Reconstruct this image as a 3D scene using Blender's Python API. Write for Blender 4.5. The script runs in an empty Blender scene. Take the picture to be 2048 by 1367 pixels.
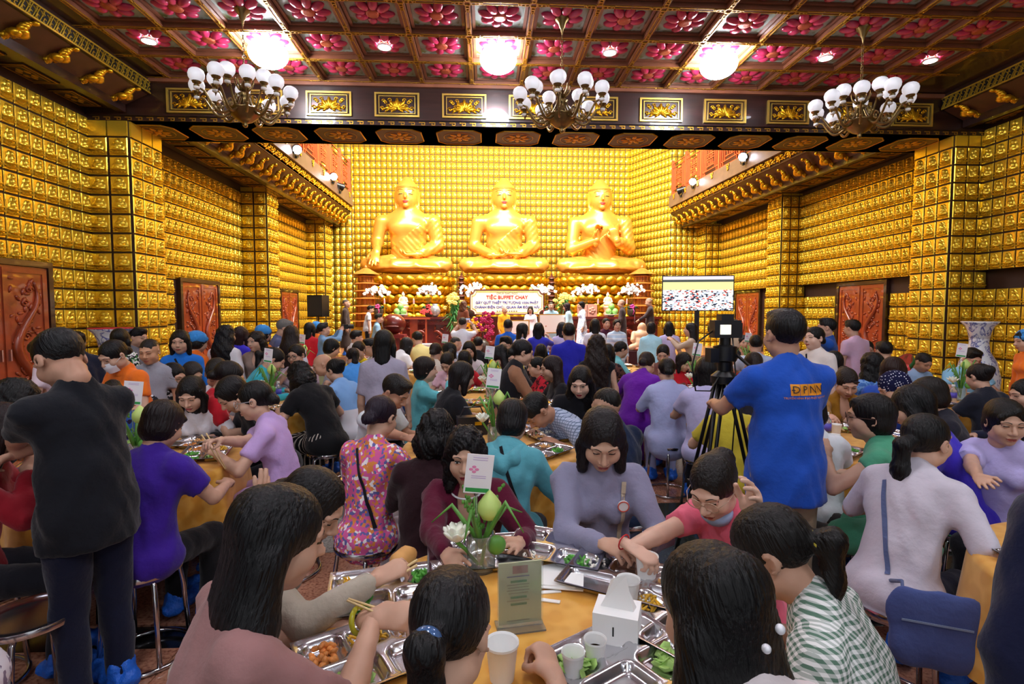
import bpy, bmesh, math, random
import numpy as np
from mathutils import Vector, Matrix, Euler
from mathutils.bvhtree import BVHTree

random.seed(7); RNG = np.random.default_rng(7)
scene = bpy.context.scene
COL = scene.collection
PI = math.pi

# ------------------------------------------------------------------ camera
CAM_H = 1.65
FPX = 1050.0
YAW = math.atan(53 / 1050.0)
PITCH = math.atan(61.5 / math.hypot(1050, 53))
cam_data = bpy.data.cameras.new('camera')
cam_data.sensor_width = 36.0
cam_data.lens = 36.0 * FPX / 2048.0
cam_data.clip_start = 0.05
cam = bpy.data.objects.new('camera', cam_data)
COL.objects.link(cam)
cam.location = (0, 0, CAM_H)
cam.rotation_euler = (PI / 2 - PITCH, 0, -YAW)
scene.camera = cam

# ------------------------------------------------------------------ world, exposure
world = bpy.data.worlds.new('hall_air'); scene.world = world
world.use_nodes = True
world.node_tree.nodes['Background'].inputs[0].default_value = (0.92, 0.95, 1.0, 1)
world.node_tree.nodes['Background'].inputs[1].default_value = 0.5
vs = scene.view_settings
vs.view_transform = 'Standard'; vs.look = 'None'; vs.gamma = 1.0; vs.use_curve_mapping = False
vs.exposure = 0.45

def area_light(name, loc, target, power, size, color=(1, 1, 1), size_y=None):
    l = bpy.data.lights.new(name, 'AREA'); l.energy = power; l.color = color
    l.shape = 'RECTANGLE'; l.size = size; l.size_y = size_y or size
    o = bpy.data.objects.new(name, l); COL.objects.link(o); o.location = loc
    o.rotation_euler = (Vector(target) - Vector(loc)).to_track_quat('-Z', 'Y').to_euler()
    return o
# unseen area lights added to brighten the altar space, hidden behind the cross beam
area_light('altar_unseen_light', (-2.9, 15.5, 9.0), (-2.9, 21.5, 3.6), 900, 2.4, (1.0, 0.94, 0.82), 1.2)
area_light('altar_unseen_light', (0.9, 15.5, 9.0), (0.9, 21.5, 3.6), 900, 2.4, (1.0, 0.94, 0.82), 1.2)
area_light('altar_unseen_light', (4.7, 15.5, 9.0), (4.7, 21.5, 3.6), 900, 2.4, (1.0, 0.94, 0.82), 1.2)
area_light('unseen_floor_light', (0.9, 13.0, 9.0), (0.9, 15.0, 0.0), 600, 3.0, (1.0, 0.97, 0.93), 1.5)

# ------------------------------------------------------------------ pixel -> place helpers (2048 x 1367 frame)
_fw = np.array([math.sin(YAW) * math.cos(PITCH), math.cos(YAW) * math.cos(PITCH), -math.sin(PITCH)])
_rt = np.array([math.cos(YAW), -math.sin(YAW), 0.0]); _up = np.cross(_rt, _fw)
_C = np.array([0, 0, CAM_H])
def _ray(x, y): return _fw + _rt * (x - 1024.0) / FPX - _up * (y - 683.5) / FPX
def atz(x, y, z): r = _ray(x, y); return _C + r * (z - CAM_H) / r[2]
def aty(x, y, Y): r = _ray(x, y); return _C + r * Y / r[1]
# ------------------------------------------------------------------ object helpers
def props(o, label=None, cat=None, group=None, kind=None):
    if label: o['label'] = label
    if cat: o['category'] = cat
    if group: o['group'] = group
    if kind: o['kind'] = kind
    return o
def link(name, me, parent=None, loc=None, rotz=None):
    o = bpy.data.objects.new(name, me); COL.objects.link(o)
    if parent is not None: o.parent = parent
    if loc is not None: o.location = loc
    if rotz is not None: o.rotation_euler = (0, 0, rotz)
    return o
def empty(name, loc=(0, 0, 0), rotz=0.0, label=None, cat=None, group=None, kind=None):
    o = bpy.data.objects.new(name, None); COL.objects.link(o); o.empty_display_size = 0.1
    o.location = loc; o.rotation_euler = (0, 0, rotz)
    return props(o, label, cat, group, kind)
def dup(o, loc=None, rotz=None, parent=None, label=None, group=None):
    c = o.copy(); COL.objects.link(c); c.parent = parent
    if loc is not None: c.location = loc
    if rotz is not None: c.rotation_euler = (0, 0, rotz)
    if label: c['label'] = label
    if group: c['group'] = group
    for ch in o.children:
        d = dup(ch, parent=c)
        d.matrix_parent_inverse = ch.matrix_parent_inverse.copy()
    return c

class MB:
    """collects shapes into one mesh"""
    def __init__(s): s.v = []; s.f = []; s.m = []; s.n = 0
    def add(s, verts, faces, mat=0):
        b = s.n
        s.v.extend([tuple(p) for p in verts]); s.n += len(verts)
        s.f.extend([tuple(i + b for i in f) for f in faces]); s.m.extend([mat] * len(faces))
        return s
    def box(s, x0, x1, y0, y1, z0, z1, mat=0, M=None):
        P = [(x0, y0, z0), (x1, y0, z0), (x1, y1, z0), (x0, y1, z0), (x0, y0, z1), (x1, y0, z1), (x1, y1, z1), (x0, y1, z1)]
        if M is not None: P = [M @ Vector(p) for p in P]
        return s.add(P, [(0, 3, 2, 1), (4, 5, 6, 7), (0, 1, 5, 4), (1, 2, 6, 5), (2, 3, 7, 6), (3, 0, 4, 7)], mat)
    def cbox(s, c, d, mat=0, M=None):
        return s.box(c[0] - d[0] / 2, c[0] + d[0] / 2, c[1] - d[1] / 2, c[1] + d[1] / 2, c[2] - d[2] / 2, c[2] + d[2] / 2, mat, M)
    def lathe(s, prof, seg=20, mat=0, c=(0, 0, 0), M=None, wave=None):
        V = []; F = []
        for i, (r, z) in enumerate(prof):
            for k in range(seg):
                a = 2 * PI * k / seg
                rr = r * (1 + (wave(i, a) if wave else 0))
                p = Vector((rr * math.cos(a), rr * math.sin(a), z))
                p = (M @ p) if M is not None else p + Vector(c)
                V.append(p)
        n = len(prof)
        for i in range(n - 1):
            for k in range(seg):
                k2 = (k + 1) % seg
                F.append((i * seg + k, i * seg + k2, (i + 1) * seg + k2, (i + 1) * seg + k))
        if prof[0][0] > 1e-5: F.append(tuple(range(seg - 1, -1, -1)))
        if prof[-1][0] > 1e-5: F.append(tuple((n - 1) * seg + k for k in range(seg)))
        return s.add(V, F, mat)
    def cyl(s, a, b, r, r2=None, seg=12, mat=0):
        return s.tube([a, b], [r, r if r2 is None else r2], seg, mat)
    def tube(s, path, rad, seg=8, mat=0, closed=False):
        P = [Vector(p) for p in path]; n = len(P)
        if not hasattr(rad, '__len__'): rad = [rad] * n
        V = []; F = []
        nrm = None
        for i in range(n):
            if closed: t = P[(i + 1) % n] - P[i - 1]
            else: t = P[min(i + 1, n - 1)] - P[max(i - 1, 0)]
            t.normalize()
            if nrm is None:
                nrm = t.orthogonal().normalized()
            else:
                nrm = (nrm - t * nrm.dot(t))
                nrm = nrm.normalized() if nrm.length > 1e-6 else t.orthogonal().normalized()
            bn = t.cross(nrm)
            for k in range(seg):
                a = 2 * PI * k / seg
                V.append(P[i] + (nrm * math.cos(a) + bn * math.sin(a)) * rad[i])
        for i in range(n if closed else n - 1):
            j = (i + 1) % n
            for k in range(seg):
                k2 = (k + 1) % seg
                F.append((i * seg + k, i * seg + k2, j * seg + k2, j * seg + k))
        if not closed:
            F.append(tuple(range(seg - 1, -1, -1))); F.append(tuple((n - 1) * seg + k for k in range(seg)))
        return s.add(V, F, mat)
    def ell(s, c, r, seg=12, rings=8, mat=0, M=None, half=None):
        """ellipsoid; half='y' keeps the -y half (a relief seen from -y)"""
        V = []; F = []
        for i in range(rings + 1):
            th = PI * i / rings
            for k in range(seg + (1 if half else 0)):
                ph = (PI * k / seg + PI) if half else 2 * PI * k / seg
                p = Vector((c[0] + r[0] * math.sin(th) * math.cos(ph), c[1] + r[1] * math.sin(th) * math.sin(ph), c[2] + r[2] * math.cos(th)))
                V.append(M @ p if M is not None else p)
        w = seg + (1 if half else 0)
        for i in range(rings):
            for k in range(seg):
                k2 = k + 1 if half else (k + 1) % seg
                a, b, c2, d = i * w + k, i * w + k2, (i + 1) * w + k2, (i + 1) * w + k
                if i == 0: F.append((a, d, c2))
                elif i == rings - 1: F.append((a, d, b))
                else: F.append((a, d, c2, b))
        return s.add(V, F, mat)
    def poly(s, pts, h, mat=0, M=None):
        """extrude a flat outline [(x,y)] by h along z"""
        n = len(pts)
        V = [Vector((x, y, 0)) for x, y in pts] + [Vector((x, y, h)) for x, y in pts]
        if M is not None: V = [M @ p for p in V]
        F = [tuple(range(n - 1, -1, -1)), tuple(range(n, 2 * n))] + [(i, (i + 1) % n, n + (i + 1) % n, n + i) for i in range(n)]
        return s.add(V, F, mat)
    def me(s, name, mats, smooth=False, angle=None):
        me = bpy.data.meshes.new(name)
        me.from_pydata(s.v, [], s.f)
        for m in (mats if isinstance(mats, (list, tuple)) else [mats]): me.materials.append(m)
        if any(s.m): me.polygons.foreach_set('material_index', s.m)
        if smooth:
            me.polygons.foreach_set('use_smooth', [True] * len(s.f))
            if angle: me.set_sharp_from_angle(angle=math.radians(angle))
        me.update()
        return me
    def build(s, name, mats, parent=None, smooth=False, angle=None, loc=None, rotz=None):
        return link(name, s.me(name, mats, smooth, angle), parent, loc, rotz)

def np_mesh(name, V, Q, mats, midx=None, smooth=True):
    """mesh from numpy arrays: V (n,3), Q (m,4) quads or (m,3) tris"""
    me = bpy.data.meshes.new(name)
    V = np.asarray(V, np.float32); Q = np.asarray(Q, np.int32)
    k = Q.shape[1]
    me.vertices.add(len(V)); me.vertices.foreach_set('co', V.ravel())
    me.loops.add(Q.size); me.loops.foreach_set('vertex_index', Q.ravel())
    me.polygons.add(len(Q)); me.polygons.foreach_set('loop_start', np.arange(0, Q.size, k, dtype=np.int32))
    try: me.polygons.foreach_set('loop_total', np.full(len(Q), k, np.int32))
    except Exception: pass
    for m in (mats if isinstance(mats, (list, tuple)) else [mats]): me.materials.append(m)
    if midx is not None: me.polygons.foreach_set('material_index', np.asarray(midx, np.int32))
    if smooth: me.polygons.foreach_set('use_smooth', np.ones(len(Q), bool))
    me.update(calc_edges=True)
    return me

# ------------------------------------------------------------------ materials
MATS = {}
def srgb(c):
    if isinstance(c, str):
        c = tuple(int(c[i:i + 2], 16) / 255 for i in (0, 2, 4))
    return tuple(((x / 12.92) if x <= 0.04045 else ((x + 0.055) / 1.055) ** 2.4) for x in c)
def mat(name, color='808080', rough=0.5, metal=0.0, emit=0.0, ecol=None, bump=0.0, bscale=40.0, vary=0.0, vscale=6.0, trans=0.0, spec=0.5, stretch=None, alpha=None, sheen=0.0, coat=0.0):
    if name in MATS: return MATS[name]
    m = bpy.data.materials.new(name); m.use_nodes = True
    nt = m.node_tree; b = nt.nodes['Principled BSDF']
    c = srgb(color)
    b.inputs['Base Color'].default_value = (*c, 1); b.inputs['Roughness'].default_value = rough
    b.inputs['Metallic'].default_value = metal
    b.inputs['Specular IOR Level'].default_value = spec
    if sheen: b.inputs['Sheen Weight'].default_value = sheen
    if coat: b.inputs['Coat Weight'].default_value = coat
    if trans: b.inputs['Transmission Weight'].default_value = trans
    if alpha is not None: b.inputs['Alpha'].default_value = alpha
    if emit:
        b.inputs['Emission Color'].default_value = (*(srgb(ecol) if ecol else c), 1)
        b.inputs['Emission Strength'].default_value = emit
    if bump or vary:
        tc = nt.nodes.new('ShaderNodeTexCoord'); mp = nt.nodes.new('ShaderNodeMapping')
        nt.links.new(tc.outputs['Object'], mp.inputs[0])
        if stretch: mp.inputs['Scale'].default_value = stretch
        if vary:
            nz = nt.nodes.new('ShaderNodeTexNoise'); nz.inputs['Scale'].default_value = vscale; nz.inputs['Detail'].default_value = 5
            nt.links.new(mp.outputs[0], nz.inputs['Vector'])
            rp = nt.nodes.new('ShaderNodeValToRGB')
            rp.color_ramp.elements[0].position = 0.3; rp.color_ramp.elements[1].position = 0.7
            rp.color_ramp.elements[0].color = (*[max(0, x * (1 - vary)) for x in c], 1)
            rp.color_ramp.elements[1].color = (*[min(1, x * (1 + vary)) for x in c], 1)
            nt.links.new(nz.outputs['Fac'], rp.inputs[0]); nt.links.new(rp.outputs[0], b.inputs['Base Color'])
        if bump:
            n2 = nt.nodes.new('ShaderNodeTexNoise'); n2.inputs['Scale'].default_value = bscale; n2.inputs['Detail'].default_value = 4
            nt.links.new(mp.outputs[0], n2.inputs['Vector'])
            bp = nt.nodes.new('ShaderNodeBump'); bp.inputs['Strength'].default_value = bump; bp.inputs['Distance'].default_value = 0.02
            nt.links.new(n2.outputs['Fac'], bp.inputs['Height']); nt.links.new(bp.outputs[0], b.inputs['Normal'])
    MATS[name] = m
    return m
def nodes_of(name):
    m = bpy.data.materials.new(name); m.use_nodes = True; MATS[name] = m
    nt = m.node_tree
    return m, nt, nt.nodes['Principled BSDF']
def N(nt, typ, **kw):
    n = nt.nodes.new('ShaderNode' + typ)
    for k, v in kw.items():
        if k in n.inputs.keys(): n.inputs[k].default_value = v
        else: setattr(n, k, v)
    return n

GOLD = mat('gold_leaf', 'E2AE22', 0.30, 0.85, vary=0.12, vscale=9)
GOLD_TILE = mat('gold_tile', 'EAC83E', 0.24, 0.7, bump=0.12, bscale=60)
GOLD_DARK = mat('old_gold', 'B98A2A', 0.38, 0.8, bump=0.3, bscale=50)
GOLD_STATUE = mat('statue_gold', 'E4A648', 0.32, 0.5, bump=0.03, bscale=8)
WOOD_DARK = mat('dark_wood', '2B1712', 0.32, 0, vary=0.35, vscale=3, stretch=(0.6, 6, 6), coat=0.4)
WOOD_GRID = mat('grid_wood', '2C120A', 0.6)
WOOD_RIB = mat('rib_wood', '7A4A34', 0.35, 0, vary=0.2, vscale=4, coat=0.3)
WOOD_RED = mat('red_wood', '8E3A1C', 0.32, 0, vary=0.25, vscale=5, bump=0.1, bscale=20, coat=0.4)
WOOD_ALTAR = mat('altar_wood', '5A1812', 0.3, 0, vary=0.3, vscale=5, coat=0.4)
WOOD_ORANGE = mat('rail_lacquer', 'B4502C', 0.4)
PAGODA = mat('pagoda_wood', 'C07A34', 0.4, 0.1, vary=0.2)
WHITE = mat('white', 'F2F2F0', 0.5)
BLACK = mat('black_plastic', '0C0C0E', 0.4)
CHROME = mat('steel', 'C8C8CC', 0.16, 1.0)
TRAYM = mat('tray_steel', 'D4D4D8', 0.22, 1.0)
# ------------------------------------------------------------------ blended-volume modelling (distance fields meshed with surface nets)
def _rot(rx=0, ry=0, rz=0):
    return np.array(Euler((math.radians(rx), math.radians(ry), math.radians(rz))).to_matrix())
class Vol:
    def __init__(s): s.p = []
    def cap(s, a, b, ra, rb=None, right=(1, 0, 0), flat=1.0, k=None, sub=False, flat2=None):
        """tapered capsule; radius across 'right' is r, across the third axis r*flat"""
        s.p.append(('c', np.array(a, float), np.array(b, float), float(ra), float(ra if rb is None else rb), np.array(right, float), flat, k, sub, flat if flat2 is None else flat2)); return s
    def ell(s, c, r, R=None, k=None, sub=False):
        s.p.append(('e', np.array(c, float), np.array(r, float), R, k, sub)); return s
    def chain(s, pts, rads, **kw):
        for i in range(len(pts) - 1): s.cap(pts[i], pts[i + 1], rads[i], rads[i + 1], **kw)
        return s
    def mesh(s, vox, k=0.02, post=None, pad=0.0):
        lo = np.full(3, 1e9); hi = np.full(3, -1e9)
        for p in s.p:
            if p[-2] is True and p[0] == 'c': continue
            if p[0] == 'e':
                if p[5]: continue
                r = p[2].max(); lo = np.minimum(lo, p[1] - (p[2] if p[3] is None else r)); hi = np.maximum(hi, p[1] + (p[2] if p[3] is None else r))
            else:
                r = max(p[3], p[4]) * max(1, p[6], p[9]); lo = np.minimum(lo, np.minimum(p[1], p[2]) - r); hi = np.maximum(hi, np.maximum(p[1], p[2]) + r)
        m = 2.5 * vox + pad; lo -= m; hi += m
        n = np.ceil((hi - lo) / vox).astype(int) + 1
        ax = [(lo[i] + vox * np.arange(n[i])).astype(np.float32) for i in range(3)]
        BIG = np.float32(max(0.06, 4 * vox))
        F = np.full(n, BIG, np.float32)
        for p in s.p:
            if p[0] == 'e':
                r = p[2].max(); bl, bh = (p[1] - (p[2] if p[3] is None else r)), (p[1] + (p[2] if p[3] is None else r)); kk = p[4]; sub = p[5]
            else:
                r = max(p[3], p[4]) * max(1, p[6], p[9]); bl, bh = np.minimum(p[1], p[2]) - r, np.maximum(p[1], p[2]) + r; kk = p[7]; sub = p[8]
            kk = k if kk is None else kk
            e = BIG if not sub else kk + 2 * vox
            i0 = np.clip(np.floor((bl - e - lo) / vox).astype(int), 0, n); i1 = np.clip(np.ceil((bh + e - lo) / vox).astype(int) + 1, 0, n)
            if (i1 <= i0).any(): continue
            sl = tuple(slice(a, b) for a, b in zip(i0, i1))
            X = ax[0][sl[0]][:, None, None]; Y = ax[1][sl[1]][None, :, None]; Z = ax[2][sl[2]][None, None, :]
            if p[0] == 'e':
                x, y, z = X - p[1][0], Y - p[1][1], Z - p[1][2]
                if p[3] is not None:
                    R = p[3]; x, y, z = R[0, 0] * x + R[1, 0] * y + R[2, 0] * z, R[0, 1] * x + R[1, 1] * y + R[2, 1] * z, R[0, 2] * x + R[1, 2] * y + R[2, 2] * z
                rr = p[2]
                k0 = np.sqrt((x / rr[0]) ** 2 + (y / rr[1]) ** 2 + (z / rr[2]) ** 2); k1 = np.sqrt((x / rr[0] ** 2) ** 2 + (y / rr[1] ** 2) ** 2 + (z / rr[2] ** 2) ** 2)
                d = k0 * (k0 - 1) / np.maximum(k1, 1e-6)
            else:
                a, b = p[1], p[2]; ab = b - a; L2 = max(ab @ ab, 1e-9)
                x, y, z = X - a[0], Y - a[1], Z - a[2]
                t = np.clip((x * ab[0] + y * ab[1] + z * ab[2]) / L2, 0, 1)
                x = x - t * ab[0]; y = y - t * ab[1]; z = z - t * ab[2]
                r = p[3] + (p[4] - p[3]) * t
                if p[6] == 1.0 and p[9] == 1.0: d = np.sqrt(x * x + y * y + z * z) - r
                else:
                    u = ab / math.sqrt(L2); rt = p[5] - u * (p[5] @ u); rt = rt / max(np.linalg.norm(rt), 1e-6); fw = np.cross(u, rt)
                    cu = x * rt[0] + y * rt[1] + z * rt[2]; cv = (x * fw[0] + y * fw[1] + z * fw[2]) / (p[6] + (p[9] - p[6]) * t); cw = x * u[0] + y * u[1] + z * u[2]
                    d = (np.sqrt(cu * cu + cv * cv + cw * cw) - r) * min(1.0, max(.6, p[6]))
            d = d.astype(np.float32)
            A = F[sl]
            if sub:
                d = -d; h = np.maximum(kk - np.abs(A - d), 0) / max(kk, 1e-6); F[sl] = np.maximum(A, d) + h * h * kk * 0.25
            else:
                h = np.maximum(kk - np.abs(A - d), 0) / max(kk, 1e-6); F[sl] = np.minimum(A, d) - h * h * kk * 0.25
        if post is not None: F = post(F, ax[0][:, None, None], ax[1][None, :, None], ax[2][None, None, :]).astype(np.float32)
        F[0], F[-1], F[:, 0], F[:, -1], F[:, :, 0], F[:, :, -1] = (BIG,) * 6
        return surface_nets(F, lo, vox)
_CORN = [(0, 0, 0), (1, 0, 0), (0, 1, 0), (1, 1, 0), (0, 0, 1), (1, 0, 1), (0, 1, 1), (1, 1, 1)]
_EDG = [(0, 1), (2, 3), (4, 5), (6, 7), (0, 2), (1, 3), (4, 6), (5, 7), (0, 4), (1, 5), (2, 6), (3, 7)]
def surface_nets(F, lo, vox):
    nx, ny, nz = F.shape
    ins = F < 0
    cnt = np.zeros((nx - 1, ny - 1, nz - 1), np.int8)
    for c in _CORN: cnt += ins[c[0]:nx - 1 + c[0], c[1]:ny - 1 + c[1], c[2]:nz - 1 + c[2]]
    ids = np.argwhere((cnt > 0) & (cnt < 8))
    if len(ids) == 0: return np.zeros((0, 3), np.float32), np.zeros((0, 4), np.int32)
    vals = np.stack([F[ids[:, 0] + c[0], ids[:, 1] + c[1], ids[:, 2] + c[2]] for c in _CORN], 1)
    acc = np.zeros((len(ids), 3), np.float32); num = np.zeros(len(ids), np.float32)
    C = np.array(_CORN, np.float32)
    for a, b in _EDG:
        va, vb = vals[:, a], vals[:, b]; m = (va < 0) != (vb < 0)
        t = np.where(m, va / np.where(m, va - vb, 1), 0)
        acc += np.where(m[:, None], C[a] + t[:, None] * (C[b] - C[a]), 0); num += m
    V = (ids + acc / num[:, None]) * vox + lo
    idx = np.full(cnt.shape, -1, np.int32); idx[ids[:, 0], ids[:, 1], ids[:, 2]] = np.arange(len(ids))
    Q = []
    for axn in range(3):
        s0 = [slice(None)] * 3; s1 = [slice(None)] * 3; s0[axn] = slice(0, -1); s1[axn] = slice(1, None)
        a, b = ins[tuple(s0)], ins[tuple(s1)]
        e = np.argwhere(a != b); fl = a[e[:, 0], e[:, 1], e[:, 2]]
        u, v = (axn + 1) % 3, (axn + 2) % 3
        ok = (e[:, u] > 0) & (e[:, v] > 0) & (e[:, u] < cnt.shape[u]) & (e[:, v] < cnt.shape[v]); e = e[ok]; fl = fl[ok]
        def g(du, dv):
            q = e.copy(); q[:, u] -= du; q[:, v] -= dv; return idx[q[:, 0], q[:, 1], q[:, 2]]
        q = np.stack([g(1, 1), g(0, 1), g(0, 0), g(1, 0)], 1)
        q = np.where(fl[:, None], q, q[:, ::-1])
        Q.append(q)
    Q = np.concatenate(Q); Q = Q[(Q >= 0).all(1)]
    return V.astype(np.float32), Q.astype(np.int32)
def xf(V, M): M = np.array(M, np.float32); return V @ M[:3, :3].T + M[:3, 3]
def joinm(parts):
    """[(V, Q, matidx or array)] -> V, Q, midx"""
    Vs, Qs, Ms, n = [], [], [], 0
    for V, Q, m in parts:
        if len(V) == 0: continue
        Vs.append(V); Qs.append(Q + n); n += len(V)
        Ms.append(np.full(len(Q), m, np.int32) if np.isscalar(m) else m)
    return np.concatenate(Vs), np.concatenate(Qs), np.concatenate(Ms)
# ------------------------------------------------------------------ the hall
XL, XR = -6.40, 8.90            # bay walls
PXL, PXR = -5.75, 8.20          # pillar faces
PILL = [(8.97, 9.80), (14.30, 15.00), (19.30, 20.00)]
SOFFIT = 4.90
ROW, COLW = 0.308, 0.2255

# floor: granite tiles with dark bands
def granite(name, a, b, dark):
    m, nt, bs = nodes_of(name)
    tc = N(nt, 'TexCoord'); nz = N(nt, 'TexNoise', Scale=60.0, Detail=6.0); n2 = N(nt, 'TexNoise', Scale=1.3, Detail=3.0)
    geo = N(nt, 'NewGeometry')
    nt.links.new(geo.outputs['Position'], nz.inputs['Vector']); nt.links.new(geo.outputs['Position'], n2.inputs['Vector'])
    r = N(nt, 'ValToRGB'); e = r.color_ramp.elements
    e[0].position = 0.32; e[0].color = (*srgb(dark), 1); e[1].position = 0.62; e[1].color = (*srgb(a), 1)
    e.new(0.47).color = (*srgb(b), 1)
    nt.links.new(nz.outputs['Fac'], r.inputs[0]); nt.links.new(r.outputs[0], bs.inputs['Base Color'])
    bs.inputs['Roughness'].default_value = 0.16
    return m
G_RED = granite('red_granite', 'C08A6E', 'AE7860', '7A4A3A')
G_DARK = granite('green_black_granite', '3A4440', '2A3230', '101614')
G_GREY = granite('grey_granite', 'B4B0AA', '9C9894', '66625E')
G_BLACK = granite('black_granite', '1C1C1E', '141416', '08080A')
fl = MB().box(-6.6, 9.3, -4, 22.6, -0.12, -0.012).build('floor', G_BLACK); props(fl, kind='structure')
tile_mb = MB().box(-0.397, 0.397, -0.397, 0.397, -0.012, 0)
floor_tiles = {g: tile_mb.me('floor_tile', g) for g in (G_RED, G_DARK, G_GREY)}
for i in range(-7, 11):
    for j in range(0, 16):
        x, y = 0.8 * i + 0.4 + 0.1, 0.8 * j + 0.57
        if x < -6.1 or x > 8.7: continue
        y += 0.2 * (y > 2.5) + 0.2 * (y > 6.0)
        g = G_RED
        if (i in (1, 2, 3) and j in (3, 4)) or (i in (-3, -2) and j in (7, 8)): g = G_DARK
        elif (i + j) % 5 == 0 and j > 4: g = G_DARK
        elif i in (-2, -1, 0) and j in (4, 5): g = G_GREY
        link('floor_tile', floor_tiles[g], fl, (x, y, 0))
MB().box(-6.4, 8.9, 15.2, 22.5, -0.01, 0.35).build('stage_floor', G_RED)['kind'] = 'structure'
bpy.data.objects['stage_floor']['label'] = 'raised granite floor in front of the altar'
car = MB().box(0.1, 1.9, 6.9, 15.2, 0.0, 0.012).build('red_carpet', mat('red_carpet', 'B01018', 0.9, bump=0.3, bscale=200))
props(car, 'red carpet runner laid along the aisle to the altar', 'carpet')

# -------- gold Buddha tiles
def tile_mesh(seg, rings, plate=True, detail=True, dp=1.0):
    b = MB()
    w, h = COLW - 0.024, ROW - 0.024
    if plate:
        b.add([(-w / 2, 0, -h / 2), (w / 2, 0, -h / 2), (w / 2, 0, h / 2), (-w / 2, 0, h / 2),
               (-w / 2 + .008, -.014, -h / 2 + .008), (w / 2 - .008, -.014, -h / 2 + .008), (w / 2 - .008, -.014, h / 2 - .008), (-w / 2 + .008, -.014, h / 2 - .008)],
              [(4, 5, 6, 7), (0, 1, 5, 4), (1, 2, 6, 5), (2, 3, 7, 6), (3, 0, 4, 7)])
    y = -0.014
    b.ell((0, y, 0.062), (0.052, 0.018, 0.062), seg, rings, half='y')          # halo
    b.ell((0, y, -0.012), (0.076, 0.016, 0.088), seg, rings, half='y')         # body halo
    b.ell((0, y - .02, 0.070), (0.026, 0.030, 0.034), seg, rings, half='y')    # head
    b.ell((0, y - .012, 0.005), (0.050, 0.036, 0.052), seg, rings, half='y')   # torso
    b.ell((0, y - .014, -0.052), (0.082, 0.046, 0.024), seg, rings, half='y')  # knees
    if detail:
        b.ell((0, y - .022, 0.103), (0.013, 0.018, 0.014), max(3, seg - 2), 2, half='y')
        b.ell((0, y - .030, -0.030), (0.026, 0.030, 0.020), seg, 3, half='y')    # hands
        for k in range(5):
            b.ell((-0.07 + 0.035 * k, y - .012, -0.095), (0.021, 0.036 - .004 * abs(k - 2), 0.022), 3, 2, half='y')  # lotus petals
        b.ell((0, y - .004, -0.112), (0.095, 0.03, 0.018), 5, 2, half='y')
    b.v = [(x, (yy + .014) * dp - .014 if yy < -.014 else yy, z) for x, yy, z in b.v]
    return b
TILE_ME = tile_mesh(8, 5, dp=1.15).me('buddha_tile', GOLD_TILE, smooth=True, angle=40)
_far = tile_mesh(4, 3, True, False, .5)
_fv = np.array(_far.v, np.float32)
_ft = []
for f in _far.f:
    for k in range(1, len(f) - 1): _ft.append((f[0], f[k], f[k + 1]))
_ft = np.array(_ft, np.int32)
def stuff_tiles(name, spots, parent):
    """many far tiles joined: spots (pos, rotz, sx, sz)"""
    if not spots: return
    Vs = []; Fs = []
    for i, (p, rz, sx, sz) in enumerate(spots):
        v = _fv * np.array([sx, 1, sz], np.float32)
        c, s = math.cos(rz), math.sin(rz)
        v = np.stack([v[:, 0] * c - v[:, 1] * s + p[0], v[:, 0] * s + v[:, 1] * c + p[1], v[:, 2] + p[2]], 1)
        Vs.append(v); Fs.append(_ft + i * len(_fv))
    o = link(name, np_mesh(name, np.concatenate(Vs), np.concatenate(Fs), GOLD_TILE), parent)
    o['kind'] = 'stuff'
    return o
def panel_tiles(p0, p1, z0, z1, zoff, cols=None, holes=(), row=ROW):
    """tile centres on a vertical panel from plan point p0 to p1 (visible side on the right hand when walking p0->p1 ... normal = (dy,-dx))"""
    dx, dy = p1[0] - p0[0], p1[1] - p0[1]
    L = math.hypot(dx, dy)
    n = cols or max(1, round(L / COLW)); cw = L / n
    rz = math.atan2(dy, dx)
    out = []
    k0 = math.ceil((z0 - zoff) / row - 1e-6); k1 = math.floor((z1 - zoff) / row + 1e-6)
    for k in range(k0, k1):
        z = zoff + (k + 0.5) * row
        for i in range(n):
            s = (i + 0.5) / n
            x, y = p0[0] + dx * s, p0[1] + dy * s
            if any(a < y < b and z < t for a, b, t in holes): continue
            out.append(((x, y, z), rz, cw / COLW, row / ROW))
    return out
FAR_ME = _far.me('buddha_tile', GOLD_TILE, smooth=True)
def lay(parent, spots, near=300, me=None):
    def size(sp): p = sp[0]; return math.hypot(p[0], p[1])
    def shown(p):
        v = np.array(p) - _C; d = v @ _fw
        if d < 0.3: return False
        x = 1024 + FPX * (v @ _rt) / d; yy = 683.5 - FPX * (v @ _up) / d
        return -40 < x < 2090 and -40 < yy < 900
    vis = [s for s in spots if shown(s[0])]; hid = [s for s in spots if not shown(s[0])]
    vis.sort(key=size)
    for p, rz, sx, sz in vis[:near]:
        o = link('buddha_tile', me or TILE_ME, parent, p, rz); o.scale = (sx, 1, sz)
    stuff_tiles('buddha_tiling', vis[near:] + hid, parent)

DOOR_L = [(6.45, 8.0), (11.32, 12.84), (16.67, 18.13)]
DOOR_R = [(5.65, 7.2), (11.22, 12.77), (16.56, 18.17)]
DH = 2.29
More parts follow.
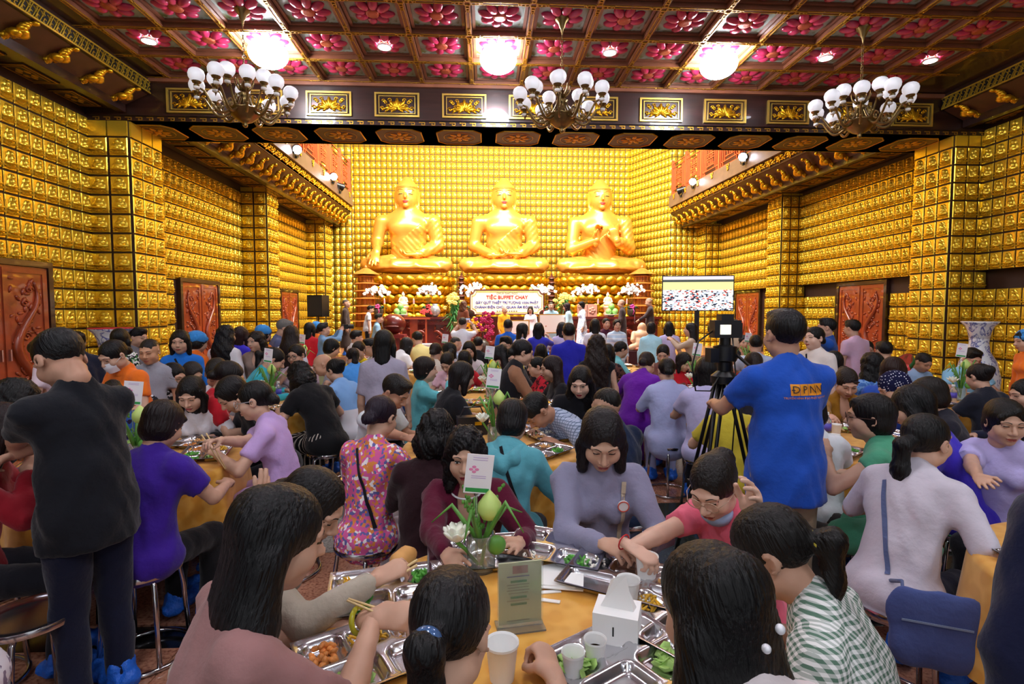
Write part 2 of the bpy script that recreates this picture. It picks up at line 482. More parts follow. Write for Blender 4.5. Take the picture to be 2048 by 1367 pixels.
# plan of left wall, bottom to top of hall: dark base walls + tiles
def wall_box(x0, x1, y0, y1, z0, z1, b): b.box(min(x0, x1), max(x0, x1), y0, y1, z0, z1)
wl = MB()
edges = [-3.5, 8.97, 9.80, 14.30, 15.0, 19.30, 20.0]
wl.box(XL - 0.25, XL, -3.5, 20.3, 0, 9.2)
wall_left = wl.build('wall_left', WOOD_GRID); props(wall_left, kind='structure')
wr = MB(); wr.box(XR, XR + 0.25, -3.5, 20.3, 0, 9.2)
wall_right = wr.build('wall_right', WOOD_GRID); props(wall_right, kind='structure')
ZL, ZR = 1.685 - 5 * ROW, 1.745 - 5 * ROW
spL = []; spR = []
bays = [(3.6, 8.97), (9.80, 14.30), (15.0, 19.30)]
for (a, b) in bays:
    # left wall faces +X: walk p0->p1 so that local -y (relief side) points +X : rotz = +90deg -> local -y = +X
    spL += panel_tiles((XL + .012, a), (XL + .012, b), 0.0, SOFFIT, ZL, holes=[(d0 - .1, d1 + .1, DH + .08) for d0, d1 in DOOR_L])
    # right wall: upper part proud of the door zone
    spR += panel_tiles((XR - .162, b), (XR - .162, a), 2.36, SOFFIT, ZR)
    spR += panel_tiles((XR - .012, b), (XR - .012, a), 0.0, 2.36, ZR, holes=[(d0 - .1, d1 + .1, DH + .08) for d0, d1 in DOOR_R])
    MB().box(XR - .15, XR, a, b, 2.372, SOFFIT).build('wall_lintel', WOOD_GRID, wall_right)
lay(wall_left, spL); lay(wall_right, spR)
for i, (a, b) in enumerate(PILL):
    pl = MB().box(XL, PXL, a, b, 0, 4.72 if i == 0 else SOFFIT).build('pillar_left', WOOD_GRID); props(pl, kind='structure')
    tz = 4.72 if i == 0 else SOFFIT
    sp = panel_tiles((XL, a - .012), (PXL, a - .012), 0, tz, ZL, cols=2) + panel_tiles((PXL + .012, a), (PXL + .012, b), 0, tz, ZL, cols=3)
    for nm, zo, x0, x1, par in (('l', ZL, XL, PXL, pl), ):
        zt = zo + math.floor((tz - zo) / ROW + 1e-6) * ROW + .01
        for q in range(2): MB().box(x0 + .325 * q + .012, x0 + .325 * (q + 1) - .012, a - .03, a, zt, tz - .012).build('plain_gold_tile', GOLD_TILE, par)
        for q in range(3): MB().box(x1, x1 + .03, a + (b - a) / 3 * q + .012, a + (b - a) / 3 * (q + 1) - .012, zt, tz - .012).build('plain_gold_tile', GOLD_TILE, par)
    lay(pl, sp)
    pr = MB().box(PXR, XR, a, b, 0, 4.72 if i == 0 else SOFFIT).build('pillar_right', WOOD_GRID); props(pr, kind='structure')
    sp = panel_tiles((PXR, a - .012), (XR, a - .012), 0, tz, ZR, cols=3) + panel_tiles((PXR - .012, b), (PXR - .012, a), 0, tz, ZR, cols=3)
    zt = ZR + math.floor((tz - ZR) / ROW + 1e-6) * ROW + .01
    for q in range(3):
        MB().box(PXR + .2333 * q + .012, PXR + .2333 * (q + 1) - .012, a - .03, a, zt, tz - .012).build('plain_gold_tile', GOLD_TILE, pr)
        MB().box(PXR - .03, PXR, a + (b - a) / 3 * q + .012, a + (b - a) / 3 * (q + 1) - .012, zt, tz - .012).build('plain_gold_tile', GOLD_TILE, pr)
    lay(pr, sp)
# altar end: returns, splays and back wall
BK = 22.2; BROW = 0.297; BZ = 5.719 - 20 * BROW
bw = MB()
bw.box(-6.65, 9.2, BK, BK + 0.2, 0, 9.2)
wall_back = bw.build('wall_back', WOOD_GRID); props(wall_back, kind='structure')
lay(wall_back, panel_tiles((-5.6, BK - .012), (6.1, BK - .012), 0.3, 9.2, BZ, cols=53, row=BROW), me=FAR_ME)
def thin_wall(name, p0, p1, z1, t=0.06):
    d = Vector((p1[0] - p0[0], p1[1] - p0[1], 0)); n = Vector((d.y, -d.x, 0)).normalized() * -t
    pts = [p0, p1, (p1[0] + n.x, p1[1] + n.y), (p0[0] + n.x, p0[1] + n.y)]
    o = MB().poly(pts, z1).build(name, WOOD_GRID); props(o, kind='structure'); return o
def off(p0, p1, t=.012):
    d = Vector((p1[0] - p0[0], p1[1] - p0[1], 0)); n = Vector((d.y, -d.x, 0)).normalized() * t
    return (p0[0] + n.x, p0[1] + n.y), (p1[0] + n.x, p1[1] + n.y)
for nm, a, b, cols in (('wall_return_left', (XL, 20.3), (-5.03, 20.3), 6), ('wall_splay_left', (-5.03, 20.3), (-5.5, BK), 9),
                       ('wall_splay_right', (6.1, BK), (7.1, 20.0), 13), ('wall_return_right', (7.1, 20.0), (XR, 20.0), 8)):
    w = thin_wall(nm, a, b, 9.2)
    if 'splay_left' in nm: pass
    q0, q1 = off(a, b)
    lay(w, panel_tiles(q0, q1, 0.3, 9.2, BZ, cols=cols, row=BROW), near=250, me=FAR_ME)
# high ceiling over the altar space
ca = MB().box(-6.65, 9.2, 9.8, 22.6, 9.2, 9.4).build('ceiling_altar', mat('plaster_warm', 'C9B48A', 0.8)); props(ca, kind='structure')

# -------- carved doors
def carve_leaf():
    b = MB(); w, h = 0.70, 2.2
    b.box(-w / 2, w / 2, -0.03, 0.03, 0, h)
    f = MB()
    for x0, x1, z0, z1 in ((-w / 2 + .02, w / 2 - .02, h - .09, h - .03), (-w / 2 + .02, w / 2 - .02, .03, .12), (-w / 2 + .02, -w / 2 + .09, .12, h - .09), (w / 2 - .09, w / 2 - .02, .12, h - .09)):
        f.box(x0, x1, -0.045, -0.03, z0, z1)
    c = MB(); rnd = random.Random(3)
    path = [(0.17 * math.sin(t * 2.6 * PI + .5), -0.045, 0.2 + 1.8 * t) for t in np.linspace(0, 1, 40)]
    c.tube(path, [0.02 + 0.045 * math.sin(PI * min(1, .15 + .9 * i / 39)) for i in range(40)], 7)
    for i in range(64):
        t = (i + .5) / 64; z = 0.2 + 1.85 * t; x = rnd.uniform(-.23, .23)
        M = Matrix.Translation((x, -0.035, z)) @ Matrix.Rotation(rnd.uniform(0, PI), 4, 'Y')
        c.ell((0, 0, 0), (0.055, 0.022, 0.022), 6, 4, M=M)
    for i in range(10):
        x, z = rnd.uniform(-.17, .17), rnd.uniform(.25, 1.95); r = rnd.uniform(.05, .09)
        c.tube([(x + r * (1 - t) * math.cos(t * 10), -0.04, z + r * (1 - t) * math.sin(t * 10)) for t in np.linspace(0, .85, 16)], 0.013, 5)
    return b.me('door_leaf', WOOD_RED), f.me('leaf_border', WOOD_RED), c.me('carved_dragon', WOOD_RED, smooth=True)
leaf_me, border_me, carve_me = carve_leaf()
def make_door(n, x, y0, y1, side):
    cy = (y0 + y1) / 2; hw = (y1 - y0) / 2
    d = empty(f'door_{n}', (x, cy, 0), PI / 2 if side < 0 else -PI / 2, kind='structure')
    d['label'] = 'carved red wooden double door in the gold tiled wall'
    fr = MB()
    fr.box(-hw - .05, -hw + .03, -.07, .1, 0, DH + .06); fr.box(hw - .03, hw + .05, -.07, .1, 0, DH + .06); fr.box(-hw + .03, hw - .03, -.07, .1, DH - .02, DH + .06)
    fr.build('door_frame', WOOD_DARK, d)
    sx = (hw - .03) / 0.70
    for s in (-1, 1):
        l = link('door_leaf', leaf_me, d, (s * (hw - .03) / 2, -.01, .02)); l.scale = (sx * s, 1, 1.02)
        link('leaf_border', border_me, l); link('carved_dragon', carve_me, l)
        h = MB().box(-.3, -.28, -.075, -.03, .95, 1.1).build('door_handle', CHROME, l)
for i, (a, b) in enumerate(DOOR_L): make_door(i + 1, XL + .02, a, b, -1)
for i, (a, b) in enumerate(DOOR_R): make_door(i + 4, XR - .02, a, b, 1)

# -------- coffered ceiling
CZ = 5.38
ribX = [-5.07 + 0.81 * k for k in range(0, 16)]       # -5.07 ... 7.08
ribY = [8.95 - 0.78 * j for j in range(0, 13)]        # back to -0.41
ceil = MB().box(-6.6, 9.2, -3.5, 8.97, 5.72, 5.9).build('ceiling', WOOD_DARK); props(ceil, kind='structure')
def panel_mat():
    m, nt, bs = nodes_of('painted_lotus_panel')
    tc = N(nt, 'TexCoord'); nz = N(nt, 'TexNoise', Scale=9.0, Detail=3.0)
    nt.links.new(tc.outputs['Object'], nz.inputs['Vector'])
    ln = N(nt, 'VectorMath', operation='LENGTH'); nt.links.new(tc.outputs['Object'], ln.inputs[0])
    mr = N(nt, 'MapRange'); mr.inputs['From Min'].default_value = 0.30; mr.inputs['From Max'].default_value = 0.36
    nt.links.new(ln.outputs['Value'], mr.inputs['Value'])
    gt = N(nt, 'Math', operation='GREATER_THAN'); gt.inputs[1].default_value = 0.5; nt.links.new(nz.outputs['Fac'], gt.inputs[0])
    mu = N(nt, 'Math', operation='MULTIPLY'); nt.links.new(mr.outputs[0], mu.inputs[0]); nt.links.new(gt.outputs[0], mu.inputs[1])
    mx = N(nt, 'Mix', data_type='RGBA'); mx.inputs['A'].default_value = (*srgb('8FA39C'), 1); mx.inputs['B'].default_value = (*srgb('5B6A2E'), 1)
    nt.links.new(mu.outputs[0], mx.inputs['Factor']); nt.links.new(mx.outputs['Result'], bs.inputs['Base Color'])
    bs.inputs['Roughness'].default_value = 0.4
    return m
PANEL = panel_mat()
PINK = mat('lotus_pink', 'C2305E', 0.28, 0, vary=0.35, vscale=5, coat=0.3)
PINKC = mat('lotus_heart', 'B85A40', 0.35, 0.3, bump=0.4, bscale=60)
pan_me = MB().box(-.355, .355, -.34, .34, 0, .02).me('lotus_panel', PANEL)
ft = MB()
for x0, x1, y0, y1 in ((-.355, .355, -.34, -.30), (-.355, .355, .30, .34), (-.355, -.315, -.3, .3), (.315, .355, -.3, .3)):
    ft.box(x0, x1, y0, y1, -.03, 0)
frame_me = ft.me('panel_moulding', WOOD_RIB)
pm = MB()
for k in range(8):
    a = 2 * PI * k / 8 + .2
    M = Matrix.Rotation(a, 4, 'Z') @ Matrix.Translation((.185, 0, -.012)) @ Matrix.Rotation(-.18, 4, 'Y')
    pm.ell((0, 0, 0), (.105, .066, .045), 10, 6, M=M)
petal_me = pm.me('lotus_petals', PINK, smooth=True)
pc = MB().lathe([(0, -.055), (.05, -.058), (.078, -.052), (.092, -.03), (.095, 0)], 18).me('lotus_heart', PINKC, smooth=True)
# gold fretwork at the crossings and along the ribs
fx = MB()
def sq(b, x, y, s, t=.010, d=.012):
    b.box(x - s, x + s, y - s, y - s + t, -d, 0); b.box(x - s, x + s, y + s - t, y + s, -d, 0)
    b.box(x - s, x - s + t, y - s + t, y + s - t, -d, 0); b.box(x + s - t, x + s, y - s + t, y + s - t, -d, 0)
sq(fx, 0, 0, .042)
for sx, sy in ((1, 0), (-1, 0), (0, 1), (0, -1)):
    for q, r in ((.075, .026), (.125, .024), (.172, .018)):
        sq(fx, sx * q, sy * q, r, .008)
    if sx: fx.box(min(sx * .19, sx * .4), max(sx * .19, sx * .4), -.028, -.020, -.008, 0); fx.box(min(sx * .19, sx * .4), max(sx * .19, sx * .4), .020, .028, -.008, 0)
    else: fx.box(-.028, -.020, min(sy * .19, sy * .385), max(sy * .19, sy * .385), -.008, 0); fx.box(.020, .028, min(sy * .19, sy * .385), max(sy * .19, sy * .385), -.008, 0)
fret_me = fx.me('gold_fretwork', GOLD_DARK)
for x in ribX:
    MB().box(-.04, .04, ribY[-1], 8.95, 0, .34).build('rib', WOOD_RIB, ceil, loc=(x, 0, CZ))
for j, y in enumerate(ribY):
    MB().box(ribX[0] - .045, ribX[-1] + .045, -.038, .038, .002, .34).build('cross_rib', WOOD_RIB, ceil, loc=(0, y, CZ))
    for x in ribX:
        link('gold_fretwork', fret_me, ceil, (x, y if j else y - .05, CZ))
for i in range(len(ribX) - 1):
    for j in range(len(ribY) - 1):
        p = link('lotus_panel', pan_me, ceil, (ribX[i] + .405, ribY[j] - .39, CZ + .085))
        link('panel_moulding', frame_me, p)
        a = link('lotus_petals', petal_me, p); link('lotus_heart', pc, p)
# dark boards between the coffers and the side eaves
for x0, x1 in ((-6.4, ribX[0] - .045), (ribX[-1] + .045, 8.9)):
    MB().box(x0, x1, -3.5, 8.97, CZ + .02, CZ + .3).build('ceiling_edge_board', WOOD_DARK, ceil)

# -------- cross beam
BT, BB = 5.39, 4.72
beam = MB().box(-6.4, 8.9, 8.97, 10.0, BB, 6.2).build('beam_cross', WOOD_DARK); props(beam, kind='structure')
beam['label'] = 'dark lacquered cross beam with gilded lotus frames'
MB().box(-6.4, 8.9, 8.965, 10.02, BB - .0, BB + .01).build('beam_edge', WOOD_DARK, beam)
def lotus_relief(w, h):
    b = MB(); n = 9
    for k in range(n):
        a = PI * (0.06 + 0.88 * k / (n - 1)); L = h * (.55 if k % 2 else .72)
        M = Matrix.Translation((0, -.01, -h * .30)) @ Matrix.Rotation(a - PI / 2, 4, 'Y')
        b.ell((0, 0, L * .55), (h * .13, .03, L * .5), 7, 5, M=M)
    rnd = random.Random(5)
    for s in (-1, 1):
        for k in range(7):
            x = s * (w * .18 + w * .30 * k / 6); z = h * .30 * math.sin(k * 1.7) ; r = h * .13
            b.tube([(x + s * r * (1 - t) * math.cos(t * 9), -.012, z + r * (1 - t) * math.sin(t * 9)) for t in np.linspace(0, .8, 10)], h * .035, 4)
        for k in range(4):
            M = Matrix.Translation((s * w * (.14 + .10 * k), -.01, -h * .36 + h * .1 * (k % 2))) @ Matrix.Rotation(s * .6, 4, 'Y')
            b.ell((0, 0, 0), (h * .17, .02, h * .06), 6, 4, M=M)
    return b
rel_me = lotus_relief(.50, .26).me('carved_lotus', GOLD, smooth=True)
fb = MB()
for (w, h, t, d) in ((.73, .39, .028, .03), (.60, .29, .012, .025)):
    fb.box(-w / 2, w / 2, -d, 0, h / 2 - t, h / 2); fb.box(-w / 2, w / 2, -d, 0, -h / 2, -h / 2 + t)
    fb.box(-w / 2, -w / 2 + t, -d, 0, -h / 2 + t, h / 2 - t); fb.box(w / 2 - t, w / 2, -d, 0, -h / 2 + t, h / 2 - t)
gf_me = fb.me('gilded_frame', mat('bright_gilt', 'E8C860', 0.3, 0.8))
for k in range(12):
    f = link('gilded_frame', gf_me, beam, (-4.765 + 1.106 * k, 8.97, 5.045)); link('carved_lotus', rel_me, f)
mk = MB()
for i in range(90):
    x = -6.3 + i * .168
    mk.box(x, x + .10, -.008, 0, .05, .062); mk.box(x + .09, x + .10, -.008, 0, .012, .05); mk.box(x + .04, x + .09, -.008, 0, .012, .024); mk.box(x + .04, x + .052, -.008, 0, .024, .04)
mo = mk.build('meander_strip', GOLD_DARK, beam, loc=(0, 8.97, BB - .005)); mo['kind'] = 'stuff'
m2 = link('meander_strip', mo.data, beam, (0, 10.0, BB - .01)); m2['kind'] = 'stuff'
MB().box(-6.4, 8.9, 8.94, 8.97, BB + .075, BB + .10).build('beam_moulding', WOOD_DARK, beam)
MB().box(-6.4, 8.9, 8.90, 8.97, BT - .07, BT).build('beam_cornice', WOOD_RIB, beam)
oc = MB()
ow, oh, ch = .38, .36, .13
octo = [(-ow, -oh + ch), (-ow + ch, -oh), (ow - ch, -oh), (ow, -oh + ch), (ow, oh - ch), (ow - ch, oh), (-ow + ch, oh), (-ow, oh - ch)]
oc.poly(octo, .012, 0, Matrix.Translation((0, 0, -.012)))
ring = [Vector((x, y, -.014)) for x, y in octo]
oc.tube(ring, .012, 4, 1, closed=True)
for k in range(8):
    M = Matrix.Rotation(2 * PI * k / 8, 4, 'Z') @ Matrix.Translation((.14, 0, -.015))
    oc.ell((0, 0, 0), (.075, .04, .014), 6, 4, 1, M=M)
oc.ell((0, 0, -.015), (.06, .06, .02), 8, 4, 1)
oc.tube([(.27 * math.cos(a), .25 * math.sin(a), -.013) for a in np.linspace(0, 2 * PI, 24, endpoint=False)], .006, 4, 1, closed=True)
oct_me = oc.me('octagon_panel', [mat('panel_red_brown', '3E160C', 0.45), GOLD_DARK])
for k in range(14): link('octagon_panel', oct_me, beam, (-5.6 + 1.03 * k, 9.49, BB))

# -------- side eaves (front) and balconies (altar side)
def bracket_mesh():
    b = MB(); rnd = random.Random(11)
    # cloud-shaped bracket reaching from the beam (x=0,z=0) out and up to (0.42, .2); carved lumps
    for i in range(16):
        t = i / 15
        x = .02 + .40 * t; z = .02 + .16 * t + .03 * math.sin(t * 9)
        r = .035 + .03 * math.sin(PI * min(1, t * 1.15)) + rnd.uniform(-.006, .008)
        b.ell((x, rnd.uniform(-.03, .03), z - .03), (r * 1.2, r * 1.1, r * .75), 7, 5)
    for i in range(8):
        t = i / 7
        b.ell((.03 + .16 * t, rnd.uniform(-.06, .06), -.02 + .02 * t), (.05, .018, .022), 6, 4, M=Matrix.Rotation(-.3, 4, 'Y'))
    return b.me('cloud_bracket', GOLD, smooth=True)
br_me = bracket_mesh()
def fret_unit():
    b = MB(); w, h = .40, .20
    b.box(0, w, -.004, 0, 0, h, 1)
    b.box(0, w, -.016, -.004, 0, .022); b.box(0, w, -.016, -.004, h - .022, h)
    def bar(x0, z0, x1, z1, t=.009):
        d = Vector((x1 - x0, 0, z1 - z0)); n = Vector((-d.z, 0, d.x)).normalized() * t / 2
        P = [Vector((x0, -.014, z0)) + n, Vector((x0, -.014, z0)) - n, Vector((x1, -.014, z1)) - n, Vector((x1, -.014, z1)) + n]
        P += [p + Vector((0, .01, 0)) for p in P]
        b.add(P, [(0, 1, 2, 3), (4, 7, 6, 5), (0, 4, 5, 1), (1, 5, 6, 2), (2, 6, 7, 3), (3, 7, 4, 0)])
    for k in range(4):
        x = .1 * k
        bar(x, .022, x + .085, h - .022); bar(x + .03, .022, x + .115, h - .022) if k < 3 else None
        bar(x + .052, .04, x + .075, .085); bar(x + .075, .085, x + .098, .07); bar(x + .06, .10, x + .04, .135); bar(x + .04, .135, x + .018, .15)
        bar(x + .05, .04, x + .075, .03); bar(x + .085, .12, x + .06, .165)
    return b.me('fret_panel', [mat('fret_gold', 'D8B23A', 0.35, 0.7), BLACK])
fret_panel_me = fret_unit()
sp_b = MB()
sp_b.box(-.30, .30, -.16, .16, -.012, 0, 0)
for (w, h, t) in ((.58, .30, .014), (.48, .2, .01)):
    sp_b.box(-w / 2, w / 2, -h / 2, -h / 2 + t, -.022, -.012, 1); sp_b.box(-w / 2, w / 2, h / 2 - t, h / 2, -.022, -.012, 1)
    sp_b.box(-w / 2, -w / 2 + t, -h / 2 + t, h / 2 - t, -.022, -.012, 1); sp_b.box(w / 2 - t, w / 2, -h / 2 + t, h / 2 - t, -.022, -.012, 1)
for k in range(6): sp_b.ell((.12 * math.cos(k * PI / 3), .05 * math.sin(k * PI / 3), -.014), (.06, .03, .01), 6, 3, 1)
soffit_me = sp_b.me('soffit_panel', [mat('soffit_brown', '2A1208', 0.5), GOLD_DARK])
def carved_unit():
    b = MB(); rnd = random.Random(21)
    for i in range(26):
        M = Matrix.Translation((rnd.uniform(0, .42), -.02, rnd.uniform(.03, .20))) @ Matrix.Rotation(rnd.uniform(0, PI), 4, 'Y')
        b.ell((0, 0, 0), (rnd.uniform(.03, .05), .028, rnd.uniform(.012, .02)), 6, 4, M=M)
    return b.me('carved_foliage', GOLD, smooth=True)
carved_me = carved_unit()
def drop_orn():
    b = MB(); rnd = random.Random(22)
    for i in range(12): b.ell((rnd.uniform(-.07, .07) * (1 - i / 16), -.015, -.015 * i), (.035, .02, .02), 6, 4)
    return b.me('hanging_ornament', GOLD, smooth=True)
drop_me = drop_orn()
def eave(name, origin, ang, length, mirror, balcony, label):
    """local frame: +y runs along the hall, +x points to the hall's middle; x=0 at the eave beam"""
    e = empty(name, (origin[0], origin[1], 0), ang, kind='structure'); e['label'] = label
    s = -1 if mirror else 1
    def bx(nm, x0, x1, z0, z1, m, y0=0, y1=length):
        xa, xb = sorted((s * x0, s * x1))
        return MB().box(xa, xb, y0, y1, z0, z1).build(nm, m, e)
    xf = .45
    bx('soffit_board', -.8, -.06, SOFFIT, SOFFIT + .05, WOOD_DARK)
    bx('eave_beam', -.06, .06, SOFFIT - .06, SOFFIT + .09, WOOD_DARK)
    zf = 5.14 if not balcony else 5.34
    sl = MB(); P = [(s * .05, 0, SOFFIT + .06), (s * xf, 0, zf + .01), (s * xf, 0, zf + .06), (s * .05, 0, SOFFIT + .12)]
    P += [(x, length, z) for x, y, z in P]
    sl.add(P, [(0, 1, 2, 3), (7, 6, 5, 4), (0, 4, 5, 1), (1, 5, 6, 2), (2, 6, 7, 3), (3, 7, 4, 0)]).build('sloping_board', mat('board_brown', '4A2A1C', 0.4, vary=.2), e)
    step = .62 if not balcony else .47
    nb = int(length / step)
    for k in range(nb):
        o = link('cloud_bracket', br_me, e, (s * .02, (k + .55) * length / nb, SOFFIT + .04))
        o.scale = (s, 1, 1 if not balcony else 1.5)
    npan = int(length / .78)
    for k in range(npan):
        link('soffit_panel', soffit_me, e, (s * -.42, (k + .5) * length / npan, SOFFIT), PI / 2).scale = (1, 1.25, 1)
    if not balcony:
        bx('fascia_board', xf - .05, xf, 5.13, 5.40, WOOD_DARK)
        n = int(length / .40); L = length / n
        for k in range(n):
            o = link('fret_panel', fret_panel_me, e, (s * xf, k * L if not mirror else (k + 1) * L, 5.135), PI / 2 if not mirror else -PI / 2); o.scale = (L / .4, 1, 1)
    else:
        bx('fascia_board', xf - .05, xf, 5.33, 5.60, mat('board_brown'))
        n = int(length / .42); L = length / n
        for k in range(n):
            o = link('carved_foliage', carved_me, e, (s * xf, k * L if not mirror else (k + 1) * L, 5.34), PI / 2 if not mirror else -PI / 2); o.scale = (L / .42, 1, 1)
        bx('ledge', -.3, xf + .10, 5.57, 6.0, mat('ledge_wood', '6E5648', 0.4, vary=.15))
        n = int(length / .95)
        for k in range(n):
            link('hanging_ornament', drop_me, e, (s * (xf + .10), (k + .5) * length / n, 5.98), PI / 2 if not mirror else -PI / 2)
        # lattice railing
        n = max(1, round(length / 1.25)); L = length / n
        for k in range(n + 1):
            y = min(max(k * L, .05), length - .05)
            MB().box(s * (xf - .02) - .045, s * (xf - .02) + .045, y - .045, y + .045, 6.0, 7.32).build('rail_post', WOOD_ORANGE, e)
        lat = MB(); t = .03
        a, c = .06, L - .06
        def vb(y, z0, z1): lat.box(-.02, .02, y - t / 2, y + t / 2, z0, z1)
        def hb(z, y0, y1): lat.box(-.02, .02, y0, y1, z - t / 2, z + t / 2)
        for z in (.06, .2, 1.02, 1.18): hb(z, a, c)
        for y in (a + .03, a + .15, c - .15, c - .03): vb(y, .06, 1.18)
        m0, m1 = L * .26, L * .74
        for y in (m0, m1): vb(y, .2, 1.02)
        for z in (.32, .9): hb(z, m0 + .05, m1 - .05)
        cy = L / 2
        for k, (h0, h1) in enumerate(((.32, .52), (.58, .68), (.72, .9))):
            vb(cy, h0, h1); vb(cy - .13, h0, h1); vb(cy + .13, h0, h1)
            hb(h0 + .05, cy - .22, cy - .06); hb(h1 - .04, cy + .06, cy + .22)
        hb(.55, m0 + .05, m1 - .05); hb(.7, m0 + .05, m1 - .05)
        lme = lat.me('lattice_panel', WOOD_ORANGE)
        for k in range(n): link('lattice_panel', lme, e, (s * (xf - .02), k * L, 6.0))
        bx('backing_wall', -.62, -.6, 6.0, 9.2, mat('balcony_brown', '4A2416', 0.6))  # plain dark brown wood panel behind the railing
    return e
eave('trim_1', (-5.83, -3.5), 0, 12.45, False, False, 'dark eave with gold fret fascia beside the coffered ceiling')
eave('trim_2', (8.38, -3.5), 0, 12.45, True, False, 'dark eave with gold fret fascia along the tiled wall')
eave('trim_3', (-5.50, 10.0), 0, 10.25, False, True, 'balcony with orange lattice rail and gilded brackets')
eave('trim_4', (7.95, 10.0), math.atan2(.42, 9.9), 9.95, True, True, 'balcony with orange lattice rail and gilded carved brackets')
# ------------------------------------------------------------------ ceiling lamps
GLOBE = mat('globe_glass', 'FFFFFF', 0.4, emit=46.0, ecol='F4F6FF')
def globe(x, y, label):
    g = empty('globe_lamp', (x, y, 5.265), 0, label, 'ceiling lamp', 'globe lamps under the coffers')
    MB().ell((0, 0, 0), (.265, .265, .185), 28, 18).build('glass_globe', GLOBE, g, smooth=True)
    b = MB(); b.cyl((0, 0, .17), (0, 0, .20), .07, .09, 16)
    b.tube([(.10 * math.cos(a), .02, .13 + .06 * math.sin(a)) for a in np.linspace(0, PI, 12)], .008, 6)
    b.build('ceiling_mount', CHROME, g, smooth=True)
for j, y in enumerate((7.78, 2.32, -1.6)):  # rows after the first are unseen globes, added to light the guests
    for k, x in enumerate((-3.045, 0.195, 3.435)):
        globe(x, y, ('glowing white glass globe over the side of the dark rimmed vase', 'glowing white glass globe over the middle of the hall', 'glowing white glass globe over the side of the blue and white vase')[k] if j == 0 else 'unseen globe added for light in a coffer far from the cross beam')
DL = mat('downlight_disc', 'FFFFFF', 0.4, emit=22.0, ecol='EEF0FF')
for j, y in enumerate((7.78, 4.66, 1.54, -1.0)):  # later rows are out of view, kept because they light the hall
    for k, x in enumerate((-4.665, -1.425, 1.815, 5.055, 6.675)):
        d = empty('downlight', (x, y, 5.455), 0, ('small downlight between the gold fret fascia and the first globe', 'small downlight between the first and middle globes', 'small downlight just behind the middle chandelier chain', 'small downlight just behind the last chandelier chain', 'small downlight nearest the shaded lotus coffers')[k] if j == 0 else 'unseen downlight added for light in a coffer far from the cross beam', 'downlight', 'downlights in the coffers')
        MB().cyl((0, 0, -.062), (0, 0, -.05), .085, seg=20).build('lens', DL, d)
        MB().lathe([(.086, -.05), (.086, -.066), (.105, -.066), (.105, -.05)], 20).build('bezel', WHITE, d)
# balcony spotlights
def spot(name_label, x, y, z, aim, lit):
    s = empty('stage_spotlight', (x, y, z), 0, name_label, 'spotlight', 'spotlights clamped to the balconies')
    R = (Vector(aim) - Vector((x, y, z))).to_track_quat('-Z', 'Y').to_matrix().to_4x4()
    b = MB(); b.lathe([(.05, .20), (.09, .18), (.10, 0), (.125, -.10), (.125, -.12)], 16, M=R); b.build('housing', BLACK, s, smooth=True, angle=40)
    MB().lathe([(0.0, -.128), (.11, -.126)], 16, M=R).build('lens', mat('spot_lens', 'FFFFFF', .3, emit=30, ecol='DCE8FF') if lit else mat('dark_lens', '30343C', .1), s)
    MB().tube([(0, -.15, 0), (0, -.15, -.18), (0, .15, -.18), (0, .15, 0)], .012, 6).build('yoke', BLACK, s)
    MB().box(-.03, .03, -.03, .03, -.25, -.18).build('clamp', BLACK, s)
for nm, px, py, Y, aim, lit in (('black spotlight with a glowing lens clamped near the end of the balcony', 666, 352, 18.0, (1, 6, 1), True),
                           ('dark unlit spotlight aimed at the altar', 680, 372, 18.6, (1, 22, 4), False),
                           ('black spotlight glowing beside the cross beam', 592, 297, 13.0, (1, 6, 1), True),
                           ('black spotlight with a glowing lens on the far balcony corner', 1386, 362, 17.5, (1, 6, 1), True),
                           ('dark unlit spotlight on the far balcony corner', 1362, 380, 18.2, (1, 22, 4), False),
                           ('black spotlight glowing next to the lattice rail', 1487, 312, 13.0, (1, 6, 1), True)):
    for _ in range(30):                                    # slide along the sight line until the clamp meets the balcony ledge
        p = aty(px, py, Y); xw = -4.90 if px < 1000 else 7.33 - .0424 * (Y - 10)
        Y *= 1 + .5 * (xw / p[0] - 1)
    Y = min(Y, 19.6); p = aty(px, py, Y); spot(nm, p[0], p[1], max(p[2], 5.85), aim, lit)
# -------- chandeliers
BRASS = mat('antique_brass', '8A7448', 0.32, 0.9, bump=.1)
OPAL = mat('opal_shade', 'F4F6FC', 0.35, emit=0.25, ecol='F4F6FF', spec=.6)
arm_b = MB()
path = []
for t in np.linspace(0, 1, 16):
    path.append((.10 + .42 * t, 0, -.06 - .16 * math.sin(PI * min(1, t * 1.15)) + .12 * max(0, t - .55)))
path += [(.545, 0, -.06), (.55, 0, -.01)]
arm_b.tube(path, [.017] * 10 + [.014] * 8, 8)
arm_b.tube([(.28 + .05 * math.cos(t) * (1 - t / 9), 0, -.13 + .06 * math.sin(t) * (1 - t / 9)) for t in np.linspace(0, 7, 18)], .008, 6)
for k in range(3): arm_b.ell((.2 + .09 * k, 0, -.19 + .02 * k), (.03, .016, .012), 6, 4)
arm_me = arm_b.me('arm', BRASS, smooth=True)
cup_me = MB().lathe([(0, 0), (.03, .005), (.034, .02), (.02, .03), (.045, .045), (.058, .075), (.05, .075), (.02, .04)], 14).me('cup', BRASS, smooth=True, angle=50)
cand_me = MB().lathe([(.02, -.03), (.035, -.02), (.035, 0), (.02, .01)], 12).me('drip_ring', WHITE, smooth=True)
def shade_wave(i, a): return .05 * math.cos(6 * a) * (i / 8.0)
shade_me = MB().lathe([(.03, .05), (.065, .07), (.088, .11), (.092, .15), (.08, .185), (.06, .205), (.045, .213), (.03, .205), (0, .19)], 24, wave=shade_wave).me('opal_shade', OPAL, smooth=True)
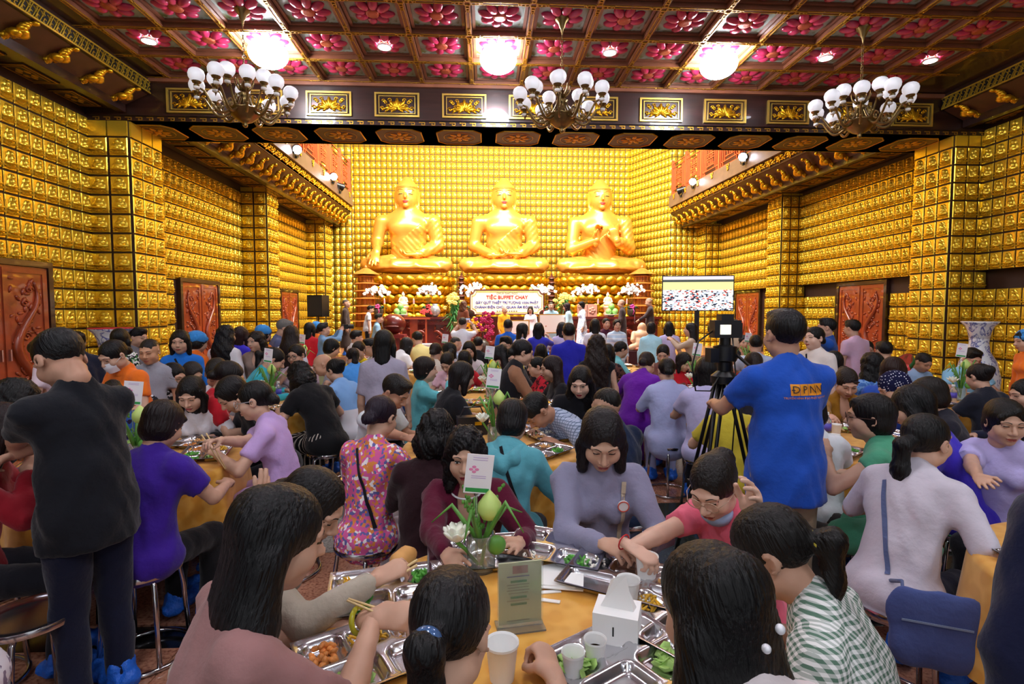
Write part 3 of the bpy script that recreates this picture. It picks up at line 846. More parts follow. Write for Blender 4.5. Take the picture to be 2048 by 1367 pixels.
bowl_me = MB().lathe([(0, -.34), (.02, -.33), (.03, -.30), (.02, -.285), (.08, -.26), (.15, -.20), (.19, -.13), (.20, -.12), (.18, -.11), (.10, -.10), (.07, -.05), (.05, .04), (.085, .07), (.04, .10), (.03, .2), (.012, .24)], 24, wave=lambda i, a: .07 * math.cos(10 * a) if 4 <= i <= 8 else 0).me('bowl', BRASS, smooth=True)
leaf_b = MB()
for k in range(6):
    M = Matrix.Rotation(k * PI / 3, 4, 'Z')
    leaf_b.tube([M @ Vector((.04 + .06 * t + .03 * math.sin(3 * t), 0, .12 + .16 * t)) for t in np.linspace(0, 1, 8)], [.016, .018, .016, .014, .012, .01, .008, .005], 6)
leaves_me = leaf_b.me('crown_scroll', BRASS, smooth=True)
link_me = MB().tube([(.016 * math.cos(a), 0, .030 * math.sin(a)) for a in np.linspace(0, 2 * PI, 12, endpoint=False)], .004, 5, closed=True).me('chain_link', BRASS, smooth=True)
canopy_me = MB().lathe([(.095, 0), (.09, -.02), (.05, -.06), (.035, -.11), (.02, -.13), (.008, -.20)], 20).me('canopy', BRASS, smooth=True, angle=50)
for x, y, lab in ((-3.045, 6.998, 'brass chandelier with white tulip shades hanging beside the tiled wall pillar and fret fascia'),
                  (1.005, 6.998, 'brass chandelier with white tulip shades hanging in the middle of the three'),
                  (5.055, 6.998, 'brass chandelier with white tulip shades hanging by the blue vase side of the hall')):
    zc = 4.32
    c = empty('chandelier', (x, y, zc), random.uniform(0, .5), lab, 'chandelier', 'brass chandeliers')
    link('bowl', bowl_me, c); link('crown_scroll', leaves_me, c); link('canopy', canopy_me, c, (0, 0, 5.43 - zc))
    top = 5.24 - zc; z = .25; k = 0
    while z < top:
        link('chain_link', link_me, c, (0, 0, z), (k % 2) * PI / 2); z += .048; k += 1
    for tier, (n, r, dz) in enumerate(((10, 1.0, 0.0), (5, .62, .10))):
        for k in range(n):
            a = 2 * PI * (k + .5 * tier) / n
            ar = link('arm', arm_me, c, (0, 0, dz), a); ar.scale = (r, 1, 1)
            p = (0.55 * r * math.cos(a), .55 * r * math.sin(a), dz)
            for nm, me, z in (('drip_ring', cand_me, .0), ('cup', cup_me, .0), ('opal_shade', shade_me, .0)):
                link(nm, me, c, (p[0], p[1], p[2] + z))
# ------------------------------------------------------------------ tables, stools, tableware
def cloth_gold():
    m, nt, bs = nodes_of('gold_damask'); tc = N(nt, 'TexCoord')
    vo = N(nt, 'TexVoronoi', Scale=22.0, feature='SMOOTH_F1'); nz = N(nt, 'TexNoise', Scale=40.0, Detail=3.0)
    nt.links.new(tc.outputs['Object'], vo.inputs['Vector']); nt.links.new(tc.outputs['Object'], nz.inputs['Vector'])
    rp = N(nt, 'ValToRGB'); e = rp.color_ramp.elements; e[0].position = .35; e[0].color = (*srgb('DB9A2C'), 1); e[1].position = .6; e[1].color = (*srgb('E8AE48'), 1)
    nt.links.new(vo.outputs['Distance'], rp.inputs[0]); nt.links.new(rp.outputs[0], bs.inputs['Base Color'])
    bs.inputs['Roughness'].default_value = .5; bs.inputs['Sheen Weight'].default_value = .3
    return m
DAMASK = cloth_gold()
TR = .61
def cloth_me(seed):
    rnd = random.Random(seed); ph = [rnd.uniform(0, 6) for _ in range(3)]; seg = 72; V = []; F = []
    rings = [(0.0, .752), (.3, .752), (.58, .752), (.60, .750), (.614, .742), (.618, .72), (.625, .62), (.635, .50), (.645, .38), (.65, .33)]
    for i, (r, z) in enumerate(rings):
        for k in range(seg):
            a = 2 * PI * k / seg; d = max(0, (i - 4) / 5.0)
            rr = r + d * (.030 * math.sin(9 * a + ph[0]) + .018 * math.sin(16 * a + ph[1])); V.append((rr * math.cos(a), rr * math.sin(a), z + (.02 * math.sin(4 * a + ph[2]) if i == 9 else 0)))
    for i in range(len(rings) - 1):
        for k in range(seg): F.append((i * seg + k, i * seg + (k + 1) % seg, (i + 1) * seg + (k + 1) % seg, (i + 1) * seg + k))
    b = MB().add(V, F); return b.me('tablecloth', DAMASK, smooth=True)
CLOTHS = [cloth_me(s) for s in range(3)]
tabletop_me = MB().lathe([(0, .715), (TR - .02, .715), (TR - .01, .73), (TR - .02, .747), (0, .747)], 40).me('tabletop', WOOD_RED)
tleg_me = MB().tube([(.38, 0, .715), (.42, 0, .4), (.44, 0, .02)], .018, 8).me('leg', CHROME, smooth=True)
TABLES = {}
def table(key, x, y, where, seed=0):
    t = empty('round_table', (x, y, 0), random.uniform(0, .6), 'round folding table ' + where, 'table', 'round dining tables')
    link('tabletop', tabletop_me, t)
    for k in range(4): link('leg', tleg_me, t, None, k * PI / 2)
    c = link('tablecloth', CLOTHS[seed % 3], None, (x, y, 0.001), random.uniform(0, 6)); props(c, 'gold damask tablecloth over the round table ' + where, 'tablecloth', 'gold tablecloths')
    TABLES[key] = (x, y)
sb = MB(); sb.lathe([(0, .440), (.12, .440), (.155, .446), (.168, .452), (.172, .445), (.168, .425), (.150, .420), (0, .420)], 28)
stool_seat = sb.me('seat', CHROME, smooth=True, angle=60)
stool_leg = MB().tube([(.09, 0, .418), (.13, 0, .415), (.150, 0, .395), (.165, 0, .30), (.185, 0, .022)], .0115, 8).me('leg', CHROME, smooth=True)
stool_ring = MB().tube([(.188 * math.cos(a), .188 * math.sin(a), .013) for a in np.linspace(0, 2 * PI, 32, endpoint=False)], .011, 8, closed=True).me('base_ring', CHROME, smooth=True)
STOOLS = []
def stool(x, y, label, rz=0.3):
    s = empty('steel_stool', (x, y, 0), rz, label, 'stool', 'round steel stools')
    link('seat', stool_seat, s)
    for k in range(4): link('leg', stool_leg, s, None, k * PI / 2)
    link('base_ring', stool_ring, s); STOOLS.append(s)
    return s
def place_stool(loc, sc, label):
    stool(loc[0], loc[1], 'round steel stool under the ' + label.split(',')[0], random.uniform(0, 1.5))

# compartment tray
def tray_me():
    nx, ny = 56, 42; w, d = .37, .275
    wells = [(-.115, .062, .052, .050, .03), (.0, .07, .048, .042, .02), (.115, .062, .052, .050, .03), (-.085, -.066, .078, .052, .02), (.095, -.066, .07, .052, .02)]
    X, Y = np.meshgrid(np.linspace(-w / 2, w / 2, nx), np.linspace(-d / 2, d / 2, ny), indexing='ij'); Z = np.full_like(X, .026)
    for cx, cy, hw, hh, r in wells:
        qx = np.maximum(np.abs(X - cx) - hw + r, 0); qy = np.maximum(np.abs(Y - cy) - hh + r, 0); dd = np.sqrt(qx ** 2 + qy ** 2) - r
        t = np.clip(.5 - dd / .014, 0, 1); t = t * t * (3 - 2 * t); Z = np.minimum(Z, .026 - .022 * t)
    e = np.maximum(np.abs(X) - (w / 2 - .008), 0) + np.maximum(np.abs(Y) - (d / 2 - .008), 0); Z += np.where(e > 0, .004, 0)
    V = np.stack([X, Y, Z], -1).reshape(-1, 3); I = np.arange(nx * ny).reshape(nx, ny)
    Q = np.stack([I[:-1, :-1], I[1:, :-1], I[1:, 1:], I[:-1, 1:]], -1).reshape(-1, 4)
    V2 = V.copy(); V2[:, 2] -= .0025
    return np_mesh('tray_plate', np.concatenate([V, V2]), np.concatenate([Q, Q[:, ::-1] + len(V)]), [TRAYM]), wells
TRAY, WELLS = tray_me()
FOODM = [mat('stir_fried_greens', '4E9A34', .5, vary=.5, vscale=40), mat('yellow_noodles', 'E2B02C', .5, vary=.3, vscale=40), mat('fried_rice', 'D8A060', .6, vary=.4, vscale=50), mat('lettuce', 'A8D070', .5, vary=.3, vscale=30), mat('orange_curry', 'D88840', .5, vary=.4, vscale=40), mat('white_rice', 'E8E4D8', .7)]
FOODS = []
for i, m in enumerate(FOODM):
    b = MB(); rnd = random.Random(i)
    for k in range(26):
        M = Matrix.Translation((rnd.uniform(-.038, .038), rnd.uniform(-.03, .03), rnd.uniform(.006, .018))) @ Euler((rnd.uniform(-1, 1), rnd.uniform(-1, 1), rnd.uniform(0, 6))).to_matrix().to_4x4()
        b.ell((0, 0, 0), ((.018, .007, .006), (.02, .004, .004), (.008, .006, .005), (.022, .016, .003), (.012, .009, .007), (.006, .004, .004))[i], 6, 4, M=M)
    FOODS.append(b.me('food', m, smooth=True))
def tray(x, y, rz, label, foods, z=.754):
    t = empty('food_tray', (x, y, z), rz, label, 'tray', 'steel compartment trays')
    link('tray_plate', TRAY, t)
    for (cx, cy, *_), f in zip(WELLS, foods):
        if f is not None: link('food', FOODS[f], t, (cx, cy, .003), random.uniform(0, 6))['kind'] = 'stuff'
    return t
PAPER = mat('paper_white', 'F4F4F2', .7)
def cup_me(r, h, liquid=None):
    return MB().lathe([(0, .002), (r * .72, .002), (r * .72, 0), (r * .74, 0), (r, h), (r * 1.05, h + .002), (r * 1.05, h - .004), (r * .97, h - .003), (r * .72, .006), (0, .006)], 24)
def cup(x, y, z, r, h, label, liquid=None):
    c = empty('paper_cup', (x, y, z), 0, label, 'cup', 'white paper cups')
    cup_me(r, h).build('cup_wall', PAPER, c, smooth=True, angle=50)
    if liquid: MB().lathe([(0, h * .55), (r * .86, h * .55)], 20).build('drink', mat('drink_' + liquid, liquid, .1), c)
    return c
WATER = mat('clear_plastic', 'E8F0F8', .08, trans=.85)
def bottle(x, y, label):
    b = empty('water_bottle', (x, y, .754), 0, label, 'bottle', 'small water bottles')
    MB().lathe([(0, 0), (.03, 0), (.031, .01), (.031, .12), (.026, .14), (.013, .16), (.013, .175)], 16).build('bottle_body', WATER, b, smooth=True, angle=50)
    MB().lathe([(.0316, .06), (.0316, .11)], 16).build('paper_label', mat('label_violet', '5A50C0', .5), b, smooth=True); MB().cyl((0, 0, .172), (0, 0, .19), .015, seg=12).build('cap', WHITE, b)
BUD = mat('lotus_bud', 'C2DC7A', .45); PETW = mat('lotus_petal_white', 'F2F4E4', .5); GLASS = mat('clear_glass', 'F0F6F2', .05, trans=.9)
def centrepiece(x, y, label, h=.42, card=True, rz=0, cardlab=None, z0=.754):
    c = empty('lotus_centrepiece', (x, y, z0), rz, label, 'flowers', 'lotus centrepieces')
    MB().lathe([(0, .0), (.045, 0), (.05, .01), (.05, .13), (.046, .13), (.046, .012), (0, .008)], 20).build('glass_vase', GLASS, c, smooth=True, angle=50)
    bud = MB().lathe([(0, -.045), (.028, -.036), (.042, -.01), (.040, .015), (.022, .04), (.004, .06)], 16)
    b1 = bud.build('lotus_bud', BUD, c, smooth=True, loc=(.03, -.01, h * .82)); MB().tube([(0, 0, -.04), (-.01, .005, -h * .35), (-.03, .01, -h * .75)], .006, 6).build('stem', LEAF_C, b1)
    f = MB()
    for k in range(12):
        a = k * PI / 6; M = Matrix.Rotation(a, 4, 'Z') @ Matrix.Rotation(.5 + .35 * (k % 2), 4, 'Y'); f.ell((0, 0, .032), (.008, .018, .036), 6, 5, M=M)
    fl2 = f.build('lotus_flower', PETW, c, smooth=True, loc=(-.085, -.02, h * .42)); MB().tube([(0, 0, 0), (.03, .01, -h * .12), (.075, .015, -h * .32)], .007, 6).build('stem', LEAF_C, fl2)
    for k in range(5):
        a = k * 1.3 + .4; MB().tube([(0, 0, .08), (.03 * math.cos(a), .03 * math.sin(a), h * .5), (.10 * math.cos(a), .10 * math.sin(a), h * (.75 + .05 * k)), (.17 * math.cos(a), .17 * math.sin(a), h * .62)], [.006, .010, .008, .002], 5).build('blade_leaf', LEAF_C, c, smooth=True)
    MB().ell((.05, -.03, h * .36), (.034, .022, .034), 14, 8).build('round_leaf', LEAF_C, c, smooth=True)
    sp = MB(); rnd = random.Random(int(h * 1000))
    for k in range(70):
        t = rnd.random(); a = rnd.choice((.6, 2.2, 4.0)); r = .10 * t + rnd.uniform(-.01, .01); sp.ell((r * math.cos(a), r * math.sin(a), .14 + t * h * .5), (.006, .006, .008), 5, 3)
    sp.build('green_sprig', LEAF_C, c, smooth=True)['kind'] = 'stuff'
    if card:
        k = empty('table_card', (x - .015, y + .005, z0), rz, cardlab or ('white table card with a pink lotus print in the ' + label.split(' with')[0]), 'card', 'table cards on clear rods')
        MB().cyl((0, 0, .01), (0, 0, h * 1.02), .004, seg=8).build('rod', GLASS, k)
        Mc = Matrix.Translation((0, -.006, h * 1.0)) @ Matrix.Rotation(math.radians(7), 4, 'Y')
        Mc = Mc @ Matrix.Scale(.85, 4)
        MB().box(-.055, .055, -.002, .002, 0, .16, M=Mc).build('card_sheet', mat('card_white', 'F2EEF4', .5), k)
        MB().box(-.048, .048, -.0035, -.002, .006, .022, M=Mc).build('green_print', mat('print_green', '2E9A4A', .5), k)
        b = MB()
        for q in range(4): b.ell((-.022 + .012 * math.cos(q * 1.6), -.003, .098 + .01 * math.sin(q * 1.6)), (.009, .0012, .006), 6, 4, M=Mc)
        b.build('pink_print', mat('print_pink', 'E88AB8', .5), k)
        for zz in (.145, .136, .07, .062): MB().box(-.03, .03, -.003, -.002, zz, zz + .003, M=Mc).build('faint_print', mat('print_violet', 'C8B4D8', .5), k)
    return c
LEAF_C = mat('lotus_leaf', '5E9A3E', .45, vary=.25)
STICK = mat('bamboo', 'E2C48C', .5)
def chopsticks(p, q, label, gap=.012):
    p, q = Vector(p), Vector(q); d = (q - p).normalized(); n = d.cross(Vector((0, 0, 1))).normalized()
    o = empty('chopstick_pair', tuple(p), 0, label, 'chopsticks', 'bamboo chopsticks')
    for s in (-1, 1):
        a = n * s * gap * 1.5; b = (q - p) + n * s * gap * .35
        MB().tube([a, b], [.0042, .0028], 6).build('chopstick', STICK, o, smooth=True)
def P2(px, py, z=.75): return tuple(atz(px, py, z))

TL = [('T0', .15, 1.43, 'with the clear menu holder and tissue box'), ('T1', -2.12, 3.20, 'beside the person in the purple polo'), ('T2', -2.12, 5.15, 'where the bald person sits'),
      ('T3', .06, 3.52, 'in front of the person in the teal hoodie'), ('T4', -.05, 5.45, 'by the person in the pink blouse'), ('T5', 2.25, 5.55, 'behind the tripod camera'),
      ('T6', 2.52, 3.45, 'in front of the person in the mustard blouse'), ('T7', 4.66, 4.95, 'near the blue and white vase'), ('T8', 2.34, 1.50, 'beside the person with the slate shoulder bag'),
      ('T9', 2.20, 8.05, 'below the laughing Buddha side'), ('T10', -2.7, 7.9, 'near the loudspeaker'), ('T11', -.6, 7.9, 'on the aisle by the white pedestal'), ('T12', 3.9, 7.6, 'by the second carved door')]
for i, (k, x, y, w) in enumerate(TL): table(k, x, y, w, i)
# main table
for px, py, rz, fo, lab in ((958, 1118, 6, (None, None, 1, 5, None), 'steel tray in front of the person in maroon with a little rice'), (1112, 1106, -24, (None, None, None, 5, 0), 'nearly empty steel tray beside the white napkins'),
                            (1243, 1168, -30, (5, None, 2, None, 5), 'steel tray beside the tissue box with leftover rice'), (1338, 1238, 40, (None, 1, None, 5, None), 'steel tray with bright yellow flower shaped food'),
                            (1250, 1335, 32, (3, None, None, None, 3), 'steel tray with pale cabbage beside the small cups'), (778, 1192, 12, (1, None, 0, 0, 2), 'steel tray with greens and a bread roll'),
                            (752, 1318, 30, (4, 1, 2, 3, 4), 'steel tray with lettuce and yellow curry')):
    x, y, z = P2(px, py); tray(x, y, math.radians(rz), lab, fo)
x, y, z = P2(808, 1152); br = MB().tube([(-.06, 0, .03), (-.03, .004, .035), (.03, .004, .035), (.06, 0, .03)], [.02, .034, .034, .02], 12).build('bread_roll', mat('bread_crust', 'D8A05A', .6, vary=.3), None, smooth=True, loc=(x, y, .775), rotz=1.2); props(br, 'small golden bread roll lying in a steel tray', 'bread')
for px, py, r, h, liq, lab in ((1004, 1350, .040, .092, None, 'tall white paper cup beside the dark ponytail'), (1146, 1345, .028, .062, None, 'small empty white paper cup beside a resting hand'), (1190, 1318, .028, .062, '8A5A34', 'small paper cup with brown tea'), (1256, 1205, .034, .085, 'C8B8A0', 'paper cup standing behind the tissue box')):
    x, y, z = P2(px, py + 8); cup(x, y, .753, r, h, lab, liq)
x, y, z = P2(1234, 1275); tb = empty('tissue_box', (x, y, .754), math.radians(-22), 'square white tissue box with a tissue pulled up', 'tissue box')
MB().box(-.06, .06, -.05, .05, 0, .085).build('box_body', PAPER, tb); MB().box(-.006, -.002, -.0515, -.05, .03, .055).build('slot_mark', BLACK, tb)
MB().add([(-.045, -.01, .085), (.045, -.012, .085), (.05, .015, .085), (-.04, .018, .085), (-.005, -.004, .17), (.022, .002, .175), (.012, .012, .165), (-.02, .01, .155)], [(0, 1, 5, 4), (1, 2, 6, 5), (2, 3, 7, 6), (3, 0, 4, 7), (4, 5, 6, 7)]).build('tissue', PAPER, tb)
x, y, z = P2(1040, 1255); mh = empty('menu_holder', (x, y, .754), math.radians(9), 'clear upright holder with a pale green printed menu', 'menu holder')
MB().box(-.062, .062, -.002, .002, .012, .19).build('menu_sheet', mat('menu_green', 'DADDB4', .5), mh); MB().box(-.066, .066, -.006, -.004, .0, .195).build('acrylic_front', GLASS, mh); MB().box(-.068, .068, -.035, .035, 0, .005).build('acrylic_foot', GLASS, mh)
MB().box(-.022, .022, -.0035, -.002, .158, .18).build('red_heading', mat('menu_red', 'B86A5A', .6), mh)
for zz, w, m in ((.148, .05, 'C0'), (.132, .036, 'G'), (.124, .05, 'L'), (.116, .046, 'L'), (.108, .05, 'L'), (.100, .044, 'L'), (.086, .036, 'G'), (.078, .05, 'L'), (.066, .036, 'G'), (.020, .05, 'L')):
    MB().box(-w / 1.3, w / 1.9, -.0032, -.002, zz, zz + (.006 if m == 'G' else .003)).build('print_line', mat('menu_text_' + m, {'C0': '7A7AA0', 'G': '3E9A5A', 'L': 'B4B090'}[m], .6), mh)
x, y, z = P2(962, 1140); centrepiece(x, y, 'lotus centrepiece with a card on the main table', .27, True, .1, 'white lotus printed table card on a clear rod before the person in maroon')
for px, py, rz, w, d, lab in ((1100, 1150, .3, .085, .06, 'folded white napkin beside the steel tray'), (1118, 1168, -.2, .08, .055, 'white napkin lying on top of another by the menu holder')):
    x, y, z = P2(px, py); n_ = MB().box(-w, w, -d, d, 0, .003).box(-w * .9, w * .7, -d * .8, d * .9, .003, .007).build('napkin', PAPER, None, loc=(x, y, .754 + (.008 if px > 1110 else 0)), rotz=rz); props(n_, lab, 'napkin', 'white napkins')
for px, py, rz, lab in ((1088, 1187, .1, 'torn paper sleeve lying flat by the napkins'), (1085, 1202, -.3, 'torn paper sleeve crossing beside the menu holder')):
    x, y, z = P2(px, py); n_ = MB().box(-.055, .055, -.008, .008, 0, .003).build('paper_sleeve', PAPER, None, loc=(x, y, .754), rotz=rz); props(n_, lab, 'paper', 'paper sleeves')
# other tables
def spread_table(key, items, cp=None):
    X, Y = TABLES[key]; w = dict((k, d) for k, _, _, d in TL)[key]
    for i in range(items):
        a = 2 * PI * (i + .3) / items + random.uniform(-.1, .1); r = .40
        tray(X + r * math.cos(a), Y + r * math.sin(a), a + PI / 2, 'steel food tray on the table ' + w, [random.choice((0, 1, 2, 3, 4, 5, None)) for _ in range(5)])
    if cp: centrepiece(X + cp[0], Y + cp[1], 'lotus centrepiece with buds on the table ' + w, cp[2], True, random.uniform(-.4, .4), 'white card on a rod, table ' + w)
for k, n, cp in (('T1', 6, (.1, -.1, .36)), ('T2', 6, (.02, .05, .40)), ('T3', 6, (0, -.02, .38)), ('T4', 6, (.1, 0, .40)), ('T5', 6, (.02, -.05, .42)), ('T6', 7, None), ('T7', 6, (.1, .05, .44)), ('T8', 5, None), ('T9', 5, None), ('T10', 4, (0, 0, .42)), ('T11', 4, (0, 0, .42)), ('T12', 4, (0, 0, .44))):
    spread_table(k, n, cp)
for px, py, lab in ((557, 800, 'small water bottle on the table by the person in a black tee and striped skirt'), (1652, 878, 'small water bottle beside the person in the mustard blouse'), (1905, 808, 'small water bottle by the lotus near the porcelain vase')):
    x, y, z = P2(px, py); bottle(x, y, lab)
for px, py, lab in ((1672, 872, 'white paper cup on the table by the mustard blouse'), (1360, 795, 'white paper cup on the table behind the tripod'), (1668, 895, 'white paper cup next to the steel trays by the white clad person')):
    x, y, z = P2(px, py); cup(x, y, .753, .034, .085, lab)
# ------------------------------------------------------------------ people: heads, hands, hair, bodies, clothes
_HEAD = {}
def head_vol(male=False):
    v = Vol(); w = 1.05 if male else 1.0
    v.ell((0, -.012, .030), (.075 * w, .097, .088)).ell((0, .022, -.030), (.062 * w, .073, .084))
    v.ell((0, .052, -.088), (.030 * w, .032, .025)); 
    for s in (-1, 1):
        v.ell((s * .040, .052, -.028), (.030, .034, .034)); v.ell((s * .046 * w, .005, -.060), (.022, .045, .030))
        v.cap((s * .012, .088, .030), (s * .046, .076, .030), .011, .009)
        v.ell((s * .0325, .099, .010), (.018, .014, .0105), k=.008, sub=True)
        v.ell((s * .0325, .0775, .010), (.0150, .0130, .0105), k=.004)
        v.ell((s * .013, .1, -.029), (.009, .010, .008), k=.006)
        v.ell((s * .079 * w, -.010, -.004), (.009, .021, .031), _rot(0, 0, s * -14), k=.006)
        v.ell((s * .083 * w, -.004, -.002), (.005, .010, .016), k=.004, sub=True)
    v.cap((0, .088, .018), (0, .112, -.022), .0075, .0125, k=.008)
    v.cap((-.018, .089, -.0555), (.018, .089, -.0555), .0065, k=.005).ell((0, .096, -.0545), (.014, .007, .0055), k=.005)
    v.cap((-.014, .090, -.0665), (.014, .090, -.0665), .0072, k=.005)
    v.cap((-.023, .1005, -.0605), (.023, .1005, -.0605), .0032, k=.003, sub=True)
    v.cap((0, -.018, -.075), (0, -.024, -.115), .052 * w, .050 * w, k=.02)
    return v
def patch(bvh, pts, mi, off=.0012):
    """thin patch laid on the face: pts rows of (x,z) -> quads"""
    V = []; rows = len(pts); cols = len(pts[0])
    for r in pts:
        for x, z in r:
            h = bvh.ray_cast(Vector((x, .3, z)), Vector((0, -1, 0)))
            y = h[0].y if h[0] is not None else .08
            V.append((x, y + off, z))
    Q = [(i * cols + j, (i + 1) * cols + j, (i + 1) * cols + j + 1, i * cols + j + 1) for i in range(rows - 1) for j in range(cols - 1)]
    Q = np.array(Q, np.int32)[:, ::-1]
    return np.array(V, np.float32), Q, mi
def head_parts(lod, male=False, eyes='down'):
    key = (lod, male, eyes)
    if key in _HEAD: return _HEAD[key]
    hk = ('mesh', lod, male)
    if hk not in _HEAD:
        V, Q = head_vol(male).mesh((.0053, .0105, .0155)[lod], k=.014)
        _HEAD[hk] = (V, Q, BVHTree.FromPolygons(V.tolist(), Q.tolist()))
    V, Q, bvh = _HEAD[hk]
    parts = [(V, Q, 0)]
    n = 9 if lod == 0 else 5
    xs = np.linspace(-1, 1, n)
    o = .0012 if lod == 0 else .003
    for s in (-1, 1):
        cx, cz = s * .0325, .010
        a = .0145
        top = [(cx + a * x, cz + (.0062 if eyes == 'open' else .001) * (1 - x * x) ** .7 + .0008 * x * s) for x in xs]
        bot = [(cx + a * x, cz - (.0046 if eyes == 'open' else .0042) * (1 - x * x) ** .7) for x in xs]
        if eyes == 'open':
            mid = [(cx + a * x, cz + .0004) for x in xs]
            parts.append(patch(bvh, [top, mid, bot], 2, o))
            ir = [[(cx + .0056 * r * math.cos(t), cz + .0006 + .0054 * r * math.sin(t)) for t in np.linspace(0, 2 * PI, 9)] for r in (0.02, .6, 1)]
            V_, Q_, m_ = patch(bvh, ir, 3, o + .0008); parts.append((V_, Q_[:, ::-1], m_))
        lash = [(x, z + .0022) for x, z in top]
        parts.append(patch(bvh, [[(x, z + .0006) for x, z in lash], [(x, z - .0022) for x, z in top]], 3, o + .001))
        bz = .0315
        b1 = [(s * (.013 + .036 * t), bz + .0055 * math.sin(PI * min(1, t * .9 + .1)) ) for t in np.linspace(0, 1, n)]
        b2 = [(x, z - (.0052 if not male else .0066) * (1 - .75 * t)) for (x, z), t in zip(b1, np.linspace(0, 1, n))]
        parts.append(patch(bvh, [b1, b2] if s > 0 else [b1[::-1], b2[::-1]], 4, o))
    u = [(.0245 * x, -.0525 + .0015 * (1 - abs(x)) - .002 * math.exp(-(x / .18) ** 2) - .006 * x * x) for x in xs]
    m = [(.0255 * x, -.0605 + .001 * x * x) for x in xs]
    l = [(.0235 * x, -.0715 + .009 * x * x) for x in xs]
    parts.append(patch(bvh, [u, m], 1, o)); parts.append(patch(bvh, [m, l], 1, o))
    parts.append(patch(bvh, [[(x, z + .0008) for x, z in m], [(x, z - .0008) for x, z in m]], 3, o + .001))
    _HEAD[key] = joinm(parts)
    return _HEAD[key]
_HAND = {}
def hand_mesh(pose, lod):
    key = (pose, lod)
    if key in _HAND: return _HAND[key]
    f = (1.0, 1.15, 1.35)[lod]
    curl = {'relax': (18, 28, 18), 'grip': (48, 62, 40), 'pinch': (34, 48, 30), 'spread': (4, 12, 8), 'flat': (4, 6, 4)}[pose]
    fan = {'spread': 13, 'flat': 5}.get(pose, 3)
    v = Vol()
    v.cap((0, -.03, 0), (0, .012, 0), .025 * f, .027 * f, flat=.75, right=(1, 0, 0))
    v.cap((-.002, .020, 0), (0, .078, 0), .034, .040, flat=.36, right=(1, 0, 0))
    v.ell((-.026, .028, -.008), (.018, .026, .014))
    for i, (x, y, L) in enumerate(((-.029, .084, .070), (-.010, .091, .078), (.010, .088, .072), (.028, .078, .056))):
        p = np.array((x, y, 0.0)); ang = 0.0; fa = math.radians(fan * (i - 1.4))
        r = .0088 * f * (1 if i < 3 else .88)
        for j, (ln, c) in enumerate(zip((.45, .31, .24), curl)):
            ang += math.radians(c + (3 * i if pose == 'relax' else 0) - (10 if pose == 'pinch' and i == 0 else 0))
            d = np.array((math.sin(fa) * math.cos(ang), math.cos(fa) * math.cos(ang), -math.sin(ang)))
            q = p + d * L * ln
            v.cap(p, q, r * (1 - .06 * j), r * (1 - .06 * (j + 1)), k=.005); p = q
    td = {'grip': (-.25, .62, -.75), 'pinch': (-.10, .75, -.65), 'spread': (-.85, .5, -.12), 'flat': (-.7, .7, -.1)}.get(pose, (-.55, .75, -.35))
    td = np.array(td) / np.linalg.norm(td)
    t2 = td * .7 + np.array((.25, .6, -.25)); t2 /= np.linalg.norm(t2)
    a = np.array((-.030, .028, -.006)); b = a + td * .042; c = b + t2 * .030
    v.cap(a, b, .0125 * f, .0105 * f, k=.008); v.cap(b, c, .0102 * f, .0085 * f, k=.005)
    _HAND[key] = v.mesh((.0052, .0100, .0135)[lod], k=.007)
    return _HAND[key]

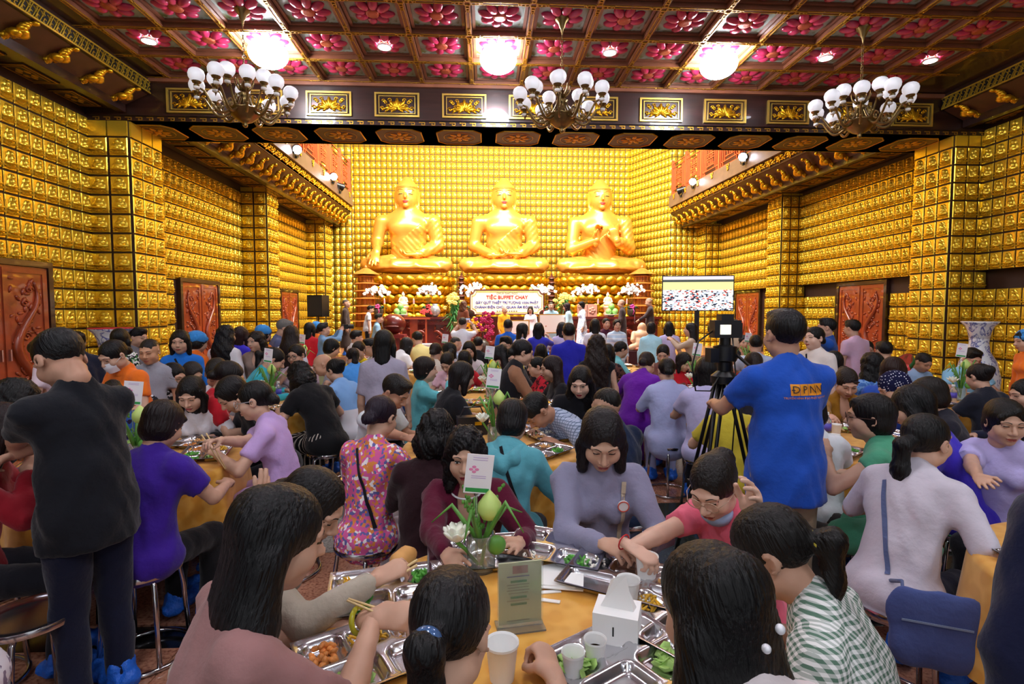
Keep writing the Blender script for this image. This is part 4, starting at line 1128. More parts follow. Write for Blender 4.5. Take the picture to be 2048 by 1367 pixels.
# hair ---------------------------------------------------------------
_HAIR = {}
def hair_mesh(style, lod, pb):
    """style in head space; pb = head pitch (deg, rounded) so loose hair still hangs down"""
    loose = style in ('long', 'longwavy', 'pony', 'bob', 'curly', 'highpony')
    key = (style, lod, pb if loose else 0)
    if key in _HAIR: return _HAIR[key]
    v = Vol(); post = None
    dn = np.array((0, math.sin(math.radians(pb)), -math.cos(math.radians(pb))))     # world down seen from the pitched head
    bk = np.array((0, -math.cos(math.radians(pb)), -math.sin(math.radians(-pb)) * -1))
    face = dict(c=(0, .118, -.035), r=(.066, .080, .126))
    cut_plane = None; vox = (.0075, .0115, .017)[lod]; amp = .0016; frq = 34
    if style in ('men', 'buzz', 'thin'):
        g = .0 if style == 'men' else (-.007 if style == 'buzz' else -.004)
        v.ell((0, -.016, .040), (.083 + g, .106 + g, .094 + g))
        if style == 'men': v.ell((0, .040, .104), (.060, .048, .028))
        face = dict(c=(0, .125, -.030), r=(.074, .080, .122)); cut_plane = 'men'
    elif style in ('bob', 'curly', 'shortf'):
        v.ell((0, -.018, .040), (.087, .110, .098))
        if style == 'shortf':
            v.ell((0, -.035, -.025), (.086, .082, .080)); face = dict(c=(0, .114, -.038), r=(.066, .082, .122)); v.cap((-.02, .07, .098), (.058, .070, .055), .014, .010)
        else:
            L = .13 if style == 'bob' else .15
            for s in (-1, 1):
                v.chain([(s * .066, .015, .03), np.array((s * .074, .0, -.03)), np.array((s * .078, -.005, -.03)) + dn * L * .75], [.030, .032, .024])
            v.chain([np.array((0, -.075, .0)), np.array((0, -.075, -.02)) + dn * L], [.075, .070], flat=.55)
            face = dict(c=(0, .122, -.045), r=(.061, .090, .126))
        if style == 'curly': amp = .006; frq = 60; v.ell((0, -.04, -.05), (.105, .095, .10))
    elif style in ('long', 'longwavy'):
        v.ell((0, -.016, .038), (.084, .108, .096))
        e = np.array((0, -.080, .0)) + dn * (.46 if style == 'long' else .38)
        for s in (-1, 1):
            v.chain([(s * .060, -.01, .03), np.array((s * .070, -.03, -.03)), np.array((s * .085, -.055, -.05)) + dn * .12, np.array((s * .070, -.085, -.03)) + dn * .38], [.034, .038, .050, .036])
        v.chain([np.array((0, -.07, .02)), np.array((0, -.085, 0)) + dn * .18, e], [.088, .112, .095], flat=.55)
        face = dict(c=(0, .122, -.042), r=(.060, .090, .130))
        if style == 'longwavy': amp = .005; frq = 40
    elif style in ('pony', 'highpony'):
        v.ell((0, -.016, .036), (.081, .105, .093))
        z0 = .0 if style == 'pony' else .055
        a = np.array((0, -.108, z0)); 
        v.ell(a + np.array((0, -.012, 0)), (.026, .024, .024))
        v.chain([a, a + np.array((0, -.045, -.01)), a + np.array((0, -.052, 0)) + dn * .12, a + np.array((0, -.045, 0)) + dn * .27], [.020, .034, .036, .012], flat=.8)
        face = dict(c=(0, .122, -.045), r=(.070, .088, .128)); cut_plane = 'up'
    elif style in ('bun', 'lowbun'):
        v.ell((0, -.016, .036), (.081, .105, .093))
        v.ell((0, -.110, .055 if style == 'bun' else -.025), (.046, .038, .042))
        face = dict(c=(0, .122, -.045), r=(.070, .088, .128)); cut_plane = 'up'
    elif style == 'cap':
        v.ell((0, -.03, .050), (.098, .118, .092)); v.cap((-.07, .04, .05), (.07, .04, .05), .02); face = dict(c=(0, .125, -.04), r=(.074, .075, .105)); cut_plane = 'cap'; amp = .0035; frq = 70
    elif style == 'scarf':
        v.ell((0, -.02, .036), (.086, .112, .102)); v.ell((0, -.10, -.03), (.05, .035, .05)); v.chain([(0, -.11, -.04), (0, -.125, -.13)], [.04, .025], flat=.4)
        face = dict(c=(0, .126, -.045), r=(.070, .085, .112)); cut_plane = 'up'; amp = .002
    cx, cr = np.array(face['c']), np.array(face['r'])
    def post(F, X, Y, Z):
        a = np.arctan2(X, -(Y + .02) + 1e-4)
        F = F + amp * np.sin(frq * a + 7 * np.sin(30 * Z)) + amp * .6 * np.sin(frq * 1.7 * X + 60 * Z * (0.25 if amp < .004 else 1))
        x, y, z = (X - cx[0]) / cr[0], (Y - cx[1]) / cr[1], (Z - cx[2]) / cr[2]
        k0 = np.sqrt(x * x + y * y + z * z); d = (k0 - 1) * cr.min()
        F = np.maximum(F, -d)
        if cut_plane == 'men':   # clear of the ears, short nape
            F = np.maximum(F, -(Z - (-.045 + np.clip((Y + .035) * 1.1, 0, .075))))
        elif cut_plane == 'up':
            F = np.maximum(F, np.where(Y > -.125, -(Z - (-.052 + np.clip((Y + .02) * .9, 0, .06))), -1)) if style not in ('pony',) else np.maximum(F, np.where(Y > -.095, -(Z - (-.055 + np.clip((Y + .02) * .9, 0, .06))), -1))
        elif cut_plane == 'cap':
            F = np.maximum(F, -(Z - (-.022 + np.clip((Y + .02) * .5, 0, .05))))
        return F
    _HAIR[key] = v.mesh(vox, k=.02, post=post)
    return _HAIR[key]

# materials ----------------------------------------------------------
def skin_mat(tone):
    return mat('skin_' + tone, tone, 0.5, 0, vary=.06, vscale=14, spec=.35)
LIPS = {}
def lips_mat(c): return mat('lips_' + c, c, 0.4)
EYEW = mat('eye_white', 'E4E0DC', .3); EYED = mat('eye_dark', '16100E', .25)
def brow_mat(c): return mat('brow_' + c, c, .7)
def hair_mat(c):
    nm = 'hair_' + c
    if nm in MATS: return MATS[nm]
    if int(c[:2], 16) < 0x40: c = ''.join('%02X' % int(int(c[i:i + 2], 16) * .72) for i in (0, 2, 4))
    m = mat(nm, c, .42, 0, bump=.5, bscale=70, stretch=(1.6, 1.6, .16), spec=.3)
    return m
def cloth(c, kind='plain', c2=None, c3=None):
    nm = f'cloth_{kind}_{c}_{c2 or ""}_{c3 or ""}'
    if nm in MATS: return MATS[nm]
    if kind == 'plain': return mat(nm, c, .85, 0, bump=.25, bscale=26, sheen=.15, spec=.2)
    m, nt, bs = nodes_of(nm)
    tc = N(nt, 'TexCoord'); bs.inputs['Roughness'].default_value = .85; bs.inputs['Specular IOR Level'].default_value = .2
    A, B = (*srgb(c), 1), (*srgb(c2), 1)
    mx = N(nt, 'Mix', data_type='RGBA'); mx.inputs['A'].default_value = A; mx.inputs['B'].default_value = B
    out = mx.outputs['Result']
    sep = N(nt, 'SeparateXYZ'); nt.links.new(tc.outputs['Object'], sep.inputs[0])
    def wave(sock, freq, thr):
        a = N(nt, 'Math', operation='MULTIPLY'); a.inputs[1].default_value = freq; nt.links.new(sock, a.inputs[0])
        s = N(nt, 'Math', operation='SINE'); nt.links.new(a.outputs[0], s.inputs[0])
        g = N(nt, 'Math', operation='GREATER_THAN'); g.inputs[1].default_value = thr; nt.links.new(s.outputs[0], g.inputs[0])
        return g.outputs[0]
    if kind == 'gingham':
        w1 = wave(sep.outputs[0], 380, 0); w2 = wave(sep.outputs[2], 380, 0)
        ad = N(nt, 'Math', operation='ADD'); nt.links.new(w1, ad.inputs[0]); nt.links.new(w2, ad.inputs[1])
        hf = N(nt, 'Math', operation='MULTIPLY'); hf.inputs[1].default_value = .5; nt.links.new(ad.outputs[0], hf.inputs[0])
        nt.links.new(hf.outputs[0], mx.inputs['Factor'])
    elif kind == 'plaid':
        w1 = wave(sep.outputs[0], 300, .72); w2 = wave(sep.outputs[2], 300, .72)
        ad = N(nt, 'Math', operation='MAXIMUM'); nt.links.new(w1, ad.inputs[0]); nt.links.new(w2, ad.inputs[1]); nt.links.new(ad.outputs[0], mx.inputs['Factor'])
    elif kind == 'vstripe':
        # stripes that fan around the body
        at = N(nt, 'Math', operation='ARCTAN2'); nt.links.new(sep.outputs[0], at.inputs[0]); nt.links.new(sep.outputs[1], at.inputs[1])
        nt.links.new(wave(at.outputs[0], 34, .6), mx.inputs['Factor'])
    elif kind == 'hstripe':
        nt.links.new(wave(sep.outputs[2], 70, .80), mx.inputs['Factor'])
    elif kind == 'dots':
        vo = N(nt, 'TexVoronoi', Scale=58.0, Randomness=.15); nt.links.new(tc.outputs['Object'], vo.inputs['Vector'])
        g = N(nt, 'Math', operation='LESS_THAN'); g.inputs[1].default_value = .26; nt.links.new(vo.outputs['Distance'], g.inputs[0]); nt.links.new(g.outputs[0], mx.inputs['Factor'])
    elif kind == 'floral':
        vo = N(nt, 'TexVoronoi', Scale=62.0); nt.links.new(tc.outputs['Object'], vo.inputs['Vector'])
        rp = N(nt, 'ValToRGB'); rp.color_ramp.interpolation = 'CONSTANT'; e = rp.color_ramp.elements
        e[0].color = A; e[1].position = .3; e[1].color = B; e.new(.55).color = (*srgb(c3), 1); e.new(.72).color = A; e.new(.86).color = (*srgb('F0E6EA'), 1)
        sp = N(nt, 'SeparateColor'); nt.links.new(vo.outputs['Color'], sp.inputs[0]); nt.links.new(sp.outputs[0], rp.inputs[0])
        out = rp.outputs[0]
    elif kind == 'spots':   # loose dark/light blotches
        nz = N(nt, 'TexNoise', Scale=24.0, Detail=2.0); nt.links.new(tc.outputs['Object'], nz.inputs['Vector'])
        g = N(nt, 'Math', operation='GREATER_THAN'); g.inputs[1].default_value = .55; nt.links.new(nz.outputs['Fac'], g.inputs[0]); nt.links.new(g.outputs[0], mx.inputs['Factor'])
    elif kind == 'split':   # yoke colour above, striped below
        g = N(nt, 'Math', operation='LESS_THAN'); g.inputs[1].default_value = float(c3); nt.links.new(sep.outputs[2], g.inputs[0]); nt.links.new(g.outputs[0], mx.inputs['Factor'])
    nt.links.new(out, bs.inputs['Base Color'])
    return m
SHOE = mat('shoe_cover', '1E6CE0', .45, 0, bump=.6, bscale=35)

# bodies -------------------------------------------------------------
def _n(v): v = np.asarray(v, float); return v / max(np.linalg.norm(v), 1e-9)
def ik(S, W, l1, l2, pole):
    S, W = np.array(S, float), np.array(W, float); d = W - S; L = np.linalg.norm(d); mx = (l1 + l2) * .995
    if L > mx: W = S + d / L * mx; d = W - S; L = mx
    u = d / max(L, 1e-6); a = (l1 * l1 - l2 * l2 + L * L) / (2 * L); h = math.sqrt(max(l1 * l1 - a * a, 0))
    p = np.array(pole, float); p = p - u * (p @ u); p = _n(p)
    return S + u * a + p * h, W
def skeleton(seated, lean, hp, hy, hands, male, shrug=0.0, twist=0.0, nod=0.0):
    J = {}
    P = np.array((0, 0, .56 if seated else .90)); J['P'] = P
    def d(a): a = math.radians(a); return np.array((0, math.sin(a), math.cos(a)))
    w = P + d(lean * .55) * .16; c = w + d(lean) * .20; n = c + d(lean * 1.12) * .145
    J['waist'], J['chest'], J['neck'] = w, c, n
    sw = .172 if male else .150
    fw = np.array((0, math.cos(math.radians(lean)), -math.sin(math.radians(lean))))
    tw = math.radians(twist); sx = np.array((math.cos(tw), -math.sin(tw), 0))
    J['fw'] = fw
    for i, s in ((0, -1), (1, 1)):
        J['sh', i] = n + s * sx * sw - d(lean) * (.055 - shrug) - fw * .005
        J['hip', i] = P + np.array((s * .088, 0, -.02))
    nd = d(lean * .9 + hp * .25 + 8 + nod)
    hc = n + nd * .165 + np.array((0, .012, 0))
    R = np.array(Matrix.Rotation(math.radians(-hy), 3, 'Z') @ Matrix.Rotation(math.radians(-hp), 3, 'X'))
    R = R * 1.06; M = np.eye(4); M[:3, :3] = R; M[:3, 3] = hc; J['head'] = M
    J['atlas'] = hc + R @ np.array((0, -.02, -.085))
    J['top'] = hc + R @ np.array((0, -.02, .118))
    if R[2, 2] < .9: J['top'] = np.array((J['top'][0], J['top'][1], hc[2] + max((R @ np.array(q))[2] for q in ((0, -.02, .118), (0, -.10, .08), (0, .03, .11)))))
    for i, s in ((0, -1), (1, 1)):
        if hands and hands[i] is not None:
            t = np.array(hands[i][:3], float)
        else:
            t = np.array((s * .20, .42, .80)) if seated else np.array((s * .24, .05, .80))
        low = t[2] < J['sh', i][2] - .1
        pole = (s * .75, -.55, -.75) if low else (s * .8, .1, -.9)
        e, wv = ik(J['sh', i], t, .265, .235, pole)
        J['el', i], J['wr', i] = e, wv
    return J
def legs_of(J, seated, s, i, spread=0.0, foot=None, tuck=0.0):
    hip = J['hip', i]
    if seated:
        kn = np.array((s * (.115 + spread), .40, .50)); an = np.array((s * (.105 + spread * .6), .36 - tuck, .085)); toe = an + np.array((s * .012, .16, -.05))
    else:
        kn = np.array((s * .092, .015, .48)); an = np.array((s * .092 + s * spread, -.015, .085)); toe = an + np.array((s * .02, .165, -.05))
    return hip, kn, an, toe
_BODY = {}
def person_meshes(key, seated, lean, hp, hy, hands, hpose, male, lod, top, hem, sleeve, neckline, bottom, stout, eyes, spread, twist, tuck, nod, hlod):
    """returns joints and mesh arrays for body, top and bottom"""
    if key in _BODY: return _BODY[key]
    J = skeleton(seated, lean, hp, hy, hands, male, twist=twist, nod=nod)
    P, w, c, n = J['P'], J['waist'], J['chest'], J['neck']; fw = J['fw']
    f = stout; th = (1.0, 1.03, 1.12)[lod]
    vb = (.020, .031, .042)[lod]; vc = (.0195, .028, .038)[lod]; vt = (.025, .034, .044)[lod]
    B = Vol()
    B.cap(P, w, .135 * f, .118 * f, flat=.72).cap(w, c, .115 * f, .130 * f, flat=.66).cap(c, n - (n - c) * .45, .130 * f, .10 * f, flat=.6)
    B.cap(J['sh', 0], J['sh', 1], .042, k=.04).cap(n - (n - c) * .3, J['atlas'], .058 if male else .050, .054 if male else .046, k=.03)
    for i, s in ((0, -1), (1, 1)):
        S, E, W = J['sh', i], J['el', i], J['wr', i]
        B.chain([S, E], [.046 * f * th, .038 * th]); B.chain([E, E + (W - E) * .3, W], [.039 * th, .0385 * th, .0265 * th], k=.012)
        hip, kn, an, toe = legs_of(J, seated, s, i, spread, tuck=tuck)
        B.chain([hip, kn], [.078 * f, .052]); B.chain([kn, kn + (an - kn) * .35, an], [.052, .050, .034]); B.cap(an, toe, .036, .03, flat=.8, k=.02)
    V, Q = B.mesh(vb, k=.022)
    parts = [(V, Q, 0)]
    HV, HQ, HM = head_parts(hlod, male, eyes)
    parts.append((xf(HV, J['head']), HQ, HM))
    for i, s in ((0, -1), (1, 1)):
        hv, hq = hand_mesh(hpose[i], hlod)
        E, W = J['el', i], J['wr', i]
        spec = hands[i] if hands else None
        fd = _n(W - E)
        if spec is not None and len(spec) > 3 and spec[3] is not None: fd = _n(spec[3])
        elif spec is None and not seated: fd = _n(fd + np.array((0, 0, -.4)))
        else: fd = _n(fd + np.array((-s * .25, .2, -.05)))
        pn = np.array(spec[4] if (spec is not None and len(spec) > 4) else ((-s * .5, 0, -1) if (seated or spec is not None) else (-s, .25, 0)), float)
        z = -_n(pn - fd * (pn @ fd)); x = np.cross(fd, z)
        M = np.eye(4); M[:3, 0], M[:3, 1], M[:3, 2], M[:3, 3] = x, fd, z, W
        J['hand', i] = M
        vv = hv.copy(); qq = hq
        if s < 0: vv = vv * np.array((-1, 1, 1), np.float32); qq = hq[:, ::-1]
        parts.append((xf(vv, M), qq, 0))
    body = joinm(parts)
    # ---- garment for the upper body
    g = .016 if lod == 0 else .02
    T = Vol(); o = g; hw = .150 if male else .168
    T.cap(P + (w - P) * .2, w, .140 * f + o, .122 * f + o, flat=.74).cap(w, c, .122 * f + o, .136 * f + o, flat=.68).cap(c, n - (n - c) * .42, .136 * f + o, .105 * f + o, flat=.64)
    T.cap(J['sh', 0], J['sh', 1], .046 + o * .5, k=.05)
    T.cap(n - (n - c) * .42, n + (J['atlas'] - n) * (.24 if hp < 30 else .36) - fw * (.014 if hp < 30 else .020), .085, .064, k=.03, flat=.9)
    for i in (0, 1): T.cap(n - fw * .01, J['sh', i], .046, .044, k=.03)
    if not male:
        for s in (-1, 1): T.ell(c + fw * (.072 + .02 * f) + np.array((s * .062, 0, .0)) - (n - c) * .05, (.058 * f, .050 * f, .058 * f), k=.03)
    if seated:
        T.ell(P + np.array((0, -.012, .0)), (.176 * f + o * .5, .138 * f + o * .6, .10), k=.04)
        if hem > 0: T.ell(P + np.array((0, -.02, -.03 - hem * .25)), (.178 * f, .14 * f, .08 + hem * .35), k=.05)
        if hem > .1:
            for s in (-1, 1): T.cap(P + np.array((s * .08, .02, 0)), P + np.array((s * .11, .22, -.02)), .105, .10, k=.05)
    else:
        T.cap(w, P + np.array((0, 0, -.04)), (.140 if male else .130) * f + o, hw * f + o, flat=.80); T.cap(P + np.array((0, 0, -.04)), P + np.array((0, 0, -.06 - hem)), hw * f + o, (hw + .002 + .09 * hem) * f + o, flat=.80)
    sl = {'none': .0, 'cap': .22, 'short': .62, 'half': .95, 'long': 2.0}[sleeve]
    for i, s in ((0, -1), (1, 1)):
        S, E, W = J['sh', i], J['el', i], J['wr', i]
        if sl > 0:
            e1 = S + (E - S) * min(1, sl); T.cap(S, e1, .056 * f + o * .4, (.056 if sl < .9 else .046) * f + o * .35, k=.03)
            if sl > 1.0: T.chain([E, E + (W - E) * .88], [.048 + o * .3, .037 + o * .3], k=.02)
    if neckline == 'v': T.ell(n + fw * .085 - (n - c) * .42, (.045, .06, .105), _rot(-lean * .5), k=.01, sub=True)
    elif neckline == 'scoop': T.ell(n + fw * .08 - (n - c) * .05, (.075, .06, .05), k=.01, sub=True)
    fa = (.0045, .004, .002)[lod]
    def folds(F, X, Y, Z):
        near = F < .05
        F2 = F + fa * np.sin(26 * Z + 10 * X + 5 * np.sin(17 * X + 9 * Y)) + fa * .7 * np.sin(41 * X - 33 * Z + 3 * np.sin(25 * Y))
        if sl > 0 and sl < 1.5:   # clean sleeve ends
            for i in (0, 1):
                S, E = J['sh', i], J['el', i]; u = _n(E - S); lim = np.linalg.norm(E - S) * sl + .012
                q = (X - S[0]) * u[0] + (Y - S[1]) * u[1] + (Z - S[2]) * u[2]
                rr = np.sqrt(np.maximum((X - S[0]) ** 2 + (Y - S[1]) ** 2 + (Z - S[2]) ** 2 - q * q, 0))
                m = (q > lim * .8) & (rr < .085) & (np.abs(X) > .10)
                F2 = np.where(m, np.maximum(F2, q - lim), F2)
        if not seated:
            F2 = np.maximum(F2, (P[2] - .05 - hem) - Z)
        return F2
    top_m = T.mesh(vc, k=.03, post=folds) if top else None
    # ---- lower garment
    L = Vol()
    if bottom in ('trousers', 'shorts'):
        L.ell(P + np.array((0, 0, -.015)), ((.138 if male else .150) * f, .112 * f, .10), k=.04)
        for i, s in ((0, -1), (1, 1)):
            hip, kn, an, toe = legs_of(J, seated, s, i, spread, tuck=tuck)
            L.cap(hip, kn, .088 * f, .066, k=.03)
            if bottom == 'trousers': L.cap(kn, an + np.array((0, 0, .0)), .067, .056, k=.03)
    elif bottom == 'skirt':
        L.ell(P, (.165 * f, .128 * f, .11), k=.05)
        if seated:
            for s in (-1, 1): L.cap(P + np.array((s * .07, 0, -.01)), np.array((s * .11, .40, .49)), .10 * f, .085, k=.08); L.cap(np.array((s * .11, .40, .48)), np.array((s * .12, .38, .14)), .085, .085, k=.08)
            L.cap((0, .40, .48), (0, .38, .16), .10, .10, k=.08)
        else: L.cap(P, (0, 0, .14), .155 * f, .20, flat=.75)
    bot_m = None
    if bottom:
        bot_m = L.mesh(vt, k=.03, post=lambda F, X, Y, Z: F + fa * np.sin(23 * Z + 9 * X + 4 * np.sin(20 * Y)) + fa * .8 * np.sin(40 * X + 21 * Y))
    _BODY[key] = (J, body, top_m, bot_m)
    return _BODY[key]
_MESHCACHE = {}
def obj_mats(o, mats):
    for i, m in enumerate(mats):
        o.material_slots[i].link = 'OBJECT'; o.material_slots[i].material = m
def cached(key, name, build):
    if key not in _MESHCACHE: _MESHCACHE[key] = build(name)
    return _MESHCACHE[key]
PEOPLE = []; SPOTS = []
def settle(x, ytop, D, face, seat, lean, hp, hy, male, twist, nod, floor, smin, smax, shift):
    """slide a guest a little nearer or farther so that nobody sits inside a table or a neighbour"""
    J0 = skeleton(seat, lean, hp, hy, None, male, twist=twist, nod=nod); T = J0['top']; rz = -math.radians(face); c, s = math.cos(rz), math.sin(rz)
    best = None; span = .05 * D if D < 3.4 else min(.7, .11 * D)
    for d in np.linspace(-span, span, 41):
        t = aty(x, ytop, D + d); q = (t[2] - floor) / T[2]; sc = min(max(q, smin), smax)
        lx, ly = t[0] - (T[0] * c - T[1] * s) * sc, t[1] - (T[0] * s + T[1] * c) * sc
        cost = abs(d) / span * .55 + 8 * abs(q - sc) + .3 * abs(sc - .97)
        if floor == 0:
            for tx, ty in TABLES.values():
                g = math.hypot(lx - tx, ly - ty); need = .84 if seat else .90
                if g < need: cost += 9 * (need - g)
        for ox, oy in SPOTS:
            g = math.hypot(lx - ox, ly - oy)
            if g < .56: cost += 7 * (.56 - g)
        if best is None or cost < best[0]: best = (cost, d, lx, ly)
    SPOTS.append(best[2:]); return D + best[1]
def person(x, ytop, D, face, label, hair=('bob', '14100F'), top=('C0C0C0', 'short'), bottom=('trousers', '1A1A22'), seat=True, lean=14, hp=18, hy=0, hands=None, hpose=('relax', 'relax'),
           male=False, skin='C99E86', lod=1, hem=0.05, neckline=None, collar=None, stout=1.0, eyes='down', spread=0.0, twist=0.0, tuck=0.0, nod=0.0, floor=0.0, covers=True, group=None, lips=None, smin=.86, smax=1.12, bare=False, share=None, stool=True, shift=None):
    """x, ytop: where the crown of the head shows; D: distance down the hall; face: heading in degrees (0 looks to the altar, 90 to the right wall)"""
    if D > 6.6 and lod == 1: lod = 2
    pkey = share or ('p', len(PEOPLE))
    key = (pkey, seat, male, lod)
    D = settle(x, ytop, D, face, seat, lean, hp, hy, male, twist, nod, floor, smin, smax, shift)
    if hands and any(h is not None and h[0] == 'px' for h in hands):
        J0 = skeleton(seat, lean, hp, hy, None, male, twist=twist, nod=nod); tg = aty(x, ytop, D); T0_ = J0['top']; q = min(max((tg[2] - floor) / T0_[2], smin), smax)
        rz0 = -math.radians(face); c0_, s0_ = math.cos(rz0), math.sin(rz0)
        lx, ly = tg[0] - (T0_[0] * c0_ - T0_[1] * s0_) * q, tg[1] - (T0_[0] * s0_ + T0_[1] * c0_) * q
        if shift: lx += shift[0]; ly += shift[1]
        hh = []
        for h in hands:
            if h is not None and h[0] == 'px':
                wp = atz(h[1], h[2], h[3]); dx, dy = wp[0] - lx, wp[1] - ly
                loc_ = ((dx * c0_ + dy * s0_) / q, (-dx * s0_ + dy * c0_) / q, (h[3] - floor) / q)
                hh.append(loc_ + tuple(h[4:]))
            else: hh.append(h)
        hands = hh
    tcol = top[0]; sleeve = top[1]
    key = key + (lean, hp, hy, sleeve, hem, neckline, bottom[0] if bottom else None, stout, eyes, spread, tuck)
    J, body, tm, bm = person_meshes(key, seat, lean, hp, hy, hands, hpose, male, lod, True, hem, sleeve, neckline, bottom[0] if bottom else None, stout, eyes, spread, twist, tuck, nod, 1 if (lod == 0 and math.cos(math.radians(face + hy)) > .45) else lod)
    tgt = aty(x, ytop, D)
    T = J['top']; s = (tgt[2] - floor) / T[2]
    sc = min(max(s, smin), smax)
    if abs(sc - s) > .015: print('SCALE', label[:44], 'wants', round(s, 2), 'D', D)
    rz = -math.radians(face); cr, sr = math.cos(rz), math.sin(rz)
    px, py = T[0] * sc, T[1] * sc
    loc = (tgt[0] - (px * cr - py * sr), tgt[1] - (px * sr + py * cr), floor)
    if shift: loc = (loc[0] + shift[0], loc[1] + shift[1], loc[2])
    lipc = lips or ('A8605A' if male else 'B0564E')
    bcol = hair[1] if hair else '3A302A'
    mats = [skin_mat(skin), lips_mat(lipc), EYEW, EYED, brow_mat('2A201C')]
    me = cached((key, 'body'), 'person', lambda nm: np_mesh(nm, body[0], body[1], mats, body[2]))
    o = link('person', me, None, loc, rz); o.scale = (sc, sc, sc)
    obj_mats(o, mats)
    props(o, label, 'person', group)
    def child(nm, arr, m, k):
        me = cached((key, k), nm, lambda q: np_mesh(q, arr[0], arr[1], [m]))
        c = link(nm, me, o); obj_mats(c, [m]); return c
    if tm is not None and len(tm[0]): J_top = child(top[2] if len(top) > 2 else 'shirt', tm, cloth(*tcol) if isinstance(tcol, tuple) else cloth(tcol), 'top')
    if bm is not None and len(bm[0]): child(bottom[0], bm, cloth(*bottom[1]) if isinstance(bottom[1], tuple) else cloth(bottom[1]), 'bottom')
    if hair and hair[0]:
        st = hair[0]; pb = int(round(hp / 15.0)) * 15
        def hchild(style, col, nm):
            lo = 0 if lod == 0 else (1 if lod == 1 else 2)
            k = ('hair', style, lo, pb if style in ('long', 'longwavy', 'pony', 'bob', 'curly', 'highpony') else 0)
            hm = hair_mat(col) if isinstance(col, str) else cloth(*col)
            me = cached(k, nm, lambda q: (lambda a: np_mesh(q, a[0], a[1], [hm]))(hair_mesh(style, lo, pb)))
            c = link(nm, me, o); c.matrix_local = Matrix(J['head'].tolist()); obj_mats(c, [hm]); return c
        if st == 'cap': hchild('shortf', '14100F', 'hair'); hchild('cap', hair[1] if isinstance(hair[1], tuple) else ('3C8ED8',), 'cap')
        elif st == 'scarf': hchild('scarf', hair[1], 'headscarf')
        else: hchild(st, hair[1], 'hair')
    if collar:
        cm = cloth(collar) if isinstance(collar, str) else cloth(*collar)
        d = _n(J['atlas'] - J['neck']); n = J['neck']
        q = Vector(d).to_track_quat('Z', 'Y').to_matrix().to_4x4(); q.translation = Vector(n - d * .012)
        cb = MB().lathe([(.070, -.012), (.078, .006), (.064, .046), (.058, .044), (.058, .0)], 18, M=q)
        cb.build('collar', cm, o, smooth=True)
    if covers:
        for i, sgn in ((0, -1), (1, 1)):
            hip, kn, an, toe = legs_of(J, seat, sgn, i, spread, tuck=tuck)
            k = ('shoe', seat, spread, tuck, i)
            def mk(nm):
                v = Vol().cap(an + np.array((0, -.03, -.02)), toe + np.array((0, .05, .012)), .058, .05, flat=.8).cap(an, an + np.array((0, 0, .04)), .052, .056)
                a = v.mesh(.013, k=.02, post=lambda F, X, Y, Z: F + .005 * np.sin(60 * X + 40 * Z + 3 * np.sin(50 * Y)) + .004 * np.sin(90 * Y))
                a[0][:, 2] = np.maximum(a[0][:, 2], .001)
                return np_mesh(nm, a[0], a[1], [SHOE])
            link('shoe_cover', cached(k, 'shoe_cover', mk), o)
    if seat and stool: place_stool(loc, sc, label)
    o_info = dict(o=o, J=J, sc=sc, rz=rz, loc=loc)
    PEOPLE.append(o_info)
    return o_info
def W(info, p):
    """local point of a person -> world"""
    s, rz, l = info['sc'], info['rz'], info['loc']; x, y, z = (q * s for q in p)
    return (l[0] + x * math.cos(rz) - y * math.sin(rz), l[1] + x * math.sin(rz) + y * math.cos(rz), l[2] + z)
def headpart(info, mb, name, m, smooth=True):
    """a small part given in head space (glasses, mask, hair tie)"""
    o = mb.build(name, m, info['o'], smooth=smooth); o.matrix_local = Matrix(info['J']['head'].tolist()); return o
def glasses(info, col='101014'):
    b = MB()
    for s in (-1, 1):
        b.tube([(s * .033 + .026 * math.cos(a), .104, .006 + .022 * math.sin(a)) for a in np.linspace(0, 2 * PI, 18, endpoint=False)], .0018, 5, closed=True)
        b.tube([(s * .059, .102, .012), (s * .080, .06, .014), (s * .083, -.01, .008)], .0018, 5)
    b.tube([(-.008, .106, .010), (.008, .106, .010)], .002, 5)
    return headpart(info, b, 'glasses', mat('frame_' + col, col, .3, .4))
def mask(info, col='E8E6EE'):
    b = MB(); V = []; 
    for i, z in enumerate(np.linspace(-.012, -.105, 7)):
        for a in np.linspace(-1, 1, 11):
            t = i / 6; w = (.066 - .018 * abs(t - .35)); d = .118 - .052 * a * a - .014 * abs(t - .4) * 2
            V.append((w * a, d, z))
    b.add(V, [(i * 11 + j, i * 11 + j + 1, (i + 1) * 11 + j + 1, (i + 1) * 11 + j) for i in range(6) for j in range(10)])
    for s in (-1, 1): b.tube([(s * .064, .07, -.03), (s * .082, 0, .0)], .0015, 4)
    return headpart(info, b, 'face_mask', mat('mask_' + col, col, .8))
def strap(info, pts, r=.009, col='14141A', name='bag_strap'):
    return MB().tube(pts, r, 6).build(name, cloth(col), info['o'], smooth=True)
